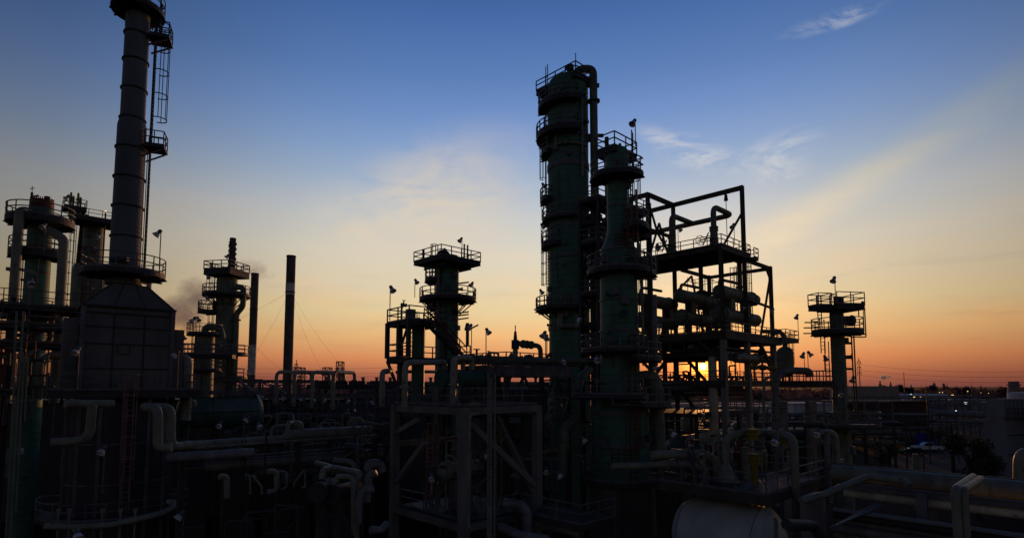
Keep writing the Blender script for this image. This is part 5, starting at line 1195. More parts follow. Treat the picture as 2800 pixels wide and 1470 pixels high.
for k, o in enumerate((.42, .62)): q = rt.at(-5, o, 0); pipe(('inner', 'outer')[k] + ' thin riser running up the right side of the slim right tower', [(q.x, q.y, 11), (q.x, q.y, rt.z(918))], .06, DARK)
pipe('thin pipe rising over the right edge of the round balcony', [rt.at(0, .6, rt.z(921)), rt.at(0, 1.95, rt.z(921)), rt.at(0, 1.95, rt.z(842)), rt.at(4, 1.5, rt.z(842)), rt.at(4, 1.5, rt.z(866))], .05, DARK, bend=.1)
ringplat(rt.root, rt.c, rt.z(1158), .7, 3.0, 150, 360, th=.2, r=.03)
q = rt.at(-95, .25, 0); pipe('thin cream downpipe along the front of the slim right tower', [(q.x, q.y, rt.z(1250)), (q.x, q.y, rt.z(860))], .07, CREAM)
# ------------------------------------------------------------------ front right deck, big white drum and its pipework
gv = Grid((W(2085, 1055, 30).x, 30), 47); zd = W(2085, 1354, 30).z; UL, VL = 8.6, 6.5
fd = thing('steel_structure', 'railed pump deck over the big white drum at lower right', 'steel frame', gv(4, 3, 0))
rectplat(fd, gv, 0, UL, 0, VL, zd, 'abcd', th=.5, m=BEAM, r=.028)
mb = MB()
for u, v in ((UL - .2, .2), (UL - .2, VL - .2), (5.2, .3), (5.2, VL - .2)): mb.ibeam(gv(u, v, 0), gv(u, v, zd - .55), .3, .3)
part('leg', mb, BEAM, fd)
wd = thing('storage_drum', 'big white rounded drum under the railed pump deck at lower right', 'drum', gv(2.4, 2.4, 4)); r = 2.15
mb = MB(); zc = W(1960, 1388, 32).z - r; pf = [(-.95, .02), (-.9, .75), (-.7, 1.3), (-.4, 1.8), (0, r), (4.3, r), (4.8, 1.8), (5.1, 1.3), (5.3, .75), (5.35, .02)]
mb.rev(gv(2.2, 1.05, zc), gv.b, pf, 44); part('shell', mb, WHITE, wd)
mb = MB()
for h in (.0, 4.3): mb.ring(gv(2.2, 1.05 + h, zc), r + .004, .018, gv.b, 40)
part('weld_seam', mb, STEEL, wd)
for i, v in enumerate((1.5, 3.4, 4.9)):
    mb = MB(); p = gv(2.0, v, zc + r - .15); mb.cyl(p, V((p.x, p.y, zd - .5)), .13, n=12); mb.cyl(V((p.x, p.y, zd - .75)), V((p.x, p.y, zd - .65)), .24, n=12); part('nozzle', mb, CREAM, wd)
for v in (1.9, 4.5): mb = MB(); c = gv(2.2, v, 0); mb.bar((c.x, c.y, 0), (c.x, c.y, zc - r * .7), .5, 2.6); part('saddle', mb, CONC, wd)
Z = zd
pv = thing('pump', 'cream conical pump casing on a round base on the pump deck', 'pump', gv(1.8, 3.0, Z)); p = gv(1.9, 3.1, Z)
mb = MB(); mb.rev((p.x, p.y, 0), (0, 0, 1), [(Z + 1.25, .12), (Z + 1.0, .3), (Z + .35, .48), (Z + .32, .62), (Z + .16, .62)], 22); part('casing', mb, CREAM, pv)
mb = MB(); mb.cyl((p.x, p.y, Z), (p.x, p.y, Z + .16), .82, n=24); part('base', mb, DARK, pv)
pipe('cream pipe arching from the pump casing across the deck', [gv(1.9, 3.1, Z + 1.2), gv(1.9, 3.1, Z + 2.6), gv(2.4, 2.4, Z + 2.9), gv(4.4, 1.7, Z + 2.9)], .23, CREAM, bend=.7, n=14)
pipe('cream pipe running to the deck edge and dropping outside the railing', [gv(4.2, 1.8, Z + 2.9), gv(3.2, -.25, Z + 2.85), gv(3.2, -.25, Z - .7), gv(4.4, -.5, Z - .6), gv(5.0, -.6, Z - .55)], .22, CREAM, bend=.6, flanges=(.6,), n=14)
for i, (u, v, h) in enumerate(((2.4, 1.7, 2.9), (4.2, .6, 2.6), (2.5, 1.7, 1.5))):
    mb = MB(); p = gv(u, v, Z + h); mb.cyl(p - V((0, 0, .3)), p + V((0, 0, .3)), .3, n=16)
    for k in (-.26, 0, .26): mb.cyl(p + V((0, 0, k - .05)), p + V((0, 0, k + .05)), .37, n=16)
    if i == 2: mb.cyl(V((p.x, p.y, Z)), p - V((0, 0, .3)), .18, n=10); mb.tube([p, p + gv.a * .7, p + gv.a * .7 + V((0, 0, .4))], .07, 8)
    solo('control_valve', mb, YELL, ('upper yellow valve body on the arching deck pipe', 'right hand yellow valve body near the deck railing', 'lower yellow valve on a stem standing on the deck')[i], 'valve')
pipe('cream pipe crossing the rear of the pump deck', [gv(-1.0, 6.2, Z + 1.6), gv(2.0, 4.6, Z + 1.6), gv(2.6, 4.0, Z + 1.2), gv(2.6, 4.0, Z)], .26, CREAM, bend=.6)
pipe('low cream pipe lying along the left of the pump deck', [gv(-3, 7.6, Z + 1.0), gv(1.2, 5.2, Z + 1.0), gv(2.1, 4.4, Z + .6)], .2, CREAM)
pipe('slender upright cream pipe at the middle of the pump deck', [gv(3.0, 4.1, Z), gv(3.0, 4.1, Z + 2.9), gv(4.0, 4.4, Z + 2.9)], .1, CREAM, bend=.3)
pipe('cream riser with small cap standing behind the yellow valves', [gv(4.6, 3.2, Z), gv(4.6, 3.2, Z + 1.9)], .24, CREAM)
pipe('silver ribbed pipe elbow rising above the right deck corner', [gv(UL - .4, -.3, Z - 1.5), gv(UL - .4, -.3, Z + 2.9)], .17, SILV, bands=.4)
pipe('cream pipe arching over the right deck corner', [gv(UL - 1.0, .4, Z + 2.8), gv(UL + .2, -.6, Z + 2.8), gv(UL + .2, -.6, Z + .3), gv(UL + 1.0, -.9, Z - .4)], .21, CREAM, bend=.55, n=14)
rnd = random.Random(5)
for k in range(26):
    u, v = rnd.uniform(1.0, UL - .5), rnd.uniform(3.4, VL - .3); p = gv(u, v, Z); h = rnd.uniform(.5, 2.4); mb = MB()
    mb.tube([p, p + V((0, 0, h)), p + V((0, 0, h)) + gv.a * rnd.uniform(-.9, .9), p + gv.a * .6], rnd.uniform(.05, .11), 6, bend=.2)
    if k % 2 == 0: valve(mb, p + V((0, 0, h * .6)), gv.b, .2)
    solo('small_bore_pipe', mb, (OLIVE, CREAM, STEEL, RED)[k % 4 if k % 7 else 3], 'thin valve pipe crowding the rear of the pump deck', 'pipe', 'thin valve pipes on the pump deck')
# tan cabinet and pipe below right of the deck
mb = MB(); a = W(2236, 1368, 29); mb.box((a.x, a.y + .5, a.z - 1.8), 1.0, .9, 3.6, gv.rz); solo('cabinet', mb, FIRE, 'plain tan cabinet wall standing right below the pump deck corner', 'cabinet')
pipe('dark green pipe elbow in front of the tan cabinet', [W(2150, 1432, 25), W(2226, 1436, 26.5), W(2246, 1470, 26.5), W(2246, 1500, 26.5)], .24, DARK, bend=.7, n=14)
pipe('cream pipe hooking down at the right end of the white drum', [W(2118, 1416, 29), W(2122, 1425, 29), W(2122, 1490, 29)], .09, CREAM)
# ------------------------------------------------------------------ big pipes and rack at lower right
dR = -V((-math.cos(math.radians(46)), math.sin(math.radians(46)), 0))
bp0 = W(2278, 1290, 34); zb1 = bp0.z
def along(p, t): return p + dR * t
pipe('giant cream pipe with dark ridge running off the right edge', [bp0, along(bp0, 5.6), along(bp0, 22)], [.47, .50, .50], CREAM, bend=0, n=22)
mb = MB(); mb.bar(along(bp0, 0) + V((.1, .1, .5)), along(bp0, 22) + V((.1, .1, .52)), .10, .07); solo('cable_tray', mb, DARK, 'dark cable tray along the ridge of the giant cream pipe', 'cable tray')
p2 = W(2310, 1344, 32.5); pipe('second large cream pipe on the rack below the giant one', [p2, along(p2, 18)], .27, CREAM_LIT, n=16)
p3 = W(2160, 1378, 29.5); pipe('cream pipe angling up from the pump deck onto the right rack', [W(2190, 1368, 29), W(2260, 1348, 29.5), W(2300, 1330, 30), W(2372, 1302, 31), W(2470, 1312, 30), W(2486, 1328, 29.6)], .17, CREAM, bend=.4, n=12)
for i, (x0, y0, x1, y1, xb) in enumerate(((2612, 1336, 2662, 1300, 2610), (2634, 1340, 2682, 1306, 2634))):
    pipe(('left', 'right')[i] + ' of two cream pipes bridging over the giant pipe then dropping', [W(x1, y1 + 2, 28.5), W(x0, y0, 24.6), (W(x0, y0, 24.6).x, 24.6, 3)], .17, CREAM, bend=.4, n=12)
rk = thing('pipe_rack', 'dark blue steel rack holding the big cream pipes at lower right', 'pipe rack', W(2440, 1400, 30)); mb = MB()
p4 = W(2310, 1326, 32.2); mb.ibeam(along(p4, 0), along(p4, 16), .3, .34); p5 = p4 + V((0, 0, -1.5)); mb.ibeam(along(p5, 0), along(p5, 16), .3, .34)
for t in (3.6, 12.4): q = along(p4, t); mb.ibeam(V((q.x - .3, q.y - .3, 0)), V((q.x - .3, q.y - .3, q.z + .1)), .45, .45); mb.ibeam(V((q.x + 1.6, q.y + 1.6, 0)), V((q.x + 1.6, q.y + 1.6, q.z - .4)), .45, .45)
part('rack_frame', mb, STEEL, rk)
for i, (y, r, m_) in enumerate(((1392, .12, SILV), (1404, .2, DARK), (1420, .16, STEEL), (1440, .28, SILV), (1462, .12, CREAM), (1412, .1, STEEL))):
    q = W(2280, y, 29.5 + i * .3); mb = MB(); mb.tube([q, along(q, 18)], r, 10)
    if m_ is SILV:
        for k in range(30): a = along(q, k * .6); mb.cyl(a, along(a, .04), r * 1.06, n=10)
    solo('rack_pipe', mb, m_, 'one of the dim parallel pipes low on the right rack', 'pipe', 'dim parallel pipes low on the right rack')
for i in range(3): q = W(2270 + i * 6, 1442 - i * 3, 25.5); pipe(('front', 'middle', 'rear')[i] + ' pale rail of the slanting cable ladder at lower right', [q, W(2400 + i * 12, 1372 + i * 2, 30)], .04, STEEL)
pipe('fat cream gooseneck pipe at the right picture edge', [W(2786, 1330, 36), W(2786, 1236, 36), W(2830, 1236, 36.5)], .29, CREAM, bend=.8, n=16)
# ------------------------------------------------------------------ middle distance, right
gb_ = Grid((W(2742, 1055, 66).x, 66), 80)
bd = thing('building', 'windowless ribbed metal process building at the right edge', 'building', gb_(4, 4, 0)); zt = W(2750, 1086, 74).z
mb = MB(); mb.hexa([gb_(0, 0, 0), gb_(13, 0, 0), gb_(13, 2.6, 0), gb_(0, 2.6, 0), gb_(0, 0, zt - 2.4), gb_(13, 0, zt - 2.4), gb_(13, 2.6, zt - 2.4), gb_(0, 2.6, zt - 2.4)]); part('wall', mb, SHED, bd)
mb = MB(); mb.hexa([gb_(.1, .02, zt - 2.38), gb_(13, .02, zt - 2.38), gb_(13, 2.2, zt - 2.38), gb_(.1, 2.2, zt - 2.38), gb_(.1, .02, zt), gb_(13, .02, zt), gb_(13, 2.2, zt), gb_(.1, 2.2, zt)])
for k in range(22): mb.bar(gb_(.2 + k * .57, -.01, zt - 2.3), gb_(.2 + k * .57, -.01, zt), .06)
part('upper_storey', mb, SHED, bd)
mb = MB(); mb.box(gb_(6, -.25, zt - 2.2), 12.6, .5, .12, gb_.rz); rail_to(mb, [gb_(-.1, -.45, zt - 2.15), gb_(13, -.45, zt - 2.15)], r=.03); part('roof_walkway', mb, DARK, bd)
for k, z in enumerate((6.2, 8.4)): mb = MB(); mb.box(gb_(1.5, -.03, z), 2.6, .08, .14, gb_.rz); part('girt', mb, DARK, bd)
mb = MB(); mb.box(gb_(1.8, -.02, 2.0), 1.6, .1, 4, gb_.rz); part('door', mb, DARK, bd)
for x, y in ((2.2, .3),): ladder(bd, gb_(x, -.5, 4), gb_(x, -.5, zt - 2.2), -gb_.b, True, m=BRN, hoop=1.2)
# long pipe racks behind the car park
gx = Grid((W(2290, 1055, 165).x, 165), 93)
pr = thing('pipe_rack', 'long low pipe rack with many parallel lines behind the parked vehicles', 'pipe rack', gx(20, 0, 0)); mb = MB()
for k in range(10): mb.ibeam(gx(k * 4.3, 0, 0), gx(k * 4.3, 0, 10.6), .4, .4); mb.ibeam(gx(k * 4.3, 3, 0), gx(k * 4.3, 3, 10.6), .4, .4)
for z in (3.2, 6.0, 8.6, 10.6): mb.ibeam(gx(0, 0, z), gx(39, 0, z), .3, .4)
part('rack_frame', mb, STEEL, pr)
for z, n_, r in ((6.25, 4, .12), (8.85, 5, .16), (10.85, 3, .2)):
    for i in range(n_): q = gx(-3, i * .7, z + r + .1); mb = MB(); mb.tube([q, gx(44, i * .7, z + r + .1)], r, 6); part('rack_line', mb, (SILV, STEEL, CREAM)[i % 3], pr)
pipe('fat pale elbowed pipe capping the long rack behind the vehicles', [W(2340, 1162, 158), W(2392, 1124, 158), W(2520, 1125, 158), W(2690, 1134, 152)], .85, SILV, bend=1.6, n=14)
pipe('second pale pipe below the capping pipe behind the vehicles', [W(2345, 1170, 158), W(2400, 1146, 158), W(2690, 1152, 152)], .5, SILV, bend=1.2, n=12)
mb = MB(); a = W(2365, 1100, 150); mb.box((a.x + 2, a.y, 6.5), 24, 8, 7, .05); mb.box((a.x + 2, a.y, 10.1), 25, 9, .3, .05); solo('brown_shed', mb, BRN, 'low reddish brown shed right of the slim tower', 'shed')
mb = MB(); a = W(2362, 1085, 210); mb.box((a.x, a.y, 7), 18, 12, 14, .1); solo('tan_building', mb, TAN, 'plain tan block building right of the slim tower', 'building')
mb = MB(); a = W(2330, 1104, 105); tb = thing('steel_structure', 'small dark open steel frame right of the slim right tower', 'steel frame', (a.x, a.y, 0))
for i in range(5):
    for j in (0, 4): mb.ibeam((a.x - 3 + i * 2.6, a.y + j, 0), (a.x - 3 + i * 2.6, a.y + j, a.z + .4), .25, .25)
for z in (a.z + .4, a.z - 1.8, a.z - 4, a.z - 6): mb.ibeam((a.x - 3, a.y, z), (a.x + 7.4, a.y, z), .25, .3); mb.ibeam((a.x - 3, a.y + 4, z), (a.x + 7.4, a.y + 4, z), .25, .3)
part('frame', mb, STEEL, tb)
mb = MB()
for z in (a.z - 1.8, a.z - 4): mb.box((a.x + 2.2, a.y + 2, z + .2), 10.4, 4, .1); rail_to(mb, [V((a.x - 3, a.y, z + .25)), V((a.x + 7.4, a.y, z + .25))], r=.04)
part('floor', mb, DARK, tb)
# low white warehouses
for i, (x0, x1, y, d, lb_) in enumerate(((2400, 2478, 1082, 420, 'left long low white warehouse under the tree line'), (2484, 2610, 1083, 400, 'right long low white warehouse under the tree line'))):
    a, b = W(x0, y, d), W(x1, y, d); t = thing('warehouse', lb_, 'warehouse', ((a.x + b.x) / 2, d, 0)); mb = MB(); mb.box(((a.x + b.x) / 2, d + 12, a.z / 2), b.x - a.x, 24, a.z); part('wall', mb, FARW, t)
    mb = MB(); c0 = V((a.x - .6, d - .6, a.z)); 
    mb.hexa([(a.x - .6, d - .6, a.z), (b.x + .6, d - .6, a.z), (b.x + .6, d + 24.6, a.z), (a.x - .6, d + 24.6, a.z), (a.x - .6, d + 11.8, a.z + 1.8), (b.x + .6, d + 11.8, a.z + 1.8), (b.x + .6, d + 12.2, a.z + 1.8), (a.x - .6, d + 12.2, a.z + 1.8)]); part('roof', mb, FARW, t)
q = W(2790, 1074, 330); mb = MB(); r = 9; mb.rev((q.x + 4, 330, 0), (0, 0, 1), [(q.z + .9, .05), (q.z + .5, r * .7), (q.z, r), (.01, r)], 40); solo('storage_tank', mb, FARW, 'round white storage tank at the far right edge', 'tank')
# ------------------------------------------------------------------ parked vehicles
def wheel(t, x, y, r=.38, w_=.26):
    mb = MB(); mb.cyl((x, y - w_ / 2, r), (x, y + w_ / 2, r), r, n=20); o = part('wheel', mb, RUBBER, t)
    mb = MB(); s_ = -1 if y < 0 else 1; mb.cyl((x, y + s_ * (w_ / 2 - .02), r), (x, y + s_ * (w_ / 2 + .015), r), r * .6, n=14); part('rim', mb, SILV, o)
def extr(mb, prof, y0, y1):
    n = len(prof); mb.add([(x, y0, z) for x, z in prof] + [(x, y1, z) for x, z in prof], [tuple(range(n))[::-1], tuple(n + i for i in range(n))] + [(i, (i + 1) % n, n + (i + 1) % n, n + i) for i in range(n)])
def car(kind, label, cat, px, py, d, rz, paint, pick):
    x, y = gp(px, py); t = thing(kind, label, cat, (0, 0, 0)); W2 = .95; mb = MB()
    if pick: extr(mb, [(-2.9, .45), (2.75, .45), (2.9, .6), (2.88, .95), (2.75, 1.08), (1.35, 1.15), (-2.85, 1.15), (-2.92, .6)], -W2, W2)
    else: extr(mb, [(-2.35, .35), (2.3, .35), (2.4, .55), (2.3, .8), (1.1, .95), (-1.9, 1.0), (-2.35, .9)], -.9, .9)
    body = part('body', mb, paint, t); mb = MB(); 
    cab = [(1.25, 1.16), (.55, 1.85), (-.7, 1.88), (-.95, 1.16)] if pick else [(1.2, .96), (.4, 1.42), (-1.0, 1.44), (-1.95, 1.0)]
    extr(mb, cab, -W2 * .86, W2 * .86); part('cabin', mb, paint, t)
    mb = MB(); k = .9
    sx_ = [(c[0] * k + .02, c[1] * .93 + .09) for c in cab]; extr(mb, sx_, -W2 * .875, W2 * .875); part('side_window', mb, GLASS, t)
    mb = MB(); a, b = cab[0], cab[1]; mb.hexa([(a[0] - .03, -.75, a[1] + .05), (a[0] - .03, .75, a[1] + .05), (a[0] + .02, .75, a[1] + .07), (a[0] + .02, -.75, a[1] + .07), (b[0] + .03, -.65, b[1] - .06), (b[0] + .03, .65, b[1] - .06), (b[0] + .08, .65, b[1] - .04), (b[0] + .08, -.65, b[1] - .04)]); part('windscreen', mb, GLASS, t)
    for xx in ((1.95, -1.85) if pick else (1.5, -1.45)):
        for s_ in (-1, 1): wheel(t, xx, s_ * (W2 - .1))
    for s_ in (-1, 1):
        mb = MB(); mb.box((2.88 if pick else 2.36, s_ * .7, .8 if pick else .65), .08, .32, .18); part('headlight', mb, SILV, t); mb = MB(); mb.box((-2.93 if pick else -2.36, s_ * .75, .85), .06, .16, .3); part('taillight', mb, RED, t)
    mb = MB(); mb.box((2.92 if pick else 2.4, 0, .5), .12, 1.7, .2); part('bumper', mb, STEEL, t)
    if pick:
        mb = MB(); mb.box((-1.9, 0, 1.17), 1.7, 1.6, .05); part('bed', mb, RUBBER, t)
    t.location = (x, y, .01); t.rotation_euler = (0, 0, rz); return t
pk = car('pickup_truck', 'white pickup truck parked beside the black car', 'pickup truck', 2536, 1232, 0, PI - .12, CARW, True)
car('parked_car', 'black car parked in front of the white pickup truck', 'car', 2492, 1242, 0, PI - .3, CARB, False)
x, y = gp(2556, 1228); tp = thing('tarp_load', 'blue tarpaulin covered load standing behind the white pickup truck', 'tarp', (x, y + 2.4, 0)); mb = MB()
mb.hexa([(x - 1.3, y + 2.2, .6), (x + 2.4, y + 2.2, .6), (x + 2.4, y + 4.4, .6), (x - 1.3, y + 4.4, .6), (x - 1.1, y + 2.5, 3.5), (x + 1.4, y + 2.4, 3.0), (x + 1.4, y + 4.2, 3.0), (x - 1.1, y + 4.1, 3.5)]); part('tarp', mb, BLUE, tp)
mb = MB(); mb.box((x + .5, y + 3.3, .3), 3.4, 2, .6); part('base', mb, DARK, tp)
# poles
def pole(px, py0, py1, d, r, label, group=None, head=False, m=DARK):
    a, b = W(px, py0, d), W(px, py1, d); mb = MB(); mb.tube([(a.x, d, 0), (a.x, d, a.z)], [r, r * .7], 8, bend=0)
    t = thing('lamp_post' if head else 'pole', label, 'lamp post' if head else 'pole', (a.x, d, 0), group); part('shaft', mb, m, t)
    if head: mb = MB(); mb.bar((a.x, d, a.z), (a.x + .6, d, a.z + .25), .12); mb.rev((a.x + .6, d, a.z + .3), (.9, 0, .2), [(-.1, .02), (0, .28), (.5, .34), (.9, .22), (1.0, .02)], 12); part('lamp_head', mb, m, t)
pole(2533, 1063, 1240, 105, .12, 'dark lamp post with angled head above the white pickup', head=True)
pole(2476, 1180, 1290, 90, .14, 'dark bollard like post in front of the black car')
pole(2471, 1017, 1075, 260, .16, 'tall bare mast rising above the right warehouses')
pole(2630, 1062, 1120, 170, .12, 'thin dark pole right of the lamp post')
for px, r in ((2500, .3), (2507, .3)): pole(px, 1240, 1330, 66, r, 'pale stubby twin post in front of the black car', 'pale twin posts before the black car', m=CREAM)
pole(2524, 1238, 1330, 66, .1, 'rust red post right of the pale twin posts', m=RED)
pole(2600, 1160, 1330, 80, .3, 'thick dark pole left of the bushy tree', m=BARK)
# ------------------------------------------------------------------ floodlights on thin poles
def make_flood():
    t = thing('floodlight', 'x', 'floodlight', (0, 0, 0), 'bell shaped floodlights on thin poles')
    mb = MB(); mb.tube([(0, 0, 0), (0, 0, 1)], .036, 6); part('pole', mb, STEEL, t)
    tl = math.radians(38); ax = V((math.sin(tl), 0, -math.cos(tl))); o = V((.07, 0, .16)); mb = MB()
    mb.rev(o, ax, [(-.16, .02), (-.15, .1), (-.08, .15), (.12, .16), (.14, .11), (.2, .11)], 16); mb.bar((0, 0, -.02), (.08, 0, .2), .07)
    h = part('lamp_head', mb, STEEL, t); mb = MB()
    mb.rev(o + ax * .2, ax, [(0, .13), (.05, .19), (.14, .21), (.3, .29), (.3, .275), (.14, .19), (.02, .1)], 18); part('shade', mb, LAMPH, h); return t
FL0 = make_flood(); first = [True]
def flood(px, py, d, pyb, turn, where, s=1.0):
    s *= .8
    if first[0]: o = FL0; first[0] = False
    else: o = copytree(FL0)
    a = W(px, py, d); b = W(px, pyb, d); L_ = max(.3, a.z - b.z)
    o.location = (a.x - .06 * math.cos(math.radians(turn)), d, b.z); o.rotation_euler = (0, 0, math.radians(turn))
    for c in o.children:
        if c.name.startswith('pole'): c.scale = (1, 1, L_)
        else: c.location = (0, 0, L_); c.scale = (s, s, s)
    o['label'] = 'bell floodlight ' + where
Lf, Rt, Dn = 215, -30, -95
for a in [
 (188, 540, 50, 593, Lf, 'on the top balcony of the flat topped left column'), (438, 638, 38, 733, Lf, 'above the right railing at the foot of the tall stack', 1.05),
 (124, 618, 46, 687, Dn, 'in front of the flat topped left column'), (274, 646, 46, 720, Dn, 'overlapping the cream column behind the stack'), (83, 772, 40, 835, Rt, 'before the dark left column just above the walkway', 1.3),
 (216, 958, 34, 1065, Dn, 'against the left corner of the furnace box'), (486, 967, 38, 1062, Lf, 'beside the thick elbow pipe right of the furnace'), (534, 874, 68, 905, Lf, 'large and tilted over the squat olive column', 1.6),
 (540, 872, 70, 905, Rt, 'second head close behind the large tilted one over the squat olive column', 1.3), (503, 922, 66, 952, Rt, 'over the walkway right of the furnace'), (567, 756, 72, 793, Rt, 'by the upper left balcony of the corkscrew vent column', 1.2),
 (565, 812, 72, 838, Rt, 'by the lower left balcony of the corkscrew vent column', 1.2), (625, 700, 74, 728, Lf, 'on the top deck beside the corkscrew vent', 1.2), (1069, 790, 43, 876, Rt, 'tall at the upper left corner of the two storey structure', 1.1),
 (1136, 769, 59, 813, Rt, 'at the left of the round balcony on the square decked column', 1.1), (1292, 777, 59, 813, Lf, 'at the right edge of the round balcony on the square decked column', 1.1), (1262, 656, 58, 702, Lf, 'on the square top deck left of centre', 1.1),
 (1288, 893, 46, 975, Lf, 'above the railing right of the stairs'), (1331, 905, 43, 995, Rt, 'standing alone left on the pipe bridge'), (1490, 914, 44, 1010, Lf, 'front one of the pair left of the tallest column', 1.15), (1495, 922, 45, 1010, Dn, 'rear one of the pair left of the tallest column'),
 (1478, 797, 59, 822, Rt, 'over the low left balcony of the tallest column', 1.1), (1484, 507, 59, 540, Rt, 'on the small upper left balcony of the tallest column', 1.15), (1481, 618, 59, 665, Rt, 'on the left balcony midway up the tallest column', 1.15),
 (1735, 336, 41, 400, Lf, 'highest one above the caged ladder of the nearer green column', 1.15), (2006, 618, 60, 672, Lf, 'over the right side of the upper open deck', 1.25), (1855, 627, 66, 682, Rt, 'in the middle of the upper open deck', 1.2), (1797, 674, 55, 742, Dn, 'at the left end of the upper open deck', 1.25),
 (1577, 870, 39, 958, Rt, 'left of the middle balcony on the nearer green column'), (1803, 888, 46, 975, Dn, 'at the left end of the exchanger deck'), (1547, 985, 40, 1060, Lf, 'over the left lower balcony of the nearer green column'), (1632, 980, 39, 1060, Dn, 'in front of the nearer green column above its left lower balcony'),
 (1784, 1002, 41, 1090, Rt, 'before the sunset just left of the sun', 1.1), (2030, 840, 62, 907, Rt, 'between the right exchangers'), (2114, 849, 65, 907, Lf, 'beside the right column of the open structure', 1.15), (2022, 971, 57, 1035, Dn, 'right of the sun in front of the orange sky'),
 (2281, 764, 49, 836, Lf, 'highest one on top of the slim right tower', 1.15), (2358, 832, 49.5, 905, Lf, 'at the right edge of the round balcony of the slim tower', 1.1), (2180, 865, 62, 905, Lf, 'on the small outrigger deck at the right of the open structure', 1.1),
 (2197, 970, 54, 1012, Lf, 'left one of the pair on the right walkway', 1.1), (2210, 967, 54, 1012, Rt, 'right one of the pair on the right walkway', 1.15), (2333, 1036, 60, 1095, Lf, 'right of the slim tower against the low orange sky', 1.3), (2254, 978, 51, 1012, Dn, 'small beside the ladder of the slim right tower'),
 (1834, 1182, 38, 1250, Rt, 'left of the pump deck near the green column', 1.05), (1994, 1168, 40, 1232, Dn, 'behind the pump deck right of the big elbow pipe'), (2122, 1202, 31, 1290, Lf, 'large over the yellow valves of the pump deck', 1.0), (2237, 1181, 35, 1290, Lf, 'at the rear right corner of the pump deck', 1.0), (2061, 1190, 46, 1240, Dn, 'small behind the yellow valves'),
 (2296, 1075, 47, 1150, Dn, 'hanging upper on the front of the slim right tower'), (2296, 1252, 46, 1300, Dn, 'low at the foot of the slim right tower'), (67, 1224, 34, 1300, Dn, 'in the dark below the left walkway structure'), (286, 1228, 31, 1347, Dn, 'in front of the round furnace shell'),
 (209, 1457, 26, 1500, Rt, 'at the very bottom left before the curved ring pipe'), (500, 1406, 31, 1480, Lf, 'low in the dark right of the furnace foot'), (604, 1159, 42, 1200, Dn, 'in front of the teal drum'), (680, 1144, 43, 1200, Lf, 'before the right end of the teal drum'), (706, 1162, 42, 1195, Rt, 'just right of the teal drum end'),
 (772, 1086, 57, 1140, Rt, 'first in the row below the air coolers'), (828, 1088, 56.6, 1142, Lf, 'second in the row below the air coolers'), (886, 1091, 56, 1145, Rt, 'fourth in the row below the air coolers'), (950, 1094, 55.5, 1160, Rt, 'fifth in the row below the air coolers'), (1024, 1096, 55, 1150, Lf, 'last in the row below the air coolers'),
 (719, 1082, 57.5, 1120, Dn, 'paired at the left start of the row below the air coolers'), (865, 1090, 59, 1130, Lf, 'third in the row below the air coolers, smallest'), (1182, 1302, 36, 1340, Dn, 'below the cream vessel inside the centre frame'), (1325, 1241, 39, 1290, Rt, 'behind the slanting brace of the centre frame'),
 (1592, 1200, 39, 1270, Rt, 'left of the lower green column wall'), (1494, 1284, 40, 1340, Dn, 'low left of the green column skirt'), (1525, 1296, 38, 1345, Rt, 'beside the ring platform at the green column skirt')]:
    flood(*a)
# ------------------------------------------------------------------ trees
def leaves(mb, rnd, cs, n, s):
    for _ in range(n):
        c, r = rnd.choice(cs); d = V((rnd.gauss(0, 1), rnd.gauss(0, 1), rnd.gauss(0, 1))).normalized() * r * rnd.random() ** .45
        p = V(c) + d; a = V((rnd.uniform(-1, 1), rnd.uniform(-1, 1), rnd.uniform(-1, 1))).normalized() * s * rnd.uniform(.5, 1.2); b = a.cross(V((rnd.uniform(-1, 1), rnd.uniform(-1, 1), rnd.uniform(-1, 1)))).normalized() * a.length * .7
        mb.add([p - a, p + b * .5, p + a, p - b * .5], [(0, 1, 2, 3)])
def tree(px, d, h, wd_, seed, label, m, n=900, group=None, s=.4, py=None):
    rnd = random.Random(seed); q = W(px, 1055, d); t = thing('tree', label, 'tree', (q.x, d, 0), group); mb = MB(); o = V((q.x, d, 0)); cs = []
    mb.tube([o, o + V((rnd.uniform(-.2, .2), 0, h * .3)), o + V((rnd.uniform(-.4, .4), 0, h * .6))], [h * .035, h * .028, h * .015], 8, bend=0)
    for k in range(9):
        th = rnd.uniform(0, 2 * PI); e = o + V((math.cos(th) * wd_ * .36 * rnd.uniform(.4, 1), math.sin(th) * wd_ * .36 * rnd.uniform(.4, 1), h * rnd.uniform(.42, .86)))
        b = o + V((0, 0, h * rnd.uniform(.25, .5))); mb.tube([b, b.lerp(e, .5) + V((0, 0, h * .04)), e], [h * .014, h * .009, h * .004], 5, bend=0); cs.append((e, wd_ * rnd.uniform(.13, .24)))
    part('trunk', mb, BARK, t); mb = MB(); leaves(mb, rnd, cs, n, s); part('crown', mb, m, t)
tree(2655, 62, 9.5, 6.4, 1, 'bushy dark tree standing left of the ribbed metal building', LEAF, 3200, s=.28)
tree(2420, 92, 5.5, 4.4, 2, 'small leafy tree left of the black car', LEAF, 900, s=.25)
tree(2560, 128, 5.0, 6.0, 3, 'low bush like tree behind the blue tarp', LEAF, 900, s=.25)
for i, (px, d, h, w_, lb) in enumerate(((2418, 620, 14.6, 16, 'round crowned far tree below the smoking chimney'), (2453, 640, 16.4, 14, 'tallest far round tree in the right tree line'), (2485, 600, 15.5, 9, 'narrow far tree beside the tall mast'), (2635, 560, 14.8, 16, 'bushy far tree over the distant yellow lamps'), (2545, 700, 13.5, 22, 'wide far tree between two distant chimneys'), (2600, 640, 13, 24, 'broad low far tree right of the thin dark chimneys'), (2735, 520, 12, 20, 'last far tree before the right round tank'))):
    tree(px, d, h, w_, 20 + i, lb, FARLEAF, 800, s=1.3)
rnd = random.Random(99); mb = MB()
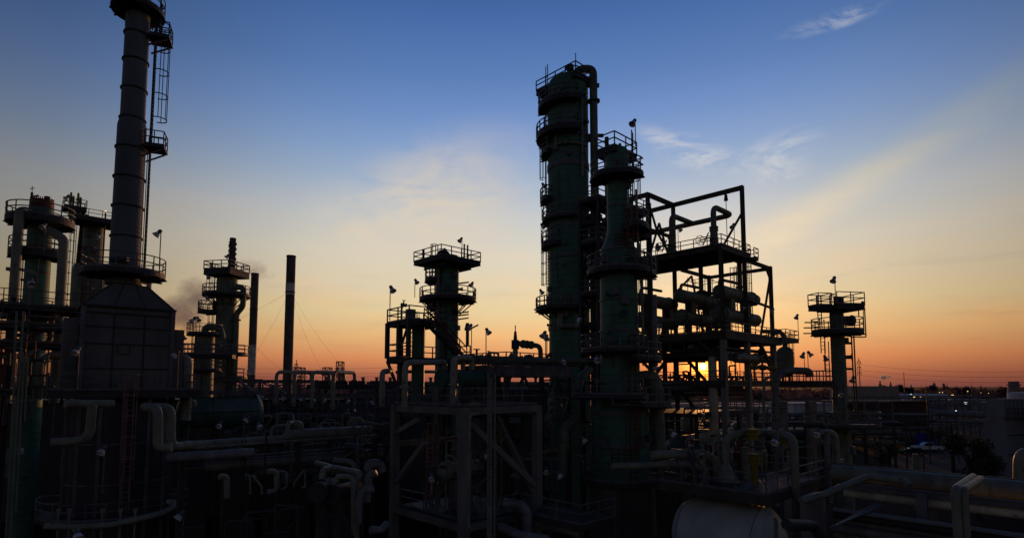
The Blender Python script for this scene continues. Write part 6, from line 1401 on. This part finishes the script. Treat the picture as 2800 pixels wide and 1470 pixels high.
for k in range(620):
    x = rnd.uniform(-900, 1350); d = rnd.uniform(560, 900) + (0 if x > 100 else -60); h = rnd.uniform(10.5, 14.8) + (3.5 if x < 0 else 0); cs = [(V((x + rnd.uniform(-13, 13), d, h * rnd.uniform(.05, .76))), h * .3) for _ in range(8)]
    leaves(mb, rnd, cs, 48, 2.5)
def tw(x, k): return 7.2 + 2.2 * math.sin(x * .031 + k) + 1.5 * math.sin(x * .083 + 2 * k) + 1.1 * math.sin(x * .21 + k)
for k, d in enumerate((610, 760, 890)):
    xs = [-1100 + 7 * i for i in range(400)]; vs = [V((x, d + 8 * math.sin(x * .05), 0)) for x in xs] + [V((x, d + 8 * math.sin(x * .05), tw(x, k) + (3 if x < 0 else 0))) for x in xs]; n = len(xs)
    mb.add(vs, [(i, i + 1, n + i + 1, n + i) for i in range(n - 1)])
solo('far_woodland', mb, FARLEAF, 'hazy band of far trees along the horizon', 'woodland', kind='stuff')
# far plant: chimneys, towers, masts, lines
for px, y0, d, r, lb in ((2406, 1040, 900, 2.2, 'far slim chimney with a white smoke plume'), (2435, 1043, 950, 1.8, 'far slim chimney right of the smoking one'), (2554, 1044, 800, 1.9, 'left of two far thin dark chimneys over the warehouses'), (2580, 1047, 800, 1.7, 'right of two far thin dark chimneys over the warehouses'), (2491, 1050, 850, 1.2, 'faint short far chimney right of the tall mast'), (2682, 1060, 900, 1.0, 'faintest far chimney stub toward the right'), (2771, 1042, 430, 4.2, 'thick far column by the right round tank')):
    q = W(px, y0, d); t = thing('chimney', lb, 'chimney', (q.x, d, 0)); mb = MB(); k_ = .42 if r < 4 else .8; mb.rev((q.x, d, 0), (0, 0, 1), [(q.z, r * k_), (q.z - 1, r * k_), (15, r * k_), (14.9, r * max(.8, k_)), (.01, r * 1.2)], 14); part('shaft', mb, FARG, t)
    mb = MB(); z = q.z; mb.sector((q.x, d), r * k_ * .9, r * k_ * 1.3, 0, 360, z - 3, z - 2.2, 14); mb.sector((q.x, d), r * k_ * .9, r * .9, 0, 360, 14, 17.5, 14) if r > 1.6 and r < 3 else None; part('collar', mb, FARG, t)
def lattice(px0, px1, y0, d, lb, n=7):
    a, b = W(px0, y0, d), W(px1, y0, d); w_ = b.x - a.x; t = thing('lattice_tower', lb, 'tower', ((a.x + b.x) / 2, d, 0)); mb = MB()
    for x in (a.x, b.x):
        for y in (d, d + w_): mb.bar((x, y, 0), (x, y, a.z), .35)
    for k in range(n):
        z0, z1 = a.z - k * 3.2, a.z - (k + 1) * 3.2
        for y in (d, d + w_): mb.bar((a.x, y, z0), (b.x, y, z0), .35); mb.bar((a.x, y, z0), (b.x, y, z1), .22); mb.bar((b.x, y, z0), (a.x, y, z1), .22)
    part('frame', mb, FARG, t); mb = MB()
    for k in range(1, n, 2): mb.box(((a.x + b.x) / 2, d + w_ / 2, a.z - k * 3.2), w_ * 1.35, w_ * 1.3, .5)
    mb.cyl(((a.x + b.x) / 2, d + w_ / 2, 1), ((a.x + b.x) / 2, d + w_ / 2, a.z - 4), w_ * .25, n=10); part('vessel', mb, FARG, t)
lattice(920, 936, 988, 260, 'far latticed process tower right of the hoop pipes'); lattice(883, 902, 1004, 255, 'lower far latticed tower left of the taller one', 5); lattice(796, 824, 1004, 200, 'far railed platform frame beside the taller guyed chimney', 4)
tree(870, 230, 15.5, 7, 55, 'small far tree peeking below the hoop pipes', FARLEAF, 500, s=.5)
def tpole(px, y0, d, arms, lb, r=.28):
    q = W(px, y0, d); t = thing('transmission_pole', lb, 'utility pole', (q.x, d, 0)); mb = MB(); mb.tube([(q.x, d, 0), (q.x, d, q.z)], [r * 1.5, r * .7], 8, bend=0); part('pole', mb, DARK, t); pts = []
    for y, wd_ in arms:
        mb = MB(); z = W(px, y, d).z; h = wd_ * d / F / 2; mb.bar((q.x - h, d, z), (q.x + h, d, z), .28)
        for s in (-1, 1): mb.cyl((q.x + s * h, d, z), (q.x + s * h, d, z - 2.0), .16, n=6); pts.append(V((q.x + s * h, d, z - 2.0)))
        part('crossarm', mb, DARK, t)
    return pts
pr_ = tpole(2348, 978, 330, ((987, 9), (1002, 9), (1016, 9)), 'tall transmission pole with three short crossarms right of the slim tower')
tpole(811, 983, 220, ((995, 8),), 'far transmission pole rising over the hoop pipes', .2)
def wire(a, b, sag, lb, group, r=.07):
    mb = MB(); mb.tube([V(a).lerp(V(b), i / 16) - V((0, 0, sag * 4 * (i / 16) * (1 - i / 16))) for i in range(17)], r, 4, bend=0); solo('power_line', mb, DARK, lb, 'power line', group)
for i, (y0, y1) in enumerate(((997, 1015), (1012, 1029), (1026, 1043))):
    wire(pr_[i * 2 + 1], W(2830, y1, 250), 1.6, ('top', 'middle', 'lowest')[i] + ' power line running right from the tall transmission pole', 'power lines from the transmission pole', .05)
    wire(pr_[i * 2], W(2110, (998, 1014, 1028)[i], 480), 4, ('top', 'middle', 'lowest')[i] + ' power line running left from the tall transmission pole', 'power lines from the transmission pole', .05)
for i, y in enumerate((1000, 1014, 1022, 1034)): wire(W(470, y - 2, 420), W(1100, y + 3, 400), 2, ('highest', 'second', 'third', 'lowest')[i] + ' faint power line crossing behind the two guyed chimneys', 'faint power lines behind the chimneys', .06)
# glowing lamps far off
def glowlamp(px, py, d, r, m, lb, group='far glowing lamps under the tree line'):
    q = W(px, py, d); t = thing('street_lamp', lb, 'street lamp', (q.x, d, 0), group); mb = MB(); mb.tube([(q.x, d, 0), (q.x, d, q.z - r)], .1, 6); part('post', mb, DARK, t)
    mb = MB(); mb.rev(q, (0, 0, 1), [(-r * .7, .02), (-r * .5, r * .7), (0, r), (r * .5, r * .7), (r * .7, .02)], 10); part('lamp_globe', mb, m, t)
for i, (px, py, r, k) in enumerate(((2499.5, 1084, .95, 0), (2517, 1083.5, .75, 0), (2572.6, 1082, .7, 0), (2491, 1077, .6, 1), (2569, 1072, .45, 0), (2577, 1072, .45, 0), (2603, 1079, .5, 0), (2606.5, 1079, .5, 0), (2613, 1082, .45, 0), (2646, 1069, .55, 0), (2674, 1092, .6, 0), (2698, 1090, .8, 0), (2682, 1073, .3, 0), (2703, 1074, .35, 0), (2655, 1092, .4, 1))):
    lb = {0: 'brightest far sodium lamp, left over the right warehouse', 1: 'second bright far sodium lamp over the right warehouse', 2: 'bright far lamp at the right end of the warehouse', 3: 'greenish far lamp left of the brightest one', 11: 'bright far sodium lamp near the metal building'}.get(i, 'tiny yellow lamp glowing at the foot of the far tree line')
    glowlamp(px, py, 380, r * .62, WGLOW if k else YGLOW, lb)
glowlamp(2640.5, 1101, 200, .6, WGLOW, 'white lamp glowing among the pipes left of the metal building'); glowlamp(2614, 1122, 105, .12, WGLOW, 'tiny pale lamp on the long pipe rack'); glowlamp(740, 1045, 64, .12, YGLOW, 'small lit lamp in the rack left of the hoop pipes'); glowlamp(2.5, 998, 40, .07, YGLOW, 'tiny lit lamp at the far left picture edge'); glowlamp(289, 578, 77, .16, YGLOW, 'lit lamp on the top rail of the cream column behind the stack')
# ------------------------------------------------------------------ smoke
def smoke_mat(name, dens, col, scale, lo, hi, ani=.3):
    m = bpy.data.materials.new(name); m.use_nodes = True; nt = m.node_tree; N = nt.nodes; L = nt.links; N.clear()
    o = N.new('ShaderNodeOutputMaterial'); v = N.new('ShaderNodeVolumePrincipled'); v.inputs['Color'].default_value = (*col, 1); v.inputs['Anisotropy'].default_value = ani
    tc = N.new('ShaderNodeTexCoord'); n = N.new('ShaderNodeTexNoise'); n.inputs['Scale'].default_value = scale; n.inputs['Detail'].default_value = 5; n.inputs['Roughness'].default_value = .62; n.inputs['Distortion'].default_value = .6
    L.new(tc.outputs['Object'], n.inputs['Vector'])
    g = N.new('ShaderNodeTexGradient'); g.gradient_type = 'SPHERICAL'
    mp = N.new('ShaderNodeMapping'); mp.inputs['Location'].default_value = (-1, -1, -1); mp.inputs['Scale'].default_value = (2, 2, 2); L.new(tc.outputs['Generated'], mp.inputs['Vector']); L.new(mp.outputs[0], g.inputs['Vector'])
    a = N.new('ShaderNodeMath'); a.operation = 'MULTIPLY_ADD'; a.inputs[1].default_value = .55; L.new(g.outputs['Fac'], a.inputs[0]); L.new(n.outputs['Fac'], a.inputs[2])
    r = N.new('ShaderNodeMapRange'); r.inputs['From Min'].default_value = lo; r.inputs['From Max'].default_value = hi; r.inputs['To Max'].default_value = dens; L.new(a.outputs[0], r.inputs['Value'])
    L.new(r.outputs[0], v.inputs['Density']); L.new(v.outputs[0], o.inputs['Volume']); return m
S1 = smoke_mat('dark_smoke', .26, (.80, .76, .90), .22, .55, .95); S2 = smoke_mat('thin_smoke', .2, (.60, .56, .62), .3, .62, 1.1); S3 = smoke_mat('white_steam', .5, (.98, .98, 1.0), .30, .55, .9); 
def puff(pts, m, lb):
    mb = MB()
    px, py, d, rx, rz, ry = pts
    q = W(px, py, d); u = d / F; mb.rev(q, (0, 0, 1), [(1, .01)] + [(math.sin(t), math.cos(t)) for t in (1.2, .8, .4, 0, -.4, -.8, -1.2)] + [(-1, .01)], 20)
    mb.v = [(q.x + (x - q.x) * rx * u, q.y + (y - q.y) * ry * u, q.z + (z - q.z) * rz * u) for x, y, z in mb.v]; mb.s = [True] * len(mb.s)
    solo('smoke_plume', mb, m, lb, 'smoke')
puff((502, 858, 150, 84, 66, 60), S1, 'dark purple smoke cloud drifting between furnace and corkscrew vent column'); puff((540, 806, 152, 60, 56, 50), S1, 'upper lobe of purple smoke left of the corkscrew vent column')
puff((690, 738, 160, 75, 40, 40), S2, 'thin brown smoke wisp between the two guyed chimneys'); puff((2416, 1032, 880, 13, 9, 9), S3, 'small white steam plume from the far smoking chimney'); puff((2430, 1029, 880, 12, 5, 6), S3, 'thin tail of the far white steam plume')
puff((1000, 1030, 300, 10, 20, 8), S2, 'faint pale steam wisp beside the two storey structure')
# ------------------------------------------------------------------ low plant between the big structures
for i, (px, d, ang, L_, H_, lb) in enumerate(((1150, 95, 88, 34, 8.2, 'dim pipe rack far behind the centre columns'), (1800, 100, 92, 40, 7.4, 'dim pipe rack far behind the open structure'), (1830, 140, 94, 60, 7.0, 'farther dim pipe rack behind the open structure'), (1400, 74, 86, 16, 9.0, 'dim pipe rack behind the pipe bridge'))):
    g = Grid((W(px, 1055, d).x, d), ang); t = thing('pipe_rack', lb, 'pipe rack', g(L_ / 2, 0, 0)); mb = MB(); n = int(L_ / 5)
    for k in range(n + 1):
        for v in (0, 4): mb.ibeam(g(k * 5, v, 0), g(k * 5, v, H_), .35, .35)
    for z in (H_ * .55, H_ * .8, H_): mb.ibeam(g(0, 0, z - .2), g(n * 5, 0, z - .2), .25, .35)
    part('rack_frame', mb, DARK, t); rn = random.Random(i)
    for z in (H_ * .55, H_ * .8, H_):
        for k in range(4): v = .4 + k * .95; r = rn.uniform(.1, .3); mb = MB(); mb.tube([g(-2, v, z + r), g(n * 5 + 2, v, z + r)], r, 6); part('rack_line', mb, (STEEL, DARK, SILV, OLIVE)[rn.randrange(4)], t)
for i, (px, d, wd_, h, m_, lb) in enumerate(((1850, 170, 30, 5.5, SHED, 'low pale flat shed glimpsed behind the big elbow pipe'), (2040, 200, 26, 7, FARW, 'white flat building glimpsed behind the silver ribbed pipe'), (2190, 150, 12, 9.5, FARW, 'pale block glimpsed right behind the right walkway'), (1900, 260, 60, 6, FARW, 'long white roofed hall far behind the sun structure'), (2100, 110, 9, 6, BRN, 'small brown hut behind the right walkway legs'), (1330, 130, 30, 8, SHED, 'dim grey hall behind the pipe bridge'), (1010, 150, 24, 7.5, SHED, 'dim grey hall left of the centre frame'))):
    q = W(px, 1055, d); t = thing('building', lb, 'building', (q.x, d, 0)); mb = MB(); mb.box((q.x, d, h / 2), wd_, 12, h, .1); part('wall', mb, m_, t); mb = MB(); mb.box((q.x, d, h + .13), wd_ + .8, 12.8, .24, .1); part('roof', mb, m_, t)
    for k in range(3): mb = MB(); mb.box((q.x + (k - 1) * wd_ * .28, d - 6.2 - (k - 1) * .03 * wd_, h * .45), wd_ * .12, .5, h * .5, .1); part('doorway', mb, DARK, t)
for i, (px, d, r, h, lb) in enumerate(((2020, 78, 1.3, 8.5, 'squat dark vessel with domed top behind the silver ribbed pipe'), (1770, 80, 1.6, 7.6, 'dark round vessel behind the lower green column'), (1880, 88, 1.0, 9, 'slender dark vessel below the sun structure floor'))):
    q = W(px, 1055, d); t = thing('process_vessel', lb, 'vessel', (q.x, d, 0)); mb = MB(); mb.rev((q.x, d, 0), (0, 0, 1), [(h + r * .6, .02), (h + r * .5, r * .5), (h + r * .25, r * .85), (h, r), (1, r), (1, r * 1.05), (.01, r * 1.05)], 24); part('shell', mb, OLIVE, t)
    ringplat(t, (q.x, d), h * .8, r, r + 1.1, 0, 360, th=.2)
# second tier rack right under the sun structure, seen between its legs
gu = Grid(gr(-3, 1.5), 46); t = thing('pipe_rack', 'dark railed pipe platform low between the legs of the open structure', 'pipe rack', gu(6, 4, 0)); zu = W(1981, 1128, 60).z
rectplat(t, gu, 0, 15, 0, 9, zu, 'ab', th=.4, r=.036); mb = MB()
for u in (.3, 5, 10, 14.7):
    for v in (.3, 8.7): mb.ibeam(gu(u, v, 0), gu(u, v, zu - .4), .3, .3)
for k in range(8): mb.ibeam(gu(.3 + k * 2, .3, zu + 1.8 + (k % 3) * .5), gu(.3 + k * 2, 8.7, zu + 1.8 + (k % 3) * .5), .16, .2)
part('frame', mb, BEAM, t)
for k in range(7): mb = MB(); r = (.1, .18, .12, .24, .14, .2, .1)[k]; mb.tube([gu(-1, .8 + k * 1.2, zu + 2.1 + (k % 3) * .5), gu(15, .8 + k * 1.2, zu + 2.1 + (k % 3) * .5)], r, 8); part('rack_line', mb, (OLIVE, STEEL, CREAM, DARK)[k % 4], t)
# extra plant on and under the exchanger deck of the open structure
rnd = random.Random(23)
for k, (u0, v0, u1, v1, py, r, m_) in enumerate(((S12, .4, -.3, .4, 948, .12, OLIVE), (S12, 3.6, -.3, 3.6, 944, .3, OLIVE))):
    pipe(('lowest front', 'fat front', 'slim crosswise', 'middle crosswise', 'fat rear crosswise', 'thin rear crosswise')[k] + ' pipe run threading the bays below the exchangers', [gr(u0, v0, zy(py)), gr(u1, v1, zy(py))], r, m_)
for k in range(10):
    u = 1 + k * 1.2; v = (0.9, 4.2, 7.6)[k % 3]; p = gr(u, v, zL); mb = MB(); mb.tube([p, V((p.x, p.y, zM - .9))], rnd.uniform(.07, .2), 8)
    if k % 2: valve(mb, p + V((0, 0, 1.2)), (0, 0, 1), .26)
    if abs((p.x / p.y) - 522 / F) * F > 16: solo('riser_pipe', mb, DARK, 'dark riser pipe between the sun level floor and the exchanger deck', 'pipe', 'risers below the exchanger deck')
for k, (px, py, d) in enumerate(((2062, 1003, 57), (2085, 1004, 58), (2110, 1006, 58))):
    mb = MB(); q = W(px, py, d); valve(mb, q, gr.a, .42); mb.cyl(q - gr.a * 1.0, q + gr.a * 1.0, .2, n=12); mb.cyl(q, V((q.x, q.y, zL)), .1, n=8); solo('control_valve', mb, (YELL, OLIVE, YELL)[k], ('left', 'middle', 'right')[k] + ' yellow green valve cluster left of the small upright vessel', 'valve')
for k in range(14):
    v = rnd.uniform(1, 13); u = rnd.uniform(.5, S12 - .5); mb = MB(); p = gr(u, v, zM); h = rnd.uniform(1.2, 3.2); mb.tube([p, p + V((0, 0, h)), p + V((0, 0, h)) + gr.a * rnd.uniform(-1, 1)], rnd.uniform(.05, .12), 6, bend=.2); mb.cyl(p + V((0, 0, h * .6)), p + V((0, 0, h * .6 + .3)), .2, n=8)
    solo('process_pipe', mb, DARK, 'thin upright pipe among the exchangers on the main deck', 'pipe', 'upright pipes among the exchangers')
cl = thing('caged_ladder', 'caged ladder standing between the exchanger pairs', 'ladder', gr(9.6, 3.2, zM)); ladder(cl, gr(9.6, 3.2, zM), gr(9.6, 3.2, zT - 1.5), gr.a, True, hoop=.9)
# flat plain with low tanks beyond the car park
for i, (px, d, r, h) in enumerate(((2480, 300, 8, 6), (2540, 330, 10, 6.5), (2650, 300, 9, 7), (2710, 280, 8, 6), (2330, 340, 9, 7))):
    q = W(px, 1055, d); t = thing('storage_tank', ('first', 'second', 'third', 'fourth', 'leftmost')[i] + ' low dim storage tank on the plain right of the slim tower', 'tank', (q.x, d, 0)); mb = MB(); mb.rev((q.x, d, 0), (0, 0, 1), [(h + .8, .05), (h + .5, r * .6), (h, r), (.01, r)], 32); part('shell', mb, SHED, t); mb = MB(); mb.ring((q.x, d, h), r, .12, n=32); part('rim', mb, STEEL, t)
for i, (px, d, h) in enumerate(((2590, 230, 15.2), (2655, 260, 15.6), (2320, 300, 17), (2520, 270, 14.6))): pole(px, 1055 - (h - 14) * F / d, 1090, d, .1, ('short', 'bare', 'leftmost', 'faint')[i] + ' thin mast standing on the plain right of the slim tower')
for i, (px, d, w_, h) in enumerate(((2690, 210, 16, 8), (2570, 190, 14, 5), (2450, 160, 12, 5.5), (2635, 165, 9, 9.5))):
    q = W(px, 1055, d); t = thing('steel_structure', ('right hand', 'low wide', 'left hand', 'tallest pale')[i] + ' small open frame on the plain beyond the long pipe rack', 'steel frame', (q.x, d, 0)); mb = MB(); n = 5
    for k in range(n + 1):
        for y in (0, 4): mb.bar((q.x - w_ / 2 + w_ * k / n, d + y, 0), (q.x - w_ / 2 + w_ * k / n, d + y, h), .25)
    for z in (h * .4, h * .7, h): mb.bar((q.x - w_ / 2, d, z), (q.x + w_ / 2, d, z), .25); mb.bar((q.x - w_ / 2, d + 4, z), (q.x + w_ / 2, d + 4, z), .25)
    for k in range(n): mb.bar((q.x - w_ / 2 + w_ * k / n, d, 0), (q.x - w_ / 2 + w_ * (k + 1) / n, d, h * .4), .15)
    part('frame', mb, STEEL, t)
# nozzles, inspection plates and instrument boxes on the columns
def dress(c, ys, angs, seed, side):
    rn = random.Random(seed)
    for k in range(ys[2]):
        y = rn.uniform(ys[0], ys[1]); a = rn.uniform(*angs); z = c.z(y); q = c.at(a, -.05, z); t = math.radians(a); o = V((math.cos(t), math.sin(t), 0)); mb = MB()
        if k % 3 == 0:
            r = rn.uniform(.09, .2); mb.cyl(q, q + o * .5, r, n=10); mb.cyl(q + o * .42, q + o * .52, r * 1.7, n=12); part('nozzle', mb, OLIVE if k % 2 else DARK, c.root)
        elif k % 3 == 1:
            mb.box(q + o * .16, .3, .45, rn.uniform(.4, .7), t); part('instrument_box', mb, STEEL, c.root)
        else:
            mb.tube([q + o * .15, q + o * .15 + V((0, 0, max(.4, min(rn.uniform(2, 6), c.pr[0][0] - z - 1))))], .04, 6); mb.cyl(q + o * .1, q + o * .2, .1, n=8); part('instrument_line', mb, STEEL, c.root)
dress(X0, (260, 960, 30), (200, 335), 1, 0); dress(C0, (440, 1280, 34), (190, 345), 2, 0); dress(cc, (740, 960, 12), (190, 350), 3, 0); dress(c2, (790, 1050, 12), (190, 350), 4, 0); dress(rt, (870, 1250, 10), (190, 350), 5, 0); dress(lc, (580, 1000, 12), (190, 350), 6, 0); dress(bc, (640, 760, 6), (200, 340), 7, 0)
# dense mid ground left of centre: two low racks, pumps and small pipes
for i, (x0, x1, d, zt_, lb) in enumerate(((650, 1050, 52, 9.6, 'crowded low pipe rack behind the long cream main pipe'), (700, 1060, 56, 7.4, 'second crowded pipe rack under the air cooler platform'))):
    a, b = W(x0, 1055, d), W(x1, 1055, d + 6); g = Grid((a.x, a.y), math.degrees(math.atan2(b.x - a.x, b.y - a.y))); L_ = math.hypot(b.x - a.x, b.y - a.y); t = thing('pipe_rack', lb, 'pipe rack', g(L_ / 2, 0, 0)); mb = MB(); n = 5
    for k in range(n + 1):
        for v in (0, 2.5): mb.ibeam(g(L_ * k / n, v, 0), g(L_ * k / n, v, zt_), .26, .26)
        for z in (zt_, zt_ - 1.7): mb.ibeam(g(L_ * k / n, 0, z - .15), g(L_ * k / n, 2.5, z - .15), .2, .26)
    part('rack_frame', mb, DARK, t); rn = random.Random(50 + i)
    for z in (zt_, zt_ - 1.7):
        for k in range(6): v = .15 + k * .45; r = rn.uniform(.06, .17); mb = MB(); mb.tube([g(-1, v, z + r), g(L_ * rn.uniform(.6, 1.05), v, z + r)], r, 8); part('rack_line', mb, (CREAM, STEEL, SILV, OLIVE, DARK)[rn.randrange(5)], t)
rn = random.Random(77)
for k in range(60):
    px, d = rn.uniform(640, 1060), rn.uniform(42, 58); py = rn.uniform(1130, 1215); p = W(px, py, d); mb = MB(); h = rn.uniform(.5, 2.2)
    mb.tube([V((p.x, p.y, max(.1, p.z - 3))), p, p + V((rn.choice((-1, 1)) * rn.uniform(.5, 1.6), .4, 0)), p + V((rn.choice((-1, 1)) * rn.uniform(.5, 1.6), .4, -h))], rn.uniform(.05, .13), 6, bend=.25)
    if k % 4 == 0: valve(mb, p - V((0, 0, .6)), (0, 0, 1), .22)
    solo('process_pipe', mb, (CREAM, STEEL, OLIVE, SILV, DARK)[k % 5], 'small bent process pipe in the crowded mid ground left of centre', 'pipe', 'small pipes in the mid ground left of centre')
for k in range(7):
    px = 700 + k * 48; d = 49; q = W(px, 1055, d); z = 6.2 + .6 * (k % 2); t = thing('pump', ('first', 'second', 'third', 'fourth', 'fifth', 'sixth', 'last')[k] + ' small horizontal vessel in the row behind the long cream main pipe', 'vessel', (q.x, d, 0)); mb = MB(); mb.rev((q.x, d, z), (.9, .4, 0), [(1.0, .02), (.9, .3), (.7, .42), (-.7, .42), (-.9, .3), (-1, .02)], 16); part('shell', mb, (GREENP, CREAM, SILV, OLIVE)[k % 4], t); mb = MB(); mb.box((q.x, d, (z - .3) / 2), .7, .5, z - .3); part('base', mb, DARK, t)
# thin clutter under the left walkway structure and by the furnace
for k in range(30):
    px, d = rn.uniform(5, 200), rn.uniform(38, 43); py = rn.uniform(850, 1080); p = W(px, py, d); mb = MB(); mb.tube([p - V((0, 0, rn.uniform(.8, 3))), p, p + V((rn.choice((-1, 1)) * rn.uniform(.5, 2), .3, 0))], rn.uniform(.04, .11), 6, bend=.2); solo('process_pipe', mb, (CREAM, RED, STEEL, DARK)[k % 4], 'thin bent pipe tangled in the left walkway structure', 'pipe', 'thin pipes in the left walkway structure')
for k in range(24):
    px, d = rn.uniform(1790, 2080), rn.uniform(56, 68); py = rn.uniform(925, 1040); p = W(px, py, d); mb = MB()
    if abs(px - 1922) < 26: continue
    mb.tube([p - V((0, 0, rn.uniform(.5, 1.6))), p, p + gr.b * rn.uniform(-2, 2)], rn.uniform(.05, .12), 6, bend=.2); solo('process_pipe', mb, DARK, 'thin bent pipe backlit under the exchanger deck', 'pipe', 'thin bent pipes under the exchanger deck')
# added dark backdrop block, hides lit ground and low sun behind the left units
gn = Grid((W(-40, 1055, 60).x, 60), 84); t = thing('building', 'added long dark flat roofed backdrop block behind the left walkway structure and furnace', 'building', gn(18, 3, 0)); mb = MB(); h = 12.3
mb.hexa([gn(0, 0, 0), gn(36, 0, 0), gn(36, 7, 0), gn(0, 7, 0), gn(0, 0, h), gn(36, 0, h), gn(36, 7, h), gn(0, 7, h)]); part('wall', mb, DARK, t)
mb = MB(); mb.box(gn(18, 3.5, h + .14), 37, 7.8, .26, gn.rz); part('roof', mb, DARK, t)
for k in range(6): mb = MB(); mb.box(gn(3 + k * 6, -.06, 6), 2.2, .2, 3, gn.rz); part('louvred_opening', mb, STEEL, t)
# more small fittings: stair and pipes at the pipe bridge, fine lines by the sun structure
for k in range(16):
    u = rn.uniform(.3, 7.2); v = rn.uniform(.3, 5); p = gp_(u, v, zb); mb = MB(); hh = rn.uniform(.4, 1.2); mb.tube([p, p + V((0, 0, hh)), p + V((0, 0, hh)) + gp_.a * rn.uniform(-1.2, 1.2), p + gp_.a * rn.uniform(-1.2, 1.2)], rn.uniform(.05, .13), 6, bend=.2)
    if k % 3 == 0: valve(mb, p + V((0, 0, hh * .8)), gp_.b, .22)
    solo('process_pipe', mb, (OLIVE, DARK, STEEL)[k % 3], 'short bent pipe on the pipe bridge deck', 'pipe', 'short pipes on the pipe bridge')
for k in range(26):
    px, d = rn.uniform(1460, 1640), rn.uniform(43, 50); py = rn.uniform(1010, 1250); p = W(px, py, d); mb = MB(); mb.tube([p - V((0, 0, rn.uniform(1, 3))), p, p + V((rn.choice((-1, 1)) * rn.uniform(.5, 2), .3, 0)), p + V((rn.choice((-1, 1)) * rn.uniform(.5, 2), .3, -1.2))], rn.uniform(.04, .12), 6, bend=.2); solo('process_pipe', mb, (OLIVE, STEEL, DARK, CREAM)[k % 4], 'thin bent pipe in the tangle left of the lower green column', 'pipe', 'thin pipes left of the lower green column')
for k in range(24):
    px, d = rn.uniform(1790, 2280), rn.uniform(44, 58); py = rn.uniform(1110, 1230); p = W(px, py, d); mb = MB(); mb.tube([p - V((0, 0, rn.uniform(1, 3))), p, p + V((rn.choice((-1, 1)) * rn.uniform(.5, 2.5), .3, 0))], rn.uniform(.04, .12), 6, bend=.2)
    if k % 3 == 0: valve(mb, p - V((0, 0, .6)), (0, 0, 1), .25)
    solo('process_pipe', mb, (OLIVE, STEEL, CREAM, DARK)[k % 4], 'thin bent pipe in the low plant behind the pump deck', 'pipe', 'thin pipes behind the pump deck')
